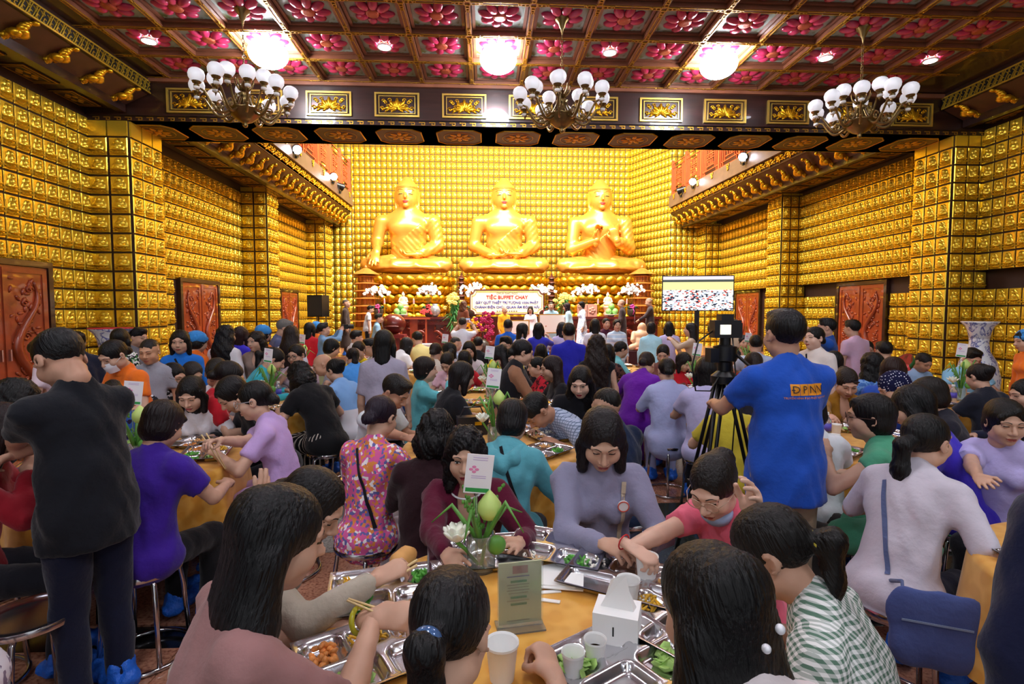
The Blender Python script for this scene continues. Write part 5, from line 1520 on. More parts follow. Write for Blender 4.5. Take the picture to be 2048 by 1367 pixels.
# ------------------------------------------------------------------ the three great Buddhas
def hand_at(W_, fd, pn, scale, pose, left):
    hv, hq = hand_mesh(pose, 1)
    fd = _n(fd); pn = np.array(pn, float); z = -_n(pn - fd * (pn @ fd)); x = np.cross(fd, z)
    M = np.eye(4); M[:3, 0], M[:3, 1], M[:3, 2], M[:3, 3] = x * scale, fd * scale, z * scale, W_
    vv = hv.copy(); qq = hq
    if left: vv = vv * np.array((-1, 1, 1), np.float32); qq = hq[:, ::-1]
    return xf(vv, M), qq, 0
def buddha(x, y, z0, arms, label, s=1.0):
    v = Vol()
    for q in (-1, 1):
        v.cap((q * .42, .05, .40), (q * 1.42, -.30, .30), .42, .30, flat=.85); v.cap((q * 1.40, -.32, .28), (-q * .40, -.78, .26), .28, .19)
    v.ell((0, -.40, .16), (1.45, .62, .22))
    v.cap((0, .08, .45), (0, .06, 1.15), .60, .62, flat=.72).cap((0, .05, 1.25), (0, .05, 1.82), .66, .76, flat=.62)
    v.cap((-.80, .05, 1.96), (.80, .05, 1.96), .25, k=.2).cap((0, .03, 2.0), (0, -.02, 2.5), .34, .29, k=.15)
    for q in (-1, 1): v.ell((q * .30, -.28, 1.68), (.34, .18, .24), k=.2)
    # head
    v.ell((0, -.04, 2.98), (.43, .47, .50)).ell((0, -.13, 2.74), (.375, .37, .34), k=.1)
    v.ell((0, .03, 3.10), (.455, .50, .42), k=.03).ell((0, .04, 3.46), (.22, .22, .20), k=.12)
    v.cap((0, -.49, 2.99), (0, -.575, 2.79), .035, .062, k=.04)
    for q in (-1, 1):
        v.cap((q * .05, -.485, 3.02), (q * .26, -.44, 3.06), .028, .02, k=.04); v.ell((q * .17, -.44, 2.93), (.10, .05, .045), k=.03)
        v.cap((q * .45, .02, 3.02), (q * .43, -.03, 2.46), .085, .095, flat=.5, right=(0, 1, 0), k=.04)
    v.cap((-.10, -.485, 2.655), (.10, -.485, 2.655), .030, k=.02).cap((-.07, -.485, 2.60), (.07, -.485, 2.60), .034, k=.02)
    v.ell((0, -.45, 2.49), (.12, .08, .07), k=.06)
    A = {'touch': [((-1.0, .0, 1.95), (-1.16, -.02, 1.18), (-1.06, -.62, .80)), ((1.0, .0, 1.95), (1.14, .02, 1.05), (.42, -.66, .64))],
         'lap': [((-1.0, .0, 1.95), (-1.16, .02, 1.05), (-.42, -.66, .64)), ((1.0, .0, 1.95), (1.16, .02, 1.05), (.42, -.66, .64))],
         'teach': [((-1.0, .0, 1.95), (-1.12, -.15, .92), (-.28, -.72, 1.22)), ((1.0, .0, 1.95), (1.12, -.1, 1.0), (.50, -.74, 1.20))]}[arms]
    for S, E_, Wr in A: v.chain([S, E_, Wr], [.25, .215, .14], k=.1)
    V, Q = v.mesh(.046, k=.09, post=lambda F, X, Y, Z: F + np.where(Z < .62, .012 * np.sin(9 * np.sqrt(X * X + 4 * (Y + .5) ** 2) * 2.2 + 6 * Z), 0))
    parts = [(V, Q, 0)]
    if arms == 'touch':
        parts += [hand_at((-1.06, -.66, .80), (-.05, -.75, -.95), (0, .8, -.6), 4.6, 'flat', True), hand_at((.42, -.66, .64), (-1, -.12, -.05), (0, 0, 1), 4.4, 'relax', False)]
    elif arms == 'lap':
        parts += [hand_at((-.42, -.66, .62), (1, -.12, 0), (0, 0, 1), 4.4, 'relax', True), hand_at((.42, -.68, .68), (-1, -.12, 0), (0, 0, 1), 4.4, 'relax', False)]
    else:
        parts += [hand_at((-.28, -.72, 1.22), (.12, -.1, 1), (.35, -1, 0), 4.4, 'pinch', True), hand_at((.50, -.74, 1.20), (-.35, -.1, .95), (.2, 1, 0), 4.4, 'relax', False)]
    a = joinm(parts)
    o = link('buddha_statue', np_mesh('buddha_statue', a[0], a[1], [GOLD_STATUE], a[2]), None, (x, y, z0)); o.scale = (s, s, s)
    props(o, label, 'statue', 'great golden Buddhas on the altar')
    # robe draped over the left shoulder
    r = Vol(); e = .035
    r.cap((0, .08, .45), (0, .06, 1.15), .60 + e, .62 + e, flat=.74).cap((0, .05, 1.25), (0, .05, 1.82), .66 + e, .76 + e, flat=.64)
    r.cap((.30, .03, 2.0), (.80, .05, 1.97), .27, .28)
    for q in (-1, 1): r.ell((q * .30, -.28, 1.68), (.34 + e, .18 + e, .24 + e), k=.2)
    S, E_, Wr = A[1]; S, E_, Wr = np.array(S), np.array(E_), np.array(Wr)
    r.chain([S, E_, E_ + (Wr - E_) * .75], [.28, .25, .20], k=.1)
    def rp(F, X, Y, Z):
        F = F + .012 * np.sin(26 * (Z - .9 * np.abs(X - .75)) + 2 * np.sin(3 * X))
        cut = .62 * (-(X - .28)) + .78 * (Z - 1.62)      # bare right chest and shoulder
        return np.maximum(F, np.where(X < .62, cut, -1))
    rv = r.mesh(.046, k=.09, post=rp)
    link('robe', np_mesh('robe', rv[0], rv[1], [GOLD_STATUE]), o)
    MB().ell((0, -.515, 2.655), (.115, .03, .024), 14, 8).ell((0, -.515, 2.605), (.085, .03, .028), 14, 8).build('lips', mat('statue_lips', 'C03030', .4), o, smooth=True)
    for q in (-1, 1):
        MB().tube([(q * (.07 + .2 * t), -.495 + .05 * t * t, 2.905 + .012 * math.sin(PI * t)) for t in np.linspace(0, 1, 8)], [.006, .013, .016, .017, .016, .014, .01, .005], 6).build('eye_line', mat('statue_eye', '22301E', .4), o, smooth=True)
        MB().tube([(q * (.05 + .27 * t), -.505 + .10 * t * t, 3.03 + .07 * math.sin(PI * t * .9)) for t in np.linspace(0, 1, 10)], .008, 5).build('eyebrow', mat('statue_brow', '8A6418', .5), o, smooth=True)
    MB().tube([(.47 * math.cos(t), -.02 + .51 * math.sin(t), 3.19) for t in np.linspace(PI * 1.02, PI * 1.98, 22)], .012, 5).build('hairline', mat('statue_brow'), o)
    return o
pm = MB()
V_ = []; F_ = []
for i in range(7):
    for j in range(7):
        u, w = (j / 6 - .5) * 2, i / 6
        wd = .27 * math.sin(PI * (.12 + .80 * w) ) ** .6
        V_.append((u * wd, -.14 * math.sin(w * 1.7) - .10 * (1 - u * u) * math.sin(PI * w * .9), w * .42 - .02 * u * u))
for i in range(6):
    for j in range(6): F_.append((i * 7 + j, i * 7 + j + 1, (i + 1) * 7 + j + 1, (i + 1) * 7 + j))
pm.add(V_, F_); pm.ell((0, -.15, .22), (.12, .05, .11), 8, 6)
petal_big = pm.me('lotus_petal', GOLD, smooth=True)
for bx_, arms, lab in ((aty(815, 500, 20.5)[0], 'touch', 'huge golden seated Buddha with its palm reaching down over the knee'),
                       (aty(1008, 500, 20.5)[0], 'lap', 'huge golden seated Buddha with both hands resting in its lap'),
                       (aty(1200, 500, 20.5)[0], 'teach', 'huge golden seated Buddha with both hands raised at the chest')):
    buddha(bx_, 20.6, 3.12, arms, lab)
    base = empty('lotus_throne', (bx_, 20.6, 0.35), 0, {'touch': 'golden lotus throne under the Buddha touching its knee', 'lap': 'golden lotus throne under the Buddha with hands in its lap', 'teach': 'golden lotus throne under the Buddha with raised hands'}[arms], 'lotus throne', 'lotus thrones')
    MB().lathe([(1.45, 0), (1.5, .3), (1.2, .45), (1.15, .9), (1.35, 1.2), (1.5, 1.9), (1.60, 2.5), (1.60, 2.66)], 40, M=Matrix.Scale(.62, 4, (0, 1, 0))).build('throne_body', GOLD_DARK, base, smooth=True, angle=60)
    for row in range(5):
        n = 26; rz0 = 2.22 - row * .34
        for k in range(n):
            a = 2 * PI * (k + .5 * (row % 2)) / n
            if math.sin(a) > .35: continue
            rx, ry = 1.60 - row * .09, 1.06 - row * .06
            o = link('lotus_petal', petal_big, base, (rx * math.cos(a), ry * math.sin(a), rz0), math.atan2(math.sin(a) / ry, math.cos(a) / rx) + PI / 2)
            o.scale = (.86, 1, .9)

# ------------------------------------------------------------------ altar table, sign, offerings
FY = 17.4; ST = 0.35
al = empty('altar_table', (1.2, FY, ST), 0, 'long dark red carved altar table below the Buddhas', 'altar')
MB().box(-4.6, 4.6, .05, 1.0, 0, 1.0).build('altar_body', WOOD_ALTAR, al)
MB().box(-4.7, 4.7, -.10, 1.1, 1.04, 1.12).build('altar_top', WOOD_ALTAR, al)
fz = MB().box(-4.6, 4.6, -.04, .05, .86, 1.04); fz.build('frieze', WOOD_ALTAR, al)
cv = MB(); rnd = random.Random(4)
for i in range(60):
    x = -4.5 + i * .153
    cv.tube([(x + .05 * (1 - t) * math.cos(t * 9), -.05, .95 + .05 * (1 - t) * math.sin(t * 9)) for t in np.linspace(0, .8, 8)], .012, 4)
c_ = cv.build('carved_scroll', mat('altar_carving', '7A2A1A', .3, coat=.4), al, smooth=True); c_['kind'] = 'stuff'
for k in range(6):
    cx = -3.8 + k * 1.52; d = MB()
    pth = [(cx + .62 * (t - .5) * 2, .02, .45 + .2 * math.sin(t * 9 + k)) for t in np.linspace(0, 1, 30)]
    d.tube(pth, [.03 + .05 * math.sin(PI * i / 29) for i in range(30)], 7)
    for i in range(24):
        M = Matrix.Translation((cx + rnd.uniform(-.65, .65), .03, rnd.uniform(.1, .8))) @ Matrix.Rotation(rnd.uniform(0, PI), 4, 'Y')
        d.ell((0, 0, 0), (.09, .03, .03), 6, 4, M=M)
    d.build('carved_dragon_panel', mat('altar_carving'), al, smooth=True)
TOPZ = ST + 1.12
def on_altar(px, Y=None): return aty(px, 632, Y or FY + .35)[0]
sg = empty('signboard', tuple(aty(1014, 604, FY - .2)), 0, 'cream signboard with notched corners announcing the vegetarian buffet', 'sign')
sw_, sh_ = 2.40 / 2, .80 / 2; nt_ = .14
def notched(w, h, n):
    pts = []
    for sx, sy, a0 in ((1, 1, PI * 1.5), (-1, 1, 0), (-1, -1, PI / 2), (1, -1, PI)):
        for t in np.linspace(0, 1, 6):
            a = a0 - t * PI / 2
            pts.append((sx * w + n * math.cos(a), sy * h + n * math.sin(a)))
    return pts
RX = Matrix.Rotation(PI / 2, 4, 'X')
MB().poly(notched(sw_, sh_, nt_), .04, M=RX).build('board', mat('sign_cream', 'FBF6D8', .5), sg)
MB().tube([(x, -.045, z) for x, z in notched(sw_, sh_, nt_)], .018, 5, closed=True).build('board_edge', WOOD_ALTAR, sg)
MB().tube([(x, -.045, z) for x, z in notched(sw_ - .06, sh_ - .06, nt_)], .008, 4, closed=True).build('inner_line', GOLD, sg)
def text_part(name, body, size, m, parent, M, bold=0.0, align='CENTER', ext=.0015):
    cu = bpy.data.curves.new(name, 'FONT'); cu.body = body; cu.size = size; cu.align_x = align; cu.align_y = 'CENTER'; cu.extrude = ext; cu.offset = bold; cu.resolution_u = 2
    t = bpy.data.objects.new(name, cu); COL.objects.link(t)
    dg = bpy.context.evaluated_depsgraph_get(); me = bpy.data.meshes.new_from_object(t.evaluated_get(dg))
    bpy.data.objects.remove(t)
    me.materials.clear(); me.materials.append(m)
    o = link(name, me, parent); o.matrix_local = M; return o
def TM(x, y, z, sx=1.0): return Matrix.Translation((x, y, z)) @ Matrix.Rotation(PI / 2, 4, 'X') @ Matrix.Diagonal((sx, 1, 1, 1))
RED_T, BLUE_T, GREY_T = mat('sign_red', 'C01828', .5), mat('sign_blue', '2A2CA0', .5), mat('sign_grey', '8A7A60', .5)
text_part('lettering', 'CHÙA GIÁC NGỘ', .085, GREY_T, sg, TM(0, -.045, .29))
text_part('lettering', 'TIỆC BUFFET CHAY', .155, RED_T, sg, TM(0, -.045, .155), .004)
text_part('lettering', 'GÂY QUỸ THIẾT TRÍ TƯỢNG VẠN PHẬT', .112, BLUE_T, sg, TM(0, -.045, -.02), .003)
text_part('lettering', 'CHÁNH ĐIỆN CHÙA QUAN ÂM ĐÔNG HẢI', .108, BLUE_T, sg, TM(0, -.045, -.165), .003)
for k in range(9): MB().box(-.34 + .078 * k, -.29 + .078 * k, -.046, -.044, -.31, -.275).build('faint_print', GREY_T, sg)
for s_ in (-.8, .8): MB().box(s_ - .02, s_ + .02, .0, .05, -1.3, .3).build('sign_leg', WOOD_DARK, sg)

LEAF = mat('leaf_green', '2E7A34', .45, vary=.3); LEAF2 = mat('leaf_dark', '1E4A2A', .4, vary=.3)
ORCH = mat('orchid_white', 'F8F6F4', .5); YEL = mat('lily_yellow', 'F0DC70', .5); PINKF = mat('ribbon_pink', 'E04A90', .4)
def blossom(b, c, r, m=0, rnd=random):
    for k in range(5):
        a = 2 * PI * k / 5 + rnd.uniform(0, 1)
        b.ell((c[0] + r * .6 * math.cos(a), c[1] - .01, c[2] + r * .6 * math.sin(a)), (r * .55, r * .25, r * .45), 6, 4, m)
    b.ell((c[0], c[1] - r * .3, c[2]), (r * .22, r * .22, r * .22), 5, 4, m)
def orchid(px, top, label, ribbon, Y=FY + .4, pot='4A4038'):
    x = on_altar(px, Y); zt = aty(px, top, Y)[2]; z0 = TOPZ; h = zt - z0
    rnd = random.Random(px)
    o = empty('orchid_pot', (x, Y, z0), 0, label, 'flowers', 'white orchids along the altar')
    MB().lathe([(.10, 0), (.14, .05), (.17, .22), (.15, .26), (.13, .24), (0, .22)], 18).build('pot', mat('pot_' + pot, pot, .3), o, smooth=True)
    st = MB(); fl_ = MB()
    for k in range(6):
        d = -1 + .4 * k + rnd.uniform(-.12, .12); h = (zt - z0) * rnd.uniform(.86, 1.03); pts = [(.04 * d, 0, .22), (.10 * d, 0, h * .7), (.22 * d, -.02, h), (.36 * d, -.05, h * .86), (.44 * d, -.08, h * .62)]
        P = []
        for i in range(4):
            for t in np.linspace(0, 1, 5)[:-1]: P.append(tuple(np.array(pts[i]) * (1 - t) + np.array(pts[i + 1]) * t))
        st.tube(P, .006, 4)
        for p in P[6:14]: blossom(fl_, (p[0] + rnd.uniform(-.06, .06), p[1] - .03, p[2] + rnd.uniform(-.05, .04)), rnd.uniform(.045, .062), 0, rnd)
    st.build('stem', LEAF2, o); f = fl_.build('blossom_spray', ORCH, o, smooth=True); f['kind'] = 'stuff'
    for k in range(6):
        a = k * PI / 3; MB().tube([(.03 * math.cos(a), .03 * math.sin(a), .22), (.16 * math.cos(a), .12 * math.sin(a), .34), (.28 * math.cos(a), .2 * math.sin(a), .26)], [.02, .045, .008], 5).build('leaf', LEAF2, o, smooth=True)
    if ribbon:
        rb = MB()
        for k in range(5): rb.ell((.05 * math.cos(k * 1.3), -.15, .34 + .05 * math.sin(k * 1.3)), (.06, .03, .03), 6, 4)
        rb.tube([(0, -.15, .32), (.06, -.17, .18), (.02, -.17, .06)], .015, 4); rb.build('ribbon', mat('ribbon_' + ribbon, ribbon, .4), o, smooth=True)
for px, top, lab, rb in ((757, 570, 'white orchid pot with a pink bow beside the tall wooden pagoda', 'E04A90'), (858, 570, 'white orchid pot with a red ribbon near the lily arrangement', 'D02030'),
                         (945, 570, 'white orchid spray rising behind the signboard by the dark stupa', None), (1083, 568, 'white orchid spray with a red ribbon at the signboard end', 'D02030'),
                         (1170, 570, 'white orchid pot with a red bow behind the carved plaques', 'D02030'), (1262, 568, 'white orchid pot with a magenta bow beside the monks', 'D040A0')):
    orchid(px, top, lab, rb)
def lilies(px, top, Y, z0, label):
    x = aty(px, 632, Y)[0]; h = aty(px, top, Y)[2] - z0; rnd = random.Random(px)
    o = empty('lily_arrangement', (x, Y, z0), 0, label, 'flowers', 'yellow lily arrangements')
    MB().lathe([(.10, 0), (.16, .1), (.13, .3), (.16, .42)], 16).build('vase', mat('vase_bronze', '6A5A30', .3, .6), o, smooth=True)
    g = MB()
    for k in range(70):
        a = rnd.uniform(0, 2 * PI); r = rnd.uniform(.05, .42); zz = rnd.uniform(.1, .85) * h
        g.tube([(0, 0, h * .3), (r * .5 * math.cos(a), r * .5 * math.sin(a), zz + .08), (r * math.cos(a), r * math.sin(a), zz - .06)], [.008, .022, .004], 4)
    g.build('foliage', LEAF, o)['kind'] = 'stuff'
    f = MB()
    for k in range(34):
        a = rnd.uniform(0, 2 * PI); r = rnd.uniform(.0, .36); zz = h * (1 - .55 * (r / .4) ** 1.5 * rnd.uniform(.5, 1))
        blossom(f, (r * math.cos(a), r * math.sin(a) - .1, zz), .065, 0, rnd)
    f.build('lily_blossoms', YEL, o, smooth=True)['kind'] = 'stuff'
lilies(908, 588, FY - .75, ST + .55, 'yellow lily arrangement in front of the altar beside the signboard text')
MB().box(-.25, .25, -.25, .25, 0, .55).build('flower_stand', WOOD_ALTAR, None, loc=(aty(908, 632, FY - .75)[0], FY - .75, ST))
props(bpy.data.objects['flower_stand'], 'dark wooden stand carrying the yellow lilies before the altar', 'stand')
lilies(1128, 588, FY + .3, TOPZ, 'yellow lily arrangement on the altar behind the certificate holders')
def pomelos(px, label):
    x = on_altar(px); o = empty('fruit_plate', (x, FY + .15, TOPZ), 0, label + ', the serving plate', 'plate', 'fruit plates on the altar')
    MB().lathe([(.08, 0), (.1, .03), (.22, .06), (.23, .075), (0, .05)], 20).build('plate_dish', WHITE, o, smooth=True)
    G = mat('pomelo', '8CC46A', .4, bump=.1)
    for i, (dx, dy, dz) in enumerate(((-.108, -.06, .165), (.108, -.06, .165), (0, .128, .165), (0, .0, .335))):
        f = MB().lathe([(0, -.10), (.05, -.095), (.10, -.04), (.105, .02), (.08, .08), (.03, .115), (0, .12)], 16).build('pomelo', G, None, smooth=True, loc=(x + dx, FY + .15 + dy, TOPZ + dz))
        props(f, ('green pomelo topping' if i == 3 else 'green pomelo in the bottom ring of') + ' ' + label, 'fruit', 'pomelos on the altar')
        MB().cyl((0, 0, .115), (0, 0, .135), .008, seg=6).build('stalk', LEAF2, f)
pomelos(803, 'the fruit pile between the candlesticks'); pomelos(1220, 'the fruit pile next to the monks')
def small_statue(px, label):
    x = on_altar(px); o = empty('small_buddha', (x, FY + .55, TOPZ), 0, label, 'statue', 'small pale Buddhas on the altar')
    P_ = mat('porcelain_cream', 'F0DCC0', .3)
    v = Vol().ell((0, -.02, .42), (.17, .10, .06)).cap((0, 0, .45), (0, 0, .60), .085, .09, flat=.7).cap((-.08, 0, .62), (.08, 0, .62), .035).ell((0, 0, .735), (.055, .06, .07)).ell((0, 0, .81), (.025, .025, .03))
    for q in (-1, 1): v.chain([(q * .11, 0, .61), (q * .14, -.03, .50), (q * .03, -.1, .46)], [.03, .028, .02])
    a = v.mesh(.014, k=.02); link('figure', np_mesh('figure', a[0], a[1], [P_]), o)
    MB().lathe([(.14, 0), (.15, .12), (.11, .18), (.16, .28), (.19, .36)], 18).build('pedestal', mat('porcelain_pink', 'E8B090', .3), o, smooth=True)
small_statue(805, 'small pale seated Buddha behind the pomelos between candlesticks'); small_statue(1218, 'small pale seated Buddha behind the pomelos next to the monks')
CAND = MB().lathe([(.09, 0), (.08, .03), (.02, .07), (.03, .12), (.015, .2), (.035, .26), (.015, .32), (.05, .40), (.05, .42)], 14).me('candlestick_body', GOLD, smooth=True)
for px, lab in ((771, 'gold candlestick with a pink candle beside the wooden pagoda orchid'), (829, 'gold candlestick with a pink candle between pomelos and silver vase'), (1194, 'gold candlestick with a pink candle beside the carved plaques'), (1251, 'gold candlestick with a pink candle beside the monk with a bare head')):
    x = on_altar(px); o = empty('candlestick', (x, FY + .2, TOPZ), 0, lab, 'candlestick', 'candlesticks on the altar')
    link('candlestick_body', CAND, o); MB().cyl((0, 0, .42), (0, 0, .56), .03, seg=10).build('candle', mat('candle_pink', 'E8A0A0', .5), o); MB().ell((0, 0, .58), (.012, .012, .03), 6, 5).build('flame', mat('flame', 'FFD080', .5, emit=6), o)
o = empty('silver_vase', (on_altar(872), FY + .02, TOPZ), 0, 'round silver grey vase on the altar with a small red bouquet', 'vase')
MB().lathe([(.08, 0), (.16, .1), (.18, .22), (.13, .34), (.08, .38), (.1, .42)], 20).build('vase_body', mat('silver_grey', 'B8BCC4', .25, .6), o, smooth=True)
b = MB(); rnd = random.Random(2)
for k in range(14): blossom(b, (-.25 + rnd.uniform(-.2, .2), -.12, .1 + rnd.uniform(0, .12)), .05, 0, rnd)
b.build('bouquet', mat('rose_red', 'D04848', .5), o, smooth=True)['kind'] = 'stuff'
for px, lab in ((1162, 'carved pink stone plaque beside the standing blue dressed women'), (1181, 'carved pink stone plaque next to the candlestick')):
    x = on_altar(px); o = empty('carved_plaque', (x, FY + .1, TOPZ), 0, lab, 'plaque', 'carved plaques on the altar')
    PK = mat('pink_stone', 'C89080', .5, bump=.3)
    MB().box(-.17, .17, 0, .04, 0, .42).build('slab', PK, o); b = MB()
    for k in range(5): b.ell((.07 * math.cos(k * 1.26), -.005, .2 + .08 * math.sin(k * 1.26)), (.06, .02, .05), 6, 4)
    b.ell((0, -.01, .2), (.04, .03, .04), 8, 5); b.build('relief', PK, o, smooth=True)

# pagodas and stupas
def pagoda(px, Y, label):
    x = aty(px, 632, Y)[0]; z0 = ST; zt = aty(px, 540, Y)[2]
    o = empty('wooden_pagoda', (x, Y, z0), 0, label, 'pagoda', 'tall wooden pagodas')
    MB().box(-.62, .62, -.45, .45, 0, .75).build('plinth', GOLD_DARK, o); H_ = zt - z0 - .75; n = 7; st = H_ / (n + .6)
    for k in range(n):
        w = .46 - .022 * k; z = .75 + k * st
        b = MB().lathe([(w * .80, 0), (w * .80, st * .72)], 8, c=(0, 0, z))
        for q in range(8):
            a = q * PI / 4 + PI / 8; b.cyl((w * .80 * math.cos(a), w * .80 * math.sin(a), z), (w * .80 * math.cos(a), w * .80 * math.sin(a), z + st * .72), .025, seg=6)
            for u in (.3, .5, .7):
                a2 = (q + u) * PI / 4; b.cyl((w * .785 * math.cos(a2), w * .785 * math.sin(a2), z + .04), (w * .785 * math.cos(a2), w * .785 * math.sin(a2), z + st * .66), .012, seg=4)
        b.build('storey', PAGODA, o)
        MB().lathe([(w * .82, st * .70), (w * 1.32, st * .70), (w * 1.36, st * .74), (w * .84, st * .95)], 8, c=(0, 0, z)).build('roof_tier', PAGODA, o)
    MB().lathe([(.50, 0), (.12, st * .8), (.05, st * .9), (.06, st), (.01, st * 1.3)], 8, c=(0, 0, .75 + n * st)).build('spire', PAGODA, o)
pagoda(733, 19.0, 'tall wooden pagoda standing by the brown robed monk and the loudspeaker'); pagoda(1283, 19.0, 'tall wooden pagoda standing beside the television screen')
def stupa(px, label):
    Y = 18.9; x = aty(px, 632, Y)[0]; zt = aty(px, 546, Y)[2]
    o = empty('dark_stupa', (x, Y, TOPZ - .02), 0, label, 'stupa', 'slim dark stupas'); H_ = zt - TOPZ; pr = []; n = 9
    MB().box(-.26, .26, -.26, .26, -1.10, 0).build('plinth', WOOD_ALTAR, o)
    for k in range(n):
        w = .24 - .012 * k; z = H_ * .92 * k / n; d = H_ * .92 / n
        MB().lathe([(w * .62, 0), (w * .66, d * .6), (w, d * .66), (w * .95, d * .78), (w * .6, d)], 10, c=(0, 0, z)).build('tier', mat('stupa_brown', '5A2E22', .25, .3), o, smooth=True, angle=40)
    MB().lathe([(.10, 0), (.03, H_ * .05), (.01, H_ * .12)], 8, c=(0, 0, H_ * .92)).build('finial', mat('stupa_brown'), o)
stupa(923, 'slim dark tiered stupa beside the lily arrangement and orchid'); stupa(1103, 'slim dark tiered stupa behind the man with the certificate')

# floor pieces before the altar
o = empty('wooden_fish_drum', tuple(aty(788, 700, 15.6))[:2] + (ST,), 0, 'glossy red wooden fish drum on its stand', 'drum')
MB().ell((0, 0, .93), (.36, .30, .30), 20, 14).ell((0, -.28, .86), (.22, .06, .03), 12, 6).build('drum_body', WOOD_ALTAR, o, smooth=True)
MB().box(-.34, .34, -.28, .28, .52, .62).build('drum_cushion', mat('cushion_red', '7A1C1C', .8), o); b = MB()
for sx in (-.3, .3):
    for sy in (-.24, .24): b.box(sx - .03, sx + .03, sy - .03, sy + .03, 0, .52)
b.build('drum_stand', WOOD_RED, o)
o = empty('lectern_stand', tuple(aty(828, 700, 16.4))[:2] + (ST,), 0, 'tall orange wood frame stand beside the wooden fish drum', 'stand')
for sx in (-.38, .38): MB().box(sx - .025, sx + .025, -.03, .03, 0, 1.05).build('leg', WOOD_ORANGE, o)
MB().box(-.5, .5, -.08, .08, 1.05, 1.10).build('top_rail', WOOD_ORANGE, o); MB().box(-.12, .12, -.02, .02, .12, 1.05).build('centre_board', WOOD_RED, o); MB().box(-.4, .4, -.05, .05, .08, .13).build('bottom_rail', WOOD_ORANGE, o)
o = empty('white_pedestal', tuple(aty(853, 712, 12.5))[:2] + (0,), 0, 'white classical column pedestal before the altar steps', 'pedestal')
MB().lathe([(.17, 0), (.17, .06), (.12, .10), (.11, .45), (.115, .75), (.14, .80)], 20, wave=lambda i, a: .03 * math.cos(14 * a) if 2 < i < 5 else 0).build('column_shaft', WHITE, o, smooth=True, angle=40); MB().box(-.2, .2, -.2, .2, .8, .88).build('column_top', WHITE, o)
o = empty('offering_table', tuple(aty(950, 690, 15.6))[:2] + (ST,), 0, 'small dark table with a gold cloth edge below the signboard', 'table')
MB().box(-.35, .35, -.25, .25, .70, .76).build('table_top', mat('gold_cloth_edge', 'D8B030', .6), o)
for sx in (-.3, .3):
    for sy in (-.2, .2): MB().box(sx - .025, sx + .025, sy - .025, sy + .025, 0, .70).build('leg', WOOD_DARK, o)
c0 = o.location
f = empty('sunflower_bouquet', (c0.x - .05, c0.y, ST + .76), 0, 'bright yellow sunflower bouquet on the gold edged table', 'flowers'); b = MB(); rnd = random.Random(8)
for k in range(9): blossom(b, (rnd.uniform(-.2, .2), rnd.uniform(-.1, .1), .12 + rnd.uniform(0, .2)), .09, 0, rnd)
b.build('blossoms', mat('sun_yellow', 'F0B010', .5), f, smooth=True)['kind'] = 'stuff'; MB().lathe([(.07, 0), (.1, .12), (.08, .16)], 12).build('pot', mat('pot_4A4038', '4A4038', .3), f, smooth=True)
f = empty('magenta_orchids', tuple(aty(968, 690, 15.2))[:2] + (ST,), 0, 'tall magenta orchid spray standing below the signboard', 'flowers'); b = MB()
for k in range(40): blossom(b, (rnd.uniform(-.28, .28), rnd.uniform(-.1, .1), rnd.uniform(.5, 1.25)), .06, 0, rnd)
b.build('blossoms', mat('orchid_magenta', 'B01858', .5), f, smooth=True)['kind'] = 'stuff'; MB().lathe([(.12, 0), (.16, .3), (.14, .4), (.02, .5)], 14).build('pot', mat('pot_4A4038'), f, smooth=True)
# laughing Buddha
p = aty(1283, 705, 13.2); o = empty('laughing_buddha', (p[0], p[1], 0), 0, 'painted laughing Buddha statue on a dark cloth table', 'statue')
v = Vol().ell((0, 0, .88), (.24, .20, .17)).ell((0, -.02, 1.05), (.19, .16, .14)).ell((0, -.02, 1.26), (.095, .10, .105)).cap((-.2, 0, 1.08), (-.26, -.1, .92), .07, .06).cap((.2, 0, 1.08), (.26, -.1, .92), .07, .06)
for q in (-1, 1): v.cap((q * .12, -.08, .78), (q * .30, -.16, .74), .11, .08); v.ell((q * .1, -.02, 1.22), (.02, .02, .05))
a = v.mesh(.018, k=.04); link('figure', np_mesh('figure', a[0], a[1], [mat('painted_cream', 'F0C8A0', .35)]), o)
MB().lathe([(.30, .66), (.34, .70), (.30, .74), (.2, .76)], 20).build('statue_base', mat('base_red', 'C86848', .4), o, smooth=True); MB().box(-.55, .55, -.35, .35, 0, .66).build('cloth_table', mat('maroon_cloth', '3A1018', .8), o)

# loudspeaker on its stand, television on its stand
p = aty(637, 633, 15.0); o = empty('loudspeaker', (p[0], p[1], 0), math.radians(-12), 'tall black loudspeaker on a pole stand by the carved door', 'loudspeaker')
zt, zb = aty(637, 590, 15.0)[2], p[2]
MB().box(-.22, .22, -.2, .2, zb, zt).build('cabinet', BLACK, o); MB().box(-.20, .20, -.212, -.2, zb + .03, zt - .03).build('grille', mat('speaker_grille', '1A1A1E', .7, bump=.5, bscale=200), o)
MB().cyl((0, 0, .35), (0, 0, zb), .02).build('pole', BLACK, o); MB().lathe([(.02, .35), (.3, 0), (.28, 0), (.01, .3)], 3).build('tripod_base', BLACK, o)
tl, br_ = aty(1327, 552, 12.2), aty(1466, 622, 11.6)
tv = empty('television', ((tl[0] + br_[0]) / 2, 11.9, 0), math.radians(-10), 'large flat television showing the crowded hall on a black stand', 'television')
tw, tz0, tz1 = 0.80, 1.655, 2.47
MB().box(-tw, tw, -.02, .04, tz0, tz1).build('tv_casing', BLACK, tv)
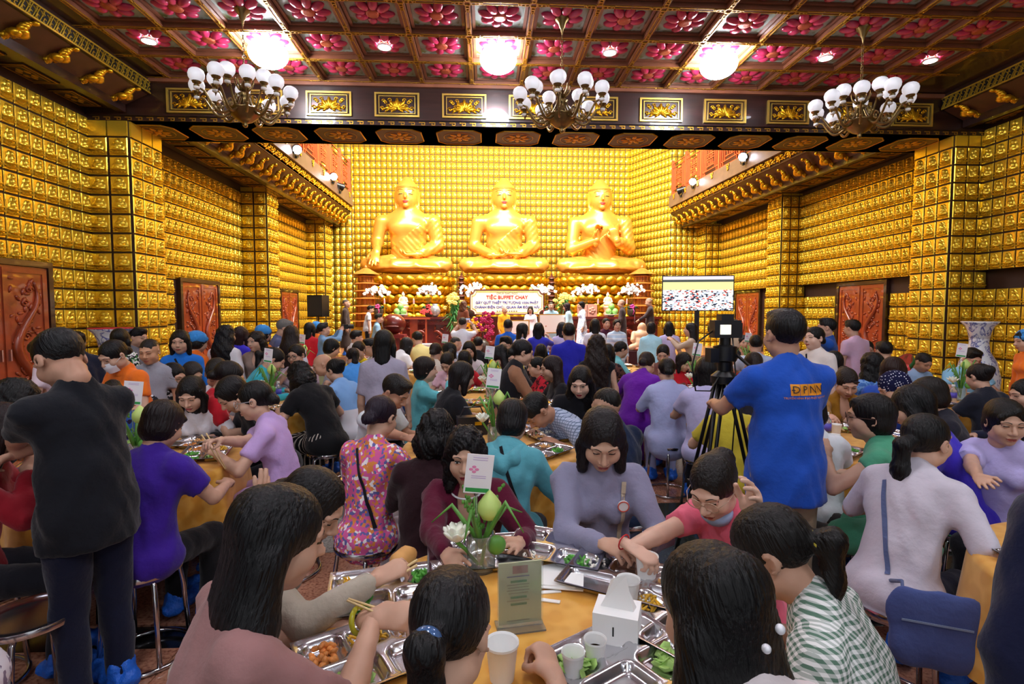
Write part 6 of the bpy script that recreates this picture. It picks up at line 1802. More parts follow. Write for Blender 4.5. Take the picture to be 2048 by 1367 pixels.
def tv_mat():
    m, nt, bs = nodes_of('tv_picture')
    tc = N(nt, 'TexCoord'); sep = N(nt, 'SeparateXYZ'); nt.links.new(tc.outputs['Generated'], sep.inputs[0])
    vo = N(nt, 'TexVoronoi', Scale=34.0); nt.links.new(tc.outputs['Generated'], vo.inputs['Vector'])
    rp = N(nt, 'ValToRGB'); rp.color_ramp.interpolation = 'CONSTANT'; e = rp.color_ramp.elements
    e[0].color = (*srgb('1A2436'), 1); e[1].position = .22; e[1].color = (*srgb('F4F4F0'), 1); e.new(.55).color = (*srgb('B8C4D8'), 1); e.new(.72).color = (*srgb('E05040'), 1); e.new(.82).color = (*srgb('F8F8F4'), 1)
    sc_ = N(nt, 'SeparateColor'); nt.links.new(vo.outputs['Color'], sc_.inputs[0]); nt.links.new(sc_.outputs[0], rp.inputs[0])
    r2 = N(nt, 'ValToRGB'); r2.color_ramp.interpolation = 'CONSTANT'; e = r2.color_ramp.elements
    e[0].color = (0, 0, 0, 1); e[1].position = .60; e[1].color = (*srgb('E8D890'), 1); e.new(.83).color = (*srgb('3A4440'), 1); e.new(.9).color = (*srgb('D8C8D0'), 1)
    nt.links.new(sep.outputs[2], r2.inputs[0])
    g = N(nt, 'Math', operation='GREATER_THAN'); g.inputs[1].default_value = .60; nt.links.new(sep.outputs[2], g.inputs[0])
    mx = N(nt, 'Mix', data_type='RGBA'); nt.links.new(g.outputs[0], mx.inputs['Factor']); nt.links.new(rp.outputs[0], mx.inputs['A']); nt.links.new(r2.outputs[0], mx.inputs['B'])
    nt.links.new(mx.outputs['Result'], bs.inputs['Emission Color']); bs.inputs['Emission Strength'].default_value = 1.15; bs.inputs['Base Color'].default_value = (.02, .02, .02, 1)
    return m
MB().box(-tw + .02, tw - .02, -.024, -.02, tz0 + .02, tz1 - .02).build('screen', tv_mat(), tv)
MB().box(-.05, .05, .0, .06, 0.1, tz0 + .2).build('stand_post', BLACK, tv); MB().box(-.45, .45, -.25, .35, 0, .1).build('stand_base', BLACK, tv)

# blue and white porcelain vases by the walls
def porcelain():
    m, nt, bs = nodes_of('blue_white_porcelain'); tc = N(nt, 'TexCoord')
    nz = N(nt, 'TexNoise', Scale=7.0, Detail=4.0, Distortion=1.2); nt.links.new(tc.outputs['Object'], nz.inputs['Vector'])
    rp = N(nt, 'ValToRGB'); e = rp.color_ramp.elements; e[0].position = .50; e[0].color = (*srgb('E4E8F0'), 1); e[1].position = .56; e[1].color = (*srgb('2A3C9C'), 1); e.new(.64).color = (*srgb('DDE2EE'), 1)
    nt.links.new(nz.outputs['Fac'], rp.inputs[0]); nt.links.new(rp.outputs[0], bs.inputs['Base Color']); bs.inputs['Roughness'].default_value = .15
    return m
PORC = porcelain(); vprof = [(.22, 0), (.30, .10), (.40, .45), (.42, .75), (.34, 1.0), (.21, 1.16), (.18, 1.30), (.20, 1.45), (.26, 1.55), (.33, 1.60), (.345, 1.615)]
vase_me = MB().lathe(vprof + [(.33, 1.612), (.24, 1.54), (.17, 1.3)], 36).me('vase_body', PORC, smooth=True)
for px, top, Y, lab in ((1960, 644, 7.2, 'tall blue and white porcelain vase by the gold wall with an empty mouth'), (222, 657, 6.2, 'tall dark blue porcelain vase with a red rimmed mouth by the gold wall')):
    t = aty(px, top, Y); v_ = empty('porcelain_vase', (t[0], t[1], 0), 0, lab, 'vase', 'porcelain floor vases')
    q = link('vase_body', vase_me, v_); q.scale = (.62, .62, t[2] / 1.615)
    MB().lathe([(.62 * r_, z_) for r_, z_ in ((.33, t[2] - .004), (.352, t[2] + .002), (.345, t[2] + .012), (.32, t[2] + .006))], 36).build('rim', WHITE if px > 1000 else mat('rim_red', 'C02838', .4), v_, smooth=True)
# ------------------------------------------------------------------ the guests (crown of the head in the frame, distance, heading)
BK_ = '0E0C0E'; BR_ = '2A1A16'
def pp(*a, **k): return person(*a, **k)
G = 'guests at the banquet'
# round the main table
longh = pp(570, 978, 1.24, 56, 'person in a dusty mauve blouse with very long straight hair, holding chopsticks over a tray', ('long', '0C0A0E'), ('9A706E', 'half'), lod=0, lean=16, hp=18, hands=[None, ('px', 748, 1236, .86, (.7, .5, .25), (-.3, .6, -.7))], hpose=('relax', 'pinch'))
beige = pp(655, 938, 1.66, 98, 'person in a loose beige blouse, picking food from a tray with one palm open', ('lowbun', '1A1416'), ('B2A898', 'long'), lod=0, lean=28, hp=38, hands=[('px', 478, 1045, 1.10, (-.5, .15, .8), (.1, -1, .1)), ('px', 748, 1160, .84)], hpose=('spread', 'pinch'))
maroon = pp(932, 864, 2.16, 182, 'person in a maroon blouse and pearl necklace, curly hair, sitting behind the table card', ('curly', '100C10'), ('5A0E2C', 'long'), lod=0, lean=8, hp=8, neckline='v', eyes='open', stout=1.1, hands=[('px', 1040, 1082, .80), ('px', 892, 1104, .80)], hpose=('flat', 'flat'), lips='A03848')
greyw = pp(1207, 830, 2.05, 186, 'person in a grey lavender robe with a round badge, looking down at the table', ('bob', '1E1618'), ('8D8BA6', 'long'), lod=0, lean=10, hp=30, hands=[('px', 1290, 1090, .80), ('px', 1205, 1085, .82)], stout=1.05)
pink = pp(1420, 920, 1.76, 238, 'person in a coral pink tee with round glasses, reaching for a paper cup', ('bun', '1E1614'), ('E26880', 'short'), lod=0, lean=22, hp=30, hy=-10, skin='D8AE98', hands=[('px', 1496, 1030, 1.08, (-.3, .2, .9), (.3, .8, .2)), ('px', 1205, 1120, .86, (-1, -.1, -.2), (0, 0, -1))], hpose=('relax', 'grip'))
ging = pp(1512, 1016, 1.30, 312, 'person in a green gingham blouse with a low ponytail, seen from behind', ('pony', '16100E'), (('5E7E6C', 'gingham', 'F0F0EE'), 'short'), lod=0, lean=26, hp=30, hy=-5, skin='C2957C')
near1 = pp(1402, 1094, 1.00, 338, 'person in a pale sleeveless top with a pearl hair clip, seen from behind', ('long', '0C0A0C'), ('D8CED0', 'none'), lod=0, lean=24, hp=24)
near2 = pp(908, 1138, 1.02, 14, 'person in a dark brown top, ponytail tied with blue beads, seen from behind', ('pony', '100D10'), ('3A2A28', 'short'), lod=0, lean=26, hp=24, hands=[None, ('px', 1108, 1352, .80)], hpose=('relax', 'grip'))
# standing figure and first table by the doors
blackman = pp(100, 660, 2.28, 292, 'person in a black polo and navy trousers, standing and bending over food in hand', ('men', '0C0B0E'), ('12141C', 'short'), ('trousers', '131830'), seat=False, male=True, lod=0, lean=8, hp=38, collar='12141C', stout=1.12, hem=.10, hands=[('px', 22, 905, 1.02), ('px', 20, 915, 1.02)], hpose=('grip', 'grip'), skin='BE9078')
purple = pp(335, 806, 2.62, 8, 'person in a purple polo with short brown hair, seated with back turned', ('shortf', '221418'), ('3C1C90', 'short'), ('trousers', '101014'), lod=0, lean=12, hp=28, stout=1.15, collar='3C1C90')
lav = pp(505, 764, 3.28, 262, 'person in a lavender tee with clear glasses, seated sideways holding chopsticks', ('lowbun', '120E12'), ('C6A6DE', 'short'), ('trousers', '14161E'), lod=0, lean=14, hp=14, stout=1.02, hem=.12, hands=[('px', 430, 905, .82), ('px', 440, 880, .92)], hpose=('relax', 'pinch'), skin='D2A890', lips='B03848')
glasses(lav, 'B0B0B8')
whitet = pp(378, 759, 3.60, 172, 'person in a white printed tee with bobbed hair, looking down at the tray', ('bob', '120E10'), ('E8E4EC', 'short'), lod=0, lean=22, hp=26, skin='D4A890', lips='A83848')
pp(446, 756, 3.75, 222, 'person in a black cardigan with a violet print, bending over a tray', ('shortf', '0E0C10'), ('16151B', 'long'), lod=1, lean=28, hp=42)
pp(42, 762, 3.05, 62, 'person in a navy top with thick curly hair, seated behind the standing person in black', ('curly', '141012'), ('20263C', 'short'), lod=1, lean=14, hp=20)
redl = pp(12, 812, 2.40, 66, 'person in a dark red blouse, lifting food to the face beside the black polo', ('bob', '2A1618'), ('8A1020', 'long'), lod=0, lean=12, hp=14, hands=[None, (.05, .26, 1.02)], hpose=('relax', 'grip'))
pp(-215, 905, 1.62, 285, 'person in a white floral blouse, cut off at the hall edge beside the empty stool', ('bob', BK_), (('E2DCE4', 'spots', '8A7A90'), 'half'), ('skirt', ('E2DCE4', 'spots', '8A7A90')), lod=1, lean=6, hp=10)
orange = pp(216, 688, 3.75, 198, 'person in an orange polo and white face mask, standing with a tray', ('lowbun', '0E0C10'), ('EE7420', 'short'), seat=False, lod=0, lean=14, hp=30, collar='EE7420', hands=[(-.14, .34, 1.02), (.16, .34, 1.02)]); mask(orange)
pp(297, 679, 4.55, 172, 'person in a grey polo with dark shoulders and shaved hair, standing with lowered eyes', ('buzz', '2A2422'), ('9A9CA8', 'short'), ('trousers', '1A1A20'), seat=False, male=True, lod=1, lean=2, hp=14, collar='8A8C98', smin=.82, skin='C89878')
blueb = pp(360, 663, 4.75, 165, 'person in a bright blue blouse with shoulder length wavy hair, standing by the carved door', ('bob', '14100F'), ('1E70D0', 'long'), seat=False, lod=1, lean=2, hp=6, eyes='open')
c1 = pp(398, 671, 5.25, 24, 'person in an orange polo and blue cap, standing with back turned beside the blue blouse', ('cap', ('3C8ED8',)), ('EE7420', 'short'), seat=False, lod=1, lean=4, hp=14, smin=.84)
pp(452, 651, 5.35, 12, 'person in a white blouse with wavy black hair, standing with back turned' , ('longwavy', '0E0C10'), ('E6E2E8', 'long'), seat=False, lod=1, lean=2, hp=6)
pp(482, 655, 6.1, 10, 'person in a violet blue tee with reddish hair, standing with back turned', ('bob', '32141A'), ('3C32D0', 'short'), seat=False, lod=2, lean=4, hp=10)
pp(512, 665, 5.45, 186, 'person in a taupe blouse with a dangling necklace, standing and glancing aside', ('longwavy', '241814'), ('8E786E', 'long'), seat=False, lod=1, lean=2, hp=6, hy=15, neckline='v', eyes='open', smin=.84)
pp(528, 653, 6.3, 28, 'person in an orange tee and puffy blue cap, standing behind the taupe blouse', ('cap', ('3C8ED8',)), ('F07A28', 'short'), seat=False, lod=2, lean=2, hp=8)
pp(583, 652, 5.85, 10, 'person in a pale blouse with long brown hair down the back, standing', ('long', '2E1E1C'), ('DEDEE8', 'long'), seat=False, lod=1, lean=2, hp=4)
pp(573, 640, 7.3, 62, 'person in a slate blue shirt with grey hair, standing and leaning toward the aisle', ('men', '6E6C68'), ('565C80', 'short'), seat=False, male=True, lod=1, lean=14, hp=24)
pp(619, 648, 8.3, 14, 'person in a long red tunic with black hair, standing near the loudspeaker', ('bob', BK_), ('C4202E', 'long'), seat=False, lod=2, lean=2, hp=4, hem=.45)
pp(633, 649, 8.9, 4, 'person in an orange tee and blue cap, standing behind the red tunic', ('cap', ('3C8ED8',)), ('F07A28', 'short'), seat=False, lod=2, lean=2, hp=4)
denim = pp(644, 648, 8.2, 62, 'person in a denim shirt raising a camera toward the altar', ('men', '1A1614'), ('7098C0', 'long'), seat=False, male=True, lod=1, lean=0, hp=-6, hands=[(-.05, .34, 1.56), (.10, .34, 1.56)], hpose=('grip', 'grip'))
pp(122, 674, 4.7, 96, 'person in a pale pink printed top, standing behind the person in black', ('lowbun', BK_), ('E8D2DE', 'short'), seat=False, lod=1, lean=6, hp=10)
pp(150, 667, 5.2, 300, 'person in a navy blazer with a high bun, standing near the first carved door', ('bun', BK_), ('1A1E34', 'long'), seat=False, lod=1, lean=6, hp=14)
pp(240, 668, 5.25, 350, 'person in a black top with white flowers, standing in front of the dark vase', ('bob', '14100F'), (('1A2420', 'floral', 'E8E8E4', '4A8A4A'), 'half'), seat=False, lod=1, lean=4, hp=8)
pp(278, 663, 5.7, 100, 'person in a grey top with cropped dark hair, standing behind the grey polo', ('men', BK_), ('7A7A84', 'short'), seat=False, male=True, lod=2, lean=4, hp=14)
pp(222, 770, 3.9, 150, 'person in a blue and plum patterned tunic, seated with bowed head', ('bun', '141012'), (('3A62B4', 'spots', '2A2040'), 'half'), lod=1, lean=30, hp=45)
g1 = pp(350, 727, 4.55, 108, 'person in a black and white speckled blouse with thin glasses, seated sideways', ('lowbun', '120E10'), (('26262C', 'spots', 'DCDCE0'), 'short'), lod=1, lean=12, hp=20); glasses(g1, '7A6A50')
pp(388, 727, 4.95, 118, 'person in a grey blouse with greying hair, seated beside the speckled blouse', ('shortf', '3E3838'), ('8A8694', 'short'), lod=1, lean=14, hp=24)
pp(432, 719, 4.85, 158, 'person in a white polo with short receding hair, looking down to eat', ('men', '221C1A'), ('E2E2E8', 'short'), male=True, lod=1, lean=16, hp=36, collar='E2E2E8', skin='B88A70')
pp(466, 724, 4.6, 64, 'person in a red tee with a red hair tie, seated with back half turned', ('lowbun', '1E1416'), ('C41C2C', 'short'), lod=1, lean=16, hp=24)
pp(467, 705, 6.0, 172, 'person in a white blouse with centre parted hair, seated behind the red tee', ('lowbun', BK_), ('E4E4EA', 'long'), lod=1, lean=12, hp=30)
turq = pp(556, 697, 6.05, 66, 'person in a turquoise tunic with a long side ponytail, seated leaning in', ('pony', '120E12'), ('3CB8CC', 'long'), lod=1, lean=24, hp=30)
g2 = pp(592, 689, 6.6, 192, 'person in a mauve print blouse with dark framed glasses, lifting a hand to the mouth', ('lowbun', BK_), ('C4AEBC', 'short'), lod=1, lean=8, hp=10, eyes='open', hands=[None, (.02, .24, 1.06)], hpose=('relax', 'grip')); glasses(g2)
pp(580, 706, 5.95, 200, 'person in a black long sleeved top with parted hair, seated below the dark framed glasses', ('lowbun', BK_), ('15141A', 'long'), lod=1, lean=16, hp=24)
blackskirt = pp(591, 724, 4.75, 308, 'person in a black tee and striped skirt, leaning an elbow on the table', ('curly', '120E10'), ('0E0E12', 'short'), ('skirt', ('101014', 'vstripe', 'B8B0A4')), lod=1, lean=34, hp=40, stout=1.05)
pp(640, 709, 5.4, 252, 'person in a grey shirt with a bald head, seated eating', None, ('9A9CAA', 'short'), male=True, lod=1, lean=14, hp=20, skin='C89A7E')
pp(668, 718, 5.0, 300, 'person in a sky blue tee with white striped lower half, seated with tied hair', ('bun', '120E12'), (('86B4EC', 'split', 'E6E4EC', '.80'), 'short'), lod=1, lean=16, hp=16, stout=1.12, hands=[None, (.0, .26, 1.02)], hpose=('relax', 'grip'))
pp(704, 696, 6.2, 336, 'person in a cornflower blue tunic with low tied hair, bending over the table', ('pony', '1C1214'), ('4A98E8', 'long'), lod=1, lean=32, hp=34, stout=1.08, hem=.25)
pp(768, 662, 4.95, 2, 'person in an oversized grey tee with bobbed black hair, standing with back turned', ('bob', '0C0A0C'), ('A29CB0', 'half'), ('trousers', '1E1C24'), seat=False, lod=1, lean=2, hp=6, hem=.16, stout=1.12, smin=.84)
pp(716, 683, 6.7, 192, 'person in a yellow polo with centre parted hair, seated facing the door side', ('lowbun', '2A1C18'), ('E6CC1C', 'short'), lod=1, lean=8, hp=14, collar='E6CC1C', eyes='open')
g3 = pp(740, 677, 7.0, 238, 'person in a white shirt with black glasses, seated beside the yellow polo', ('men', BK_), ('D6D6DA', 'short'), male=True, lod=1, lean=8, hp=10, eyes='open'); glasses(g3)
pp(818, 676, 7.7, 40, 'person in a white tee with falling dark hair, seated bending forward', ('bob', '1C181C'), ('EEEEF2', 'short'), lod=2, lean=28, hp=34)
pp(833, 664, 8.4, 330, 'person in a pale yellow shirt with short black hair, seated by the white pedestal', ('men', BK_), ('ECDC90', 'short'), male=True, lod=2, lean=20, hp=24)
pp(667, 679, 7.4, 60, 'person in a cream and lime top with short black hair, seated near the loudspeaker', ('shortf', BK_), ('DCE0A8', 'short'), lod=2, lean=14, hp=20)
pp(712, 661, 9.2, 60, 'person in a white shirt with combed black hair, seated below the brown robed monk', ('men', BK_), ('DADCE0', 'short'), male=True, lod=2, lean=6, hp=6)
# middle tables
curlym = pp(802, 751, 3.75, 112, 'person in a pale shirt with wavy dark hair, bowed over the table edge', ('men', '1C1614'), ('D8E0E4', 'short'), male=True, lod=0, lean=22, hp=36, skin='B4846A', hands=[None, ('px', 848, 890, .84)], hpose=('relax', 'relax'))
floral = pp(766, 793, 2.86, 24, 'person in a bright floral blouse with plum hair, seated with back turned', ('lowbun', '26102A'), (('D8609C', 'floral', 'E08A48', '6A68A8'), 'long'), ('trousers', 'D2CED4'), lod=0, lean=10, hp=20, stout=1.05, hem=.1)
pp(877, 824, 2.56, 14, 'person in a dark plum jacket with thick curly hair, seated with back turned', ('curly', '120C0E'), ('2A1018', 'long'), lod=0, lean=12, hp=24, stout=1.08)
teal = pp(1028, 803, 2.72, 18, 'person in a teal hooded jacket with a crossbody strap, seated with back turned', ('shortf', '140F12'), ('5AA4B2', 'long'), lod=0, lean=20, hp=28, stout=1.14, hem=.15)
tealc = pp(848, 715, 4.95, 74, 'person in an aqua cardigan lifting a phone, seated sideways', ('shortf', '2A1C1A'), ('6CC8D2', 'long'), lod=1, lean=2, hp=2, hem=.2, hands=[(.05, .30, .82), (.02, .30, 1.10)], hpose=('relax', 'grip'))
pp(890, 705, 5.7, 206, 'person in a pale pink tee with a high ponytail, looking down at the food', ('highpony', '1E1614'), ('E6BED0', 'short'), lod=1, lean=16, hp=40, neckline='scoop')
pp(928, 726, 4.75, 64, 'person in a black tee with a short bob, seated with back turned', ('bob', '1A1214'), ('111118', 'short'), lod=1, lean=18, hp=18, stout=1.05)
pp(872, 686, 6.8, 16, 'person in a cream top with thin red straps, seated with back turned', ('lowbun', BR_), ('DCD0C0', 'short'), lod=2, lean=8, hp=14)
pp(896, 686, 7.4, 300, 'person in a grey blouse showing a cheek, seated behind the cream top', ('bob', BK_), ('B8B4BC', 'short'), lod=2, lean=8, hp=14)
pp(930, 702, 5.9, 12, 'person in a red tee with a glossy bob, seated with back turned', ('bob', '120C10'), ('C4202E', 'short'), lod=1, lean=12, hp=18)
pp(911, 674, 8.0, 62, 'person in a grey blue robe with shaved hair, seated beyond the red tee', ('buzz', '3A3432'), ('8E9CB8', 'long'), male=True, lod=2, lean=4, hp=6)
phw = pp(925, 635, 9.6, 6, 'person in a white polo holding a phone up toward the altar', ('thin', '2E2A28'), ('DADEE8', 'short'), seat=False, male=True, lod=1, lean=0, hp=0, hands=[(-.10, .32, 1.58), (.14, .32, 1.58)], hpose=('grip', 'grip'))
pp(938, 684, 7.1, 182, 'person in a light blouse with fringe and bob, facing the doors behind the table card', ('bob', BK_), ('D8D0D6', 'short'), lod=2, lean=8, hp=14, eyes='open')
pp(956, 674, 7.8, 12, 'person in a black shirt with cropped hair, seated with back turned', ('men', BK_), ('15151B', 'short'), male=True, lod=2, lean=6, hp=8)
pp(988, 691, 6.3, 280, 'person in a black top with hair falling over the face, bending low', ('long', '0C0A0E'), ('14141A', 'long'), lod=1, lean=30, hp=50)
g4 = pp(1012, 673, 7.0, 204, 'person in a bright yellow polo with thin glasses, seated by the aisle', ('men', '181414'), ('ECD41C', 'short'), male=True, lod=1, lean=4, hp=4, eyes='open'); glasses(g4, '5A5A60')
pp(1022, 699, 5.9, 172, 'person in a coral tee with a flower hair clip, peeking over a shoulder', ('bob', BK_), ('CC4848', 'short'), lod=1, lean=8, hp=8, eyes='open')
jacket = pp(1048, 680, 4.4, 82, 'person in a black vest with tan sleeves, standing and carrying a full tray', ('lowbun', '0E0C10'), ('9A6C50', 'long'), ('trousers', '14141A'), seat=False, lod=1, lean=14, hp=16, hands=[(-.12, .42, 1.00), (.12, .42, 1.00)], smin=.84)
pp(1102, 713, 5.0, 262, 'person in a black cardigan with long auburn hair, seated talking', ('long', '281418'), ('17151B', 'long'), lod=1, lean=10, hp=10)
pp(1074, 714, 5.5, 268, 'person in a red patterned top with tied hair, seated behind the auburn hair', ('lowbun', BK_), (('C42838', 'spots', '3A1A20'), 'short'), lod=1, lean=10, hp=8, eyes='open')
look = pp(1160, 736, 4.05, 184, 'person in a black jacket with long parted hair, tilting the head toward the camera', ('long', '100C0E'), ('13131A', 'long'), lod=0, lean=22, hp=22, hy=14, eyes='open', skin='D8AE98', lips='B03040')
plaid = pp(1052, 786, 3.70, 250, 'person in a pale checked shirt, folded far forward over the table', ('men', '100E10'), (('B4C0D8', 'plaid', '6C7A94'), 'short'), male=True, lod=0, lean=46, hp=58, skin='B4846A')
pp(1210, 777, 3.12, 322, 'person in a navy polo with cropped hair, seated beside the grey lavender robe', ('buzz', '17120F'), ('15233F', 'short'), male=True, lod=0, lean=12, hp=16, stout=1.12, collar='15233F')
pp(1138, 647, 5.65, 4, 'person in a royal blue polo, standing with back turned in the aisle', ('men', BK_), ('2A2CB4', 'short'), ('trousers', '101016'), seat=False, male=True, lod=1, lean=1, hp=2, collar='2A2CB4')
pp(1193, 670, 4.45, 6, 'person in a black sleeveless top with long brown hair, standing with back turned', ('longwavy', '2A1A16'), ('0F0F16', 'none'), ('trousers', '14141C'), seat=False, lod=1, lean=2, hp=4, smin=.84)
pp(1016, 639, 8.8, 6, 'person in a bright blue polo, standing with back turned near the stage', ('men', BK_), ('1E5CC0', 'short'), seat=False, male=True, lod=2, lean=1, hp=2)
g5 = pp(1045, 648, 8.1, 64, 'person in a pale violet tee with shoulder length hair and glasses, standing sideways', ('bob', '1A1214'), ('BCB8D0', 'short'), seat=False, lod=2, lean=2, hp=4)
pp(1077, 646, 8.5, 12, 'person in an indigo top raising a phone with both hands, standing', ('bob', BK_), ('3438BC', 'half'), seat=False, lod=2, lean=0, hp=0, hands=[(-.08, .34, 1.45), (.14, .34, 1.45)], hpose=('grip', 'grip'))
pp(1082, 689, 6.6, 8, 'person in a charcoal navy jacket, seated with back turned before the indigo top', ('bob', BK_), ('20222F', 'long'), lod=2, lean=6, hp=10)
pp(1124, 648, 8.7, 4, 'person in a lilac tee with bobbed hair, standing behind the royal blue polo', ('bob', '1E1A2A'), ('BEB4E0', 'short'), seat=False, lod=2, lean=2, hp=2)
pp(1190, 638, 9.2, 4, 'person in a whitish tee with a wavy bob, standing with back turned near the stage', ('bob', '1A1416'), ('DADEEA', 'short'), seat=False, lod=2, lean=2, hp=2)
g6 = pp(1212, 636, 10.6, 172, 'person in a plum dress with a white brooch, standing and smiling beside the striped robe', ('lowbun', BK_), ('4E2038', 'long'), seat=False, lod=2, lean=0, hp=0, hem=.45, eyes='open')
pp(1234, 639, 10.3, 182, 'person in a pale blue striped robe, standing beside the plum dress', ('shortf', BK_), (('BCD4EC', 'hstripe', 'E8EEF4'), 'long'), seat=False, lod=2, lean=0, hp=0, hem=.5, eyes='open')
pp(1243, 683, 7.7, 82, 'person in an aqua blouse with an earring, seated at the gold clothed table', ('lowbun', BK_), ('7CC8D0', 'long'), lod=2, lean=10, hp=12)
pp(1216, 689, 6.9, 20, 'person in a brown leopard print dress, seated with back turned', ('bob', BK_), (('6A4640', 'spots', '2A1E24'), 'short'), lod=2, lean=10, hp=14)
pp(1303, 646, 8.1, 30, 'person in a flowing sky blue tunic with cropped hair, standing by the laughing Buddha', ('shortf', '1E1216'), ('A8DCF0', 'long'), ('trousers', 'B8DCEC'), seat=False, lod=1, lean=2, hp=4, hem=.5)
pp(1338, 663, 8.8, 16, 'person in a lilac grey blouse with a bob, standing behind the sky blue tunic', ('bob', BK_), ('C2B6E0', 'short'), seat=False, lod=2, lean=4, hp=4)
pp(1383, 646, 8.1, 296, 'person in a beige blouse with very long straight hair, standing and filming', ('long', '1A1012'), ('B8A28E', 'long'), ('trousers', '1A2444'), seat=False, lod=1, lean=0, hp=0, hands=[(-.10, .36, 1.38), (.10, .36, 1.38)], hpose=('grip', 'grip'))
pp(1326, 690, 6.4, 204, 'person in a cocoa brown cardigan over yellow, seated facing the doors', ('lowbun', BK_), ('7E5048', 'long'), lod=1, lean=10, hp=20, eyes='open')
pp(1296, 706, 5.6, 36, 'person in a purple long dress with pink flowers, bending over the table', ('lowbun', '2A1818'), ('6E1EA8', 'long'), ('skirt', '6E1EA8'), lod=1, lean=34, hp=30)
pp(1333, 717, 5.15, 8, 'person in a lavender blue tunic with a low bun, seated with back turned', ('lowbun', '16100F'), ('AEB6E2', 'half'), ('trousers', 'A4ACD4'), lod=1, lean=10, hp=16, stout=1.18, hem=.2)
pp(1413, 717, 4.8, 20, 'person in a lilac tee with straight shoulder hair, seated with back turned beside the tripod', ('bob', '0E0B0E'), ('BAB6E0', 'short'), lod=1, lean=10, hp=14, stout=1.08)
pp(1456, 764, 3.6, 8, 'person in a mustard yellow blouse with silver hair, seated with back turned behind the tripod', ('shortf', 'B0B6B4'), ('CDBA3A', 'short'), lod=1, lean=10, hp=16, stout=1.2)
pp(1372, 733, 5.7, 152, 'person in a red tee with a pink headband, seated eating with chopsticks', ('bob', '1A1012'), ('D42030', 'short'), lod=1, lean=14, hp=28)
pp(1450, 710, 5.8, 192, 'person in a red top under long loose hair, seated behind the tripod legs', ('long', '120E10'), ('C42030', 'short'), lod=1, lean=10, hp=20)
pp(1487, 670, 7.6, 186, 'person in a black vee neck top, laughing beside the second carved door', ('lowbun', '1A1216'), ('1E2024', 'short'), lod=2, lean=4, hp=6, neckline='v', eyes='open')
pp(1512, 671, 7.2, 20, 'person in a powder blue shirt with cropped black hair, seated with back turned', ('men', BK_), ('BCC8E0', 'short'), male=True, lod=2, lean=6, hp=8)
pp(1466, 639, 7.8, 62, 'person in a sand coloured shirt, standing just behind the tripod head', ('men', '4A3A30'), ('BAAA96', 'short'), seat=False, male=True, lod=2, lean=2, hp=4)
pp(1506, 705, 5.3, 8, 'person in a charcoal top with a floral hair clip, seated with back turned', ('lowbun', '2A1A14'), ('2A2A34', 'short'), lod=1, lean=8, hp=14)
# camera operator and right hand tables
camop = pp(1573, 622, 2.56, 358, 'person in a royal blue polo with orange back print, operating the tripod camera', ('men', '0D0B0E'), ('1E52BC', 'short'), ('trousers', 'AC9C82'), seat=False, male=True, lod=0, lean=1, hp=2, collar='1E52BC', stout=1.14, hem=.13, hands=[(-.20, .40, 1.16), (.10, .34, 1.04)], hpose=('relax', 'grip'), skin='BE9078')
pp(1618, 812, 3.05, 8, 'person in a loose white tunic, seated half hidden by the camera operator', ('shortf', BK_), ('E4E8EE', 'long'), ('trousers', 'DCE2EA'), lod=1, lean=12, hp=18, hem=.3)
paris = pp(1632, 654, 4.95, 252, 'person in a cream tee lettered Paris with a crossbody strap, standing', ('lowbun', '120E10'), ('E6DCD6', 'short'), seat=False, lod=1, lean=0, hp=-2, stout=1.2, skin='DDB4A0')
cam2 = pp(1657, 637, 6.3, 304, 'person in a blue polo with an orange back patch, raising a small video camera', ('men', BK_), ('1C4EA4', 'short'), seat=False, male=True, lod=1, lean=0, hp=0, hands=[(-.05, .36, 1.66), (.08, .36, 1.62)], hpose=('grip', 'grip'))
pp(1706, 640, 6.7, 346, 'person in a pale pink tee, standing with back turned by the carved door', ('men', BK_), ('DCB8D4', 'short'), seat=False, male=True, lod=1, lean=4, hp=6)
pp(1666, 704, 5.0, 8, 'person in a periwinkle tunic with short tied hair, seated with back turned', ('bob', '120E10'), ('AEB8E4', 'long'), ('trousers', '8A94C0'), lod=1, lean=8, hp=14, stout=1.12, hem=.2)
pp(1735, 682, 6.5, 206, 'person in a grey violet top with hair pulled back, seated by the carved door', ('lowbun', BK_), ('8A8094', 'short'), lod=2, lean=8, hp=10)
pp(1768, 683, 6.1, 8, 'person in a dark teal shirt with thick black hair, seated with back turned', ('men', BK_), ('22343C', 'short'), male=True, lod=2, lean=6, hp=10)
pp(1742, 706, 5.2, 4, 'person in a blue print blouse with long wavy hair, seated with back turned', ('longwavy', '120E10'), (('4A78C8', 'spots', '7AA8E0'), 'short'), lod=1, lean=8, hp=12)
pp(1790, 717, 4.75, 66, 'person in a cobalt tee with brown bobbed hair, seated beside the watermelon basket', ('bob', '381C14'), ('2A54BC', 'short'), lod=1, lean=10, hp=16)
must = pp(1697, 740, 4.0, 198, 'person in a mustard blouse with sunglasses on the head, eating with chopsticks', ('bun', '30221E'), ('9C6C1E', 'long'), lod=0, lean=12, hp=28, neckline='v', stout=1.08, hands=[('px', 1728, 838, .90), ('px', 1656, 838, .86)], hpose=('pinch', 'pinch'), skin='CE9E86')
pp(1778, 747, 3.65, 288, 'person in a blue top and navy polka dot headscarf, bending over the table', ('scarf', ('14163C', 'dots', 'E8E8F4')), ('2A4AB4', 'short'), lod=0, lean=22, hp=28)
pp(1850, 758, 3.55, 306, 'person in a black blouse with brown cropped hair, seated beyond the violet top', ('shortf', '241812'), ('1E1E2A', 'short'), lod=1, lean=16, hp=20)
pp(1816, 775, 3.05, 312, 'person in a violet top with a black bob, seated with back half turned', ('bob', '0E0C10'), ('3C2ABC', 'short'), lod=0, lean=20, hp=22, stout=1.1)
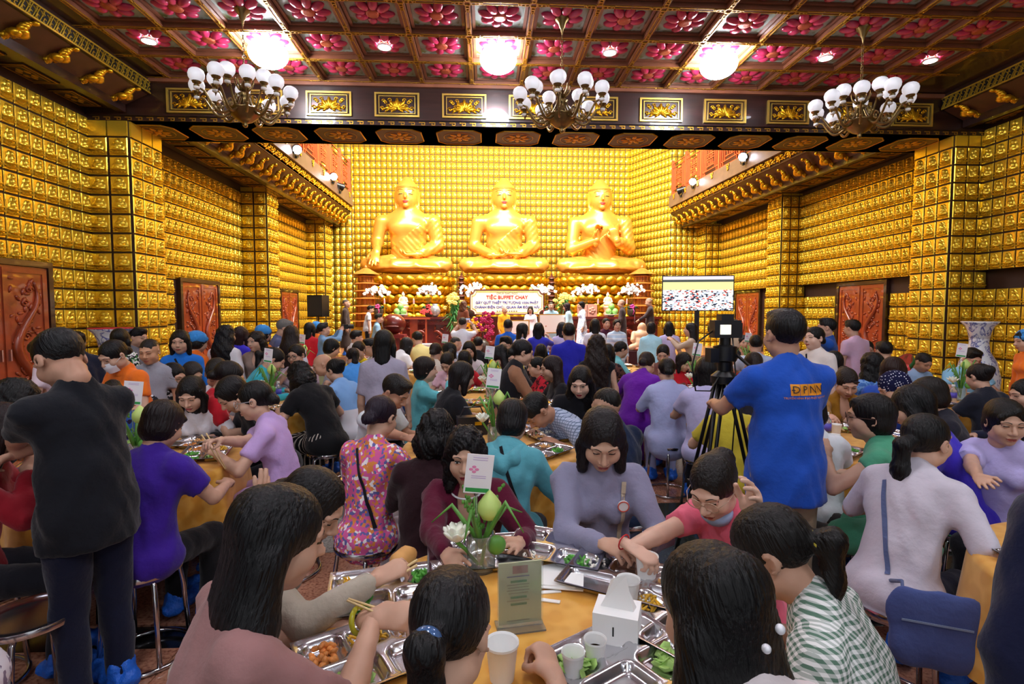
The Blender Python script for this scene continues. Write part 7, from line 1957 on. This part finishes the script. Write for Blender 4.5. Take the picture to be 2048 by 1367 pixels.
green = pp(1746, 792, 2.68, 322, 'person in a green blouse with a floral back panel, lifting chopsticks', ('shortf', '171112'), ('4E9E7C', 'cap'), ('trousers', '3A3634'), lod=0, lean=12, hp=4, hy=-22, stout=1.12, hem=.12, hands=[(-.12, .34, 1.00), None], hpose=('pinch', 'relax')); glasses(green, '5A3A34')
bag = pp(1852, 830, 2.22, 62, 'person in a pale grey tee with a low ponytail, bending beside the slate shoulder bag', ('pony', '120E10'), ('C9C2CE', 'half'), ('shorts', '1A1C30'), lod=0, lean=22, hp=4, hy=10, stout=1.06, hem=.1, hands=[None, (.30, .24, .66, (.2, .5, -.8), (-1, 0, 0))], hpose=('relax', 'relax'), skin='D0A48C')
pp(2012, 803, 2.58, 232, 'person in a lilac tee with an ear stud, resting a hand on the table', ('shortf', '14100F'), ('BAB0E4', 'short'), lod=0, lean=12, hp=10, hy=-30, stout=1.12, hands=[None, ('px', 1975, 1035, .80)], hpose=('relax', 'flat'))
pp(2250, 745, 0.98, 30, 'person in a thick navy pullover, bending in from the hall edge', ('bob', BK_), ('131736', 'long'), ('trousers', '17182A'), seat=False, lod=0, lean=26, hp=20, stout=1.2, hem=.2)
pp(1957, 728, 4.3, 354, 'person in a charcoal tee with a twisted bun, seated with back turned by the lotus', ('bun', '1C1616'), ('1C1F2C', 'short'), ('trousers', '101016'), lod=1, lean=10, hp=14, stout=1.08)
pp(1948, 698, 5.65, 188, 'person in a light blue polo with thick black hair, eating beside the porcelain vase', ('men', BK_), ('90C8E8', 'short'), male=True, lod=1, lean=12, hp=24, stout=1.18, collar='90C8E8', skin='CE9E84')
pp(1852, 708, 5.35, 176, 'person in a steel blue tunic with combed back hair, looking down at both hands', ('thin', '241E1C'), ('9CB8DC', 'long'), male=True, lod=1, lean=12, hp=28, hands=[(-.06, .34, .88), (.06, .34, .88)], hpose=('grip', 'grip'), skin='B8886C')
pp(2052, 667, 5.1, 284, 'person in an orange tee and blue cap, walking beside the porcelain vase', ('cap', ('3C8ED8',)), ('F47A22', 'long'), seat=False, lod=1, lean=4, hp=10)
pp(2050, 768, 3.7, 284, 'person in a dark navy top with tied hair, seated at the vase side table', ('lowbun', BK_), ('1A1D36', 'long'), lod=1, lean=12, hp=14)
# on the raised floor before the altar
S = dict(seat=False, floor=.35, lod=1, smin=.82, smax=1.2)
pp(690, 599, 15.5, 82, 'person in a long brown monk robe with shaved head, standing by the wooden pagoda', ('buzz', '4A423E'), ('3C2E2A', 'long'), ('trousers', '3C2E2A'), male=True, lean=0, hp=-8, hem=.6, **S)
pp(741, 611, 15.8, 72, 'person in a white checked shirt and dark trousers, standing beside the pagoda', ('men', BK_), ('DCE0EA', 'short'), male=True, lean=8, hp=10, **S)
pp(757, 627, 13.6, 76, 'person in a light blue shirt, standing on the hall floor below the pagoda', ('men', '2A2624'), ('90BCDC', 'short'), seat=False, male=True, lod=1, lean=4, hp=6, smin=.8)
pp(928, 602, 16.0, 40, 'person in a brown pleated dress, standing by the yellow lilies', ('longwavy', '4A2A1C'), ('6A3622', 'half'), ('skirt', '6A3622'), lean=0, hp=10, hem=.2, **S)
pp(1009, 613, 15.6, 150, 'person in a saffron yellow monk robe, standing before the signboard', ('buzz', 'A89A8C'), ('EEB424', 'long'), ('trousers', 'E0A41E'), male=True, lean=0, hp=4, hem=.6, **S)
wh = pp(1061, 613, 15.6, 192, 'person in a long white dress with glasses, standing with a framed certificate', ('bob', BK_), ('F2F2F6', 'long'), ('trousers', 'F2F2F6'), lean=0, hp=4, hem=.6, eyes='open', **S); glasses(wh)
cert = pp(1102, 604, 15.4, 176, 'person in a pale blue robe, smiling and holding a large certificate', ('buzz', '3A3432'), ('A6CEE2', 'long'), ('trousers', 'A6CEE2'), male=True, lean=0, hp=2, hem=.6, eyes='open', hands=[(-.26, .30, 1.0), (.26, .30, 1.0)], hpose=('grip', 'grip'), **S)
pp(1133, 606, 15.1, 292, 'person in an ice blue dress with auburn bob, reaching toward the certificate', ('bob', '3A1C26'), ('BCE0F0', 'long'), ('trousers', 'E0EEF4'), lean=6, hp=10, hem=.6, hands=[None, (.0, .42, 1.0)], hpose=('relax', 'grip'), **S)
pp(1163, 603, 15.7, 262, 'person in a white and blue flowered dress with lilac trousers, standing in profile', ('shortf', BK_), (('E8ECF6', 'spots', 'A8B8E4'), 'long'), ('trousers', 'C4B8E4'), lean=0, hp=4, hem=.6, **S)
pp(1243, 599, 15.8, 292, 'person in a dark brown robe with a pale shaved head, standing by the pomelos', ('buzz', 'A08C7C'), ('43363A', 'long'), ('trousers', '43363A'), male=True, lean=0, hp=4, hem=.6, **S)
paperm = pp(1297, 596, 16.0, 286, 'person in a dark brown robe reading a sheet of paper, standing by the far pagoda', ('buzz', '9A8878'), ('40353A', 'long'), ('trousers', '40353A'), male=True, lean=0, hp=14, hem=.6, hands=[(-.10, .34, 1.02), (.10, .34, 1.02)], hpose=('grip', 'grip'), **S)
# ------------------------------------------------------------------ what the people wear and hold
glasses(pink, 'C8A890'); mask_o = MB().lathe([(.0, 0), (.05, .004), (.062, .03), (.058, .05)], 16, M=Matrix.Translation((0, .03, -.135)) @ Matrix.Scale(.9, 4, (0, 1, 0))); headpart(pink, mask_o, 'face_mask', mat('mask_blue', '9CB4D8', .8))
def ring_at(info, r=.0, z=0, name='hair_tie', col='20242E', c=(0, -.118, 0), R=.026):
    return headpart(info, MB().tube([(c[0] + R * math.cos(a), c[1], c[2] + R * math.sin(a)) for a in np.linspace(0, 2 * PI, 14, endpoint=False)], .008, 6, closed=True), name, mat('tie_' + col, col, .3))
ring_at(ging, col='B0A030')
headpart(near2, MB().ell((0, -.150, .004), (.030, .026, .026), 14, 10), 'bead_hair_tie', mat('blue_bead', '4A6A9A', .12, .2))
headpart(near1, MB().ell((-.030, -.146, -.04), (.008, .008, .008), 10, 8).ell((.012, -.147, -.02), (.009, .008, .009), 10, 8), 'pearl_clip', mat('pearl', 'E8E8EE', .15, .2))
J = maroon['J']; n = J['neck']; MB().tube([(.072 * math.sin(a), n[1] + .055 + .04 * math.cos(a), n[2] - .012 - .028 * math.cos(a)) for a in np.linspace(-2.2, 2.2, 22)], .0055, 6).build('pearl_necklace', mat('pearl'), maroon['o'], smooth=True)
def badge(info, x, z_off, col='D86050', num=None):
    c = info['J']['chest']; fw = info['J']['fw']; p = Vector(c + fw * .142 + np.array((x, 0, z_off)))
    q = Vector(fw).to_track_quat('Z', 'Y').to_matrix().to_4x4(); q.translation = p
    MB().lathe([(0, .012), (.022, .012), (.024, 0)], 18, M=q).build('round_badge', mat('badge_white', 'F4F0F0', .4), info['o']); MB().tube([q @ Vector((.023 * math.cos(a), .023 * math.sin(a), .012)) for a in np.linspace(0, 2 * PI, 18, endpoint=False)], .003, 5, closed=True).build('badge_rim', mat('badge_' + col, col, .4), info['o'])
badge(maroon, -.10, .06); badge(greyw, -.09, .04)
# hood on the teal jacket
J = teal['J']; n = J['neck']; v = Vol().chain([n + np.array((-.09, -.03, .02)), n + np.array((-.06, -.10, -.03)), n + np.array((0, -.125, -.07)), n + np.array((.06, -.10, -.03)), n + np.array((.09, -.03, .02))], [.026, .042, .052, .042, .026]); a = v.mesh(.011, k=.03, post=lambda F, X, Y, Z: F + .004 * np.sin(70 * X + 30 * Z)); link('hood', np_mesh('hood', a[0], a[1], [cloth('5AA4B2')]), teal['o'])
# tan sleeved guest: black vest over the blouse
J = jacket['J']; v = Vol().cap(J['P'] + np.array((0, 0, -.06)), J['waist'], .19, .155, flat=.82).cap(J['waist'], J['chest'], .155, .168, flat=.76).cap(J['chest'], J['neck'] - (J['neck'] - J['chest']) * .3, .168, .125, flat=.72).cap(J['neck'] - np.array((0, 0, .03)), J['neck'] + (J['atlas'] - J['neck']) * .3, .10, .072, flat=.95); a = v.mesh(.018, k=.03); link('vest', np_mesh('vest', a[0], a[1], [cloth('15131A')]), jacket['o'])
# prints on clothes
def back_matrix(info, dx, dz, front=False, off_=.17):
    J = info['J']; c = J['chest']; fw = J['fw'] * (1 if front else -1); up = _n(J['neck'] - J['waist']); rt = np.cross(fw, up) * -1
    M = Matrix.Identity(4)
    for i in range(3): M[i][0], M[i][1], M[i][2] = rt[i], up[i], fw[i]
    p = c + fw * off_ + rt * dx + up * dz
    for i in range(3): M[i][3] = p[i]
    return M
def print_on(info, shape, name, m, M, wrap='shirt', lift=.002):
    """project a flat mesh onto the garment so that the print follows the cloth"""
    sh = [c for c in info['o'].children if c.name.startswith(wrap)][0]; me0 = sh.data
    bvh = BVHTree.FromPolygons([v.co for v in me0.vertices], [p.vertices for p in me0.polygons])
    o = link(name, shape, info['o']); d = -(M.to_3x3() @ Vector((0, 0, 1)))
    for v in shape.vertices:
        w = M @ v.co; z = v.co.z; h = bvh.ray_cast(w + d * -.15, d)
        v.co = (h[0] if h[0] is not None else w) - d * (lift + max(0, z))
    shape.materials.clear(); shape.materials.append(m); shape.update(); return o
def grid_plate(w, h, nx=14, ny=6):
    V = [(w * (i / nx - .5), h * (j / ny - .5), 0) for j in range(ny + 1) for i in range(nx + 1)]; F = [(j * (nx + 1) + i, j * (nx + 1) + i + 1, (j + 1) * (nx + 1) + i + 1, (j + 1) * (nx + 1) + i) for j in range(ny) for i in range(nx)]
    return MB().add(V, F).me('print', WHITE)
def text_mesh(body, size, sx=1.0):
    cu = bpy.data.curves.new('t', 'FONT'); cu.body = body; cu.size = size; cu.align_x = 'CENTER'; cu.align_y = 'CENTER'; cu.resolution_u = 2
    t = bpy.data.objects.new('t', cu); COL.objects.link(t); me = bpy.data.meshes.new_from_object(t.evaluated_get(bpy.context.evaluated_depsgraph_get())); bpy.data.objects.remove(t)
    me.transform(Matrix.Diagonal((sx, 1, 1, 1))); return me
def strap_on(info, p, q, front=False, w=.022, col='14141A', n=26):
    d = Vector((q[0] - p[0], q[1] - p[1], 0)); t = Vector((-d.y, d.x, 0)).normalized() * w / 2; V = []
    for i in range(n + 1):
        c = Vector((p[0], p[1], 0)) + d * (i / n); V += [c - t, c + t]
    me = MB().add(V, [(2 * i, 2 * i + 2, 2 * i + 3, 2 * i + 1) for i in range(n)]).me('strap', WHITE)
    return print_on(info, me, 'bag_strap', cloth(col), back_matrix(info, 0, 0, front, .25), lift=.005)
for inf, p_, q_, fr in ((floral, (-.06, .13), (.12, -.30), False), (teal, (-.02, .15), (.15, -.26), False), (turq, (-.05, .13), (.13, -.22), False), (blueb, (-.05, .13), (.12, -.22), True), (paris, (-.04, .14), (.10, -.26), True), (bag, (-.08, .08), (.02, -.32), False), (greyw, (.10, .12), (.08, -.20), True)):
    strap_on(inf, p_, q_, fr, .020, '5A668E' if inf is bag else ('C8B8A0' if inf is greyw else '14141A'))
ORP = mat('print_orange', 'F09A1E', .6)
for k, ch in enumerate('DPNN'):
    M = back_matrix(camop, -.03 + .046 * k, .045); print_on(camop, grid_plate(.044, .056, 4, 4), 'print_square', ORP, M); print_on(camop, text_mesh(ch, .052), 'printed_letter', mat('print_dark', '1A1620', .6), M, lift=.010)
print_on(camop, grid_plate(.016, .005, 3, 1), 'printed_letter', mat('print_dark'), back_matrix(camop, -.044, .045), lift=.010)
print_on(camop, text_mesh('TRUYỀN HÌNH ĐẠO PHẬT NGÀY NAY', .0145), 'printed_line', ORP, back_matrix(camop, .04, .004), lift=.003)
print_on(cam2, grid_plate(.11, .05), 'back_patch', ORP, back_matrix(cam2, .06, .04))
print_on(paris, text_mesh('Paris', .075), 'printed_word', mat('print_plum', '8A2A4A', .6), back_matrix(paris, .0, .0, True, .25), lift=.004)
em = MB()
for k in range(5):
    an = (k - 2) * .42; d_ = Vector((math.sin(an), math.cos(an), 0)); t_ = Vector((d_.y, -d_.x, 0)); c_ = Vector((0, -.07, 0))
    em.add([c_ + d_ * .02, c_ + d_ * .07 + t_ * .016, c_ + d_ * .15, c_ + d_ * .07 - t_ * .016], [(0, 1, 2, 3)])
print_on(c1, em.me('emblem', WHITE), 'lotus_emblem', mat('print_indigo', '3A2A80', .6), back_matrix(c1, .0, .0), lift=.008)
for k, (x_, w_) in enumerate(((-.06, .05), (.0, .045), (.055, .04))): print_on(whitet, grid_plate(w_, .012, 6, 2), 'faint_print', mat('print_grey', '5A5A64', .6), back_matrix(whitet, x_, -.03, True, .25), lift=.004)
print_on(whitet, grid_plate(.04, .012, 6, 2), 'faint_print', mat('print_grey'), back_matrix(whitet, -.05, -.06, True, .25), lift=.004)
pv = grid_plate(.19, .21, 12, 12); print_on(green, pv, 'floral_panel', cloth('A89AA0', 'spots', '4A2A40'), back_matrix(green, .05, .02), lift=.003)
# headband, hair ties, sunglasses
sg_ = MB()
for s in (-1, 1): sg_.ell((s * .030, .075, .108), (.026, .006, .017), 12, 6, M=Matrix.Rotation(-.5, 4, 'X') @ Matrix.Translation((0, -.02, .02)))
headpart(must, sg_, 'sunglasses', mat('dark_lens2', '2A2230', .1))
# slate shoulder bag of the bending guest
J = bag['J']; o = empty('shoulder_bag', tuple(aty(1868, 1255, 1.78)), math.radians(-25), 'slate blue fabric shoulder bag hanging beside the pale grey tee', 'bag'); o.scale = (.56, .56, .72)
v = Vol().cap((-.15, 0, -.12), (.15, 0, -.12), .10, .10, flat=.55, right=(0, 0, 1)).cap((-.16, 0, .08), (.16, 0, .08), .11, .11, flat=.40, right=(0, 0, 1)); a = v.mesh(.012, k=.06, post=lambda F, X, Y, Z: F + .003 * np.sin(30 * X + 20 * Z)); link('bag_body', np_mesh('bag_body', a[0], a[1], [cloth('46548A')]), o)
MB().box(-.19, .19, -.052, -.046, .03, .04).build('zip_strip', mat('zip_pale', '7A8AA8', .4), o)
MB().tube([(-.17, 0, .12), (-.17, .05, .20), tuple(o.matrix_basis.inverted() @ Vector(aty(1780, 1160, 1.96)))], .011, 6).build('bag_strap', cloth('5A668E'), o, smooth=True)
# black handbag and second bag
for px, py, z, lab, sc_ in ((945, 868, .755, 'black leather handbag with a gold buckle on the table beside the lotus', 1.0), (795, 1052, .36, 'black crossbody bag hanging at the floral blouse', 1.1)):
    p = atz(px, py, z); h = empty('handbag', tuple(p), .2, lab, 'bag', 'black bags'); h.scale = (sc_,) * 3
    MB().box(-.11, .11, -.04, .04, 0, .13).build('bag_body', mat('black_leather', '15131A', .35), h); MB().box(-.112, .112, -.044, .044, .085, .135).build('flap', mat('black_leather'), h); MB().box(.01, .06, -.048, -.044, .075, .10).build('buckle', GOLD, h)
    MB().tube([(-.09, 0, .13), (-.06, 0, .20), (.06, 0, .20), (.09, 0, .13)], .006, 6).build('handle', mat('black_leather'), h)
# chopsticks in hands
def hand_tip(info, i, d=.11): M = Matrix(info['J']['hand', i].tolist()); return Vector(W(info, M @ Vector((0, d, -.03))))
for inf, i, q, lab in ((longh, 1, P2(700, 1200, .90), 'chopsticks held by the person with very long hair'), (lav, 1, P2(447, 930, .80), 'chopsticks held by the person in the lavender tee'), (must, 1, P2(1690, 862, .80), 'chopsticks in one hand of the mustard blouse'),
                       (green, 0, P2(1695, 870, .85), 'chopsticks lifted by the person in the green blouse'), (beige, 1, P2(740, 1180, .79), 'chopsticks held by the person in the beige blouse')):
    a_ = hand_tip(inf, i, .07); q = Vector(q); d = (q - a_).normalized(); chopsticks(a_ - d * .08, a_ + d * .15, lab)
# cup in the reaching hand
M = Matrix(pink['J']['hand', 1].tolist()); p = W(pink, M @ Vector((-.01, .075, -.045))); cup(p[0], p[1], max(.754, p[2] - .06), .036, .095, 'white paper cup with orange drink held by the coral pink tee', 'E8A040')
MB().tube([(.030 * math.cos(a), 0, .030 * math.sin(a)) for a in np.linspace(0, 2 * PI, 16, endpoint=False)], .003, 5, closed=True).build('red_bracelet', mat('red_thread', 'C81E28', .5), pink['o'], smooth=True).matrix_local = M @ Matrix.Translation((0, -.035, 0))
M = Matrix(longh['J']['hand', 1].tolist()); MB().tube([(.033 * math.cos(a), 0, .033 * math.sin(a)) for a in np.linspace(0, 2 * PI, 18, endpoint=False)], .008, 6, closed=True).build('jade_bangle', mat('bangle_yellow', 'B8B02A', .2), longh['o'], smooth=True).matrix_local = M @ Matrix.Translation((0, -.05, 0))
# phones and cameras in hands
def phone(info, l, lab, size=(.075, .15), rot=0):
    p = W(info, l); o = empty('phone', p, info['rz'], lab, 'phone', 'phones held up'); w, h = size
    MB().box(-w / 2, w / 2, -.004, .004, -h / 2, h / 2).build('phone_body', BLACK, o); MB().box(-w / 2 + .004, w / 2 - .004, -.006, -.004, -h / 2 + .006, h / 2 - .006).build('phone_screen', mat('phone_screen', '8AA0C8', .2, emit=.5), o)
phone(tealc, (.02, .40, 1.20), 'phone held upright by the aqua cardigan'); phone(phw, (.02, .42, 1.64), 'white phone held up by the white polo near the stage', (.15, .08))
def handcam(info, l, lab):
    p = W(info, l); o = empty('hand_camera', p, info['rz'], lab, 'camera', 'cameras held up')
    MB().box(-.06, .06, -.03, .04, -.04, .04).build('camera_body', BLACK, o); MB().cyl((0, .04, 0), (0, .14, 0), .035, .038, 14).build('lens', BLACK, o, smooth=True, angle=40)
handcam(denim, (.02, .42, 1.62), 'black camera raised by the denim shirt'); handcam(cam2, (.02, .44, 1.74), 'small black video camera raised by the blue polo with the back patch')
p = W(jacket, (0, .50, 1.0)); tray(p[0], p[1], jacket['rz'], 'full steel tray carried by the guest in the black vest', (2, 5, 1, 0, 2), p[2] - .01)
p = W(orange, (0, .46, 1.0)); tray(p[0], p[1], orange['rz'], 'steel tray carried by the masked person in orange', (None, 5, None, None, None), p[2] - .01)
p = W(cert, (0, .37, 1.02)); o = empty('framed_certificate', p, cert['rz'], 'large white framed certificate held by the pale blue robe', 'certificate')
MB().box(-.42, .42, -.012, .012, -.28, .28).build('frame', mat('frame_gold', 'C8963A', .4, .5), o); MB().box(-.39, .39, .012, .016, -.25, .25).build('sheet', mat('certificate_paper', 'F8F6EC', .5), o)
p = W(wh, (.36, .26, .98)); o = empty('framed_certificate', p, wh['rz'] + .3, 'framed certificate between the saffron robe and the white dress', 'certificate')
MB().box(-.30, .30, -.012, .012, -.21, .21).build('frame', mat('frame_gold'), o); MB().box(-.27, .27, .012, .016, -.18, .18).build('sheet', mat('certificate_paper'), o)
p = W(paperm, (0, .46, 1.05)); o = MB().box(-.10, .10, -.002, .002, -.14, .14).build('paper_sheet', mat('paper_lilac', 'D0CCE8', .6), None, loc=p, rotz=paperm['rz']); props(o, 'sheet of paper held by the reading monk', 'paper')
# -------- tripod with the main camera
p = atz(1450, 985, 0); TX, TY = p[0], 2.95; TX = aty(1450, 700, TY)[0]
zc = aty(1450, 640, TY)[2]
tp = empty('camera_tripod', (TX, TY, 0), 0, 'tall black video tripod with a spreader beside the camera operator', 'tripod')
hz = zc - .34
for k, (lx, ly) in enumerate(((-.28, -.28), (-.13, .38), (.36, .05))):
    a = Vector((lx * .1, ly * .1, hz)); b = Vector((lx, ly, .03)); d = Vector((-.018, .0, 0))
    for s in (-1, 1): MB().cyl(a + d * s, a.lerp(b, .58) + d * s, .011, seg=8).build('leg', BLACK, tp, smooth=True)
    MB().cyl(a.lerp(b, .5), b, .012, seg=8).build('lower_leg', BLACK, tp, smooth=True); MB().cbox(tuple(a.lerp(b, .56)), (.06, .045, .05)).build('leg_clamp', BLACK, tp); MB().ell(tuple(b), (.03, .03, .025), 10, 6).build('rubber_foot', BLACK, tp, smooth=True)
    MB().cyl((0, 0, .50), a.lerp(b, .60), .008, seg=6).build('spreader_bar', BLACK, tp)
MB().lathe([(.03, hz - .03), (.075, hz - .02), (.075, hz + .02), (.04, hz + .05), (.04, hz + .10), (.065, hz + .11), (.065, hz + .19), (.03, hz + .2), (.03, hz + .24)], 18).build('fluid_head', BLACK, tp, smooth=True, angle=40)
MB().cyl((.05, -.02, hz + .15), (.16, -.36, hz - .05), .009, seg=8).build('pan_handle', BLACK, tp); MB().box(-.10, -.05, -.04, .04, hz + .10, hz + .18).build('drag_knob', BLACK, tp)
cm = empty('video_camera', (TX, TY, hz + .24), math.radians(-4), 'black camera with a lit rear screen mounted on the tripod', 'camera')
MB().box(-.075, .075, -.04, .05, 0, .10).box(-.035, .035, -.03, .05, .10, .135).box(.05, .085, -.03, .06, .0, .085).build('camera_body', mat('camera_black', '101014', .45), cm); MB().cyl((0, .05, .05), (0, .17, .05), .04, .045, 18).build('lens', BLACK, cm, smooth=True, angle=40)
def screen_mat():
    m, nt, bs = nodes_of('camera_screen'); tc = N(nt, 'TexCoord'); vo = N(nt, 'TexVoronoi', Scale=9.0); nt.links.new(tc.outputs['Generated'], vo.inputs['Vector']); mx = N(nt, 'Mix', data_type='RGBA'); mx.inputs['A'].default_value = (*srgb('F8E8B0'), 1); mx.inputs['Factor'].default_value = .5
    nt.links.new(vo.outputs['Color'], mx.inputs['B']); nt.links.new(mx.outputs['Result'], bs.inputs['Emission Color']); bs.inputs['Emission Strength'].default_value = 1.1; return m
MB().box(-.045, .015, -.044, -.04, .02, .075).build('rear_screen', screen_mat(), cm)
MB().tube([(-.07, 0, .04), (-.16, -.02, -.02), (-.20, -.04, -.16), (-.18, -.05, -.30), (-.10, -.06, -.30), (-.05, -.05, -.22)], .005, 6).build('cable', BLACK, cm, smooth=True)
MB().tube([(.03, -.03, 0), (.05, -.06, -.3), (.02, -.08, -.7), (.06, -.08, -1.1)], .004, 6).build('cable', BLACK, cm, smooth=True)
# watermelon basket on a stand by the wall
p = aty(1812, 735, 6.4); o = empty('fruit_stand', (p[0], 6.4, 0), 0, 'green draped stand by the gold wall', 'stand'); MB().lathe([(.34, 0), (.30, .3), (.27, .7), (.28, .80), (0, .80)], 24, wave=lambda i, a: .06 * math.sin(11 * a) if i < 3 else 0).build('drape', mat('lime_cloth', '9AB83A', .7), o, smooth=True)
z_ = aty(1812, 738, 6.4)[2]; z_ = .80
f = empty('watermelon_platter', (p[0], 6.4, z_), 0, 'platter of cut watermelon on the green draped stand', 'fruit'); MB().lathe([(.1, 0), (.16, .03), (.28, .07), (.29, .085), (0, .05)], 24).build('platter', mat('olive_dish', '8A8A2A', .4), f, smooth=True)
RM, GM = mat('melon_red', 'D83838', .4), mat('melon_rind', '2E6A30', .4)
for k in range(5): MB().poly([(.10 * math.cos(a), .10 * math.sin(a)) for a in np.linspace(0, PI, 12)], .03, M=Matrix.Translation((-.14 + .07 * k, -.05 + .03 * (k % 2), .09)) @ Matrix.Rotation(.4 * k, 4, 'Z') @ Matrix.Rotation(1.2, 4, 'X')).build('melon_slice', RM, f)
h_ = Matrix.Translation((-.02, .04, .20)) @ Matrix.Rotation(-.9, 4, 'Y'); MB().lathe([(0, 0), (.14, 0)], 20, M=h_).build('cut_face', RM, f); MB().lathe([(.142, 0), (.12, -.07), (.06, -.12), (0, -.13)], 20, M=h_).build('melon_half', GM, f, smooth=True)
# loose stools near the aisle
for px, py, lab in ((1262, 855, 'unused steel stool with a dark seat near the purple dress'), (62, 1225, 'empty steel stool beside the standing person in black')):
    p = atz(px, py, .45); stool(p[0], p[1], lab)
print('PEOPLE', len(PEOPLE), 'TRIS', sum(sum(max(1, p.loop_total - 2) for p in m.polygons) for m in bpy.data.meshes if len(m.polygons) < 3000) + sum(2 * len(m.polygons) for m in bpy.data.meshes if len(m.polygons) >= 3000))
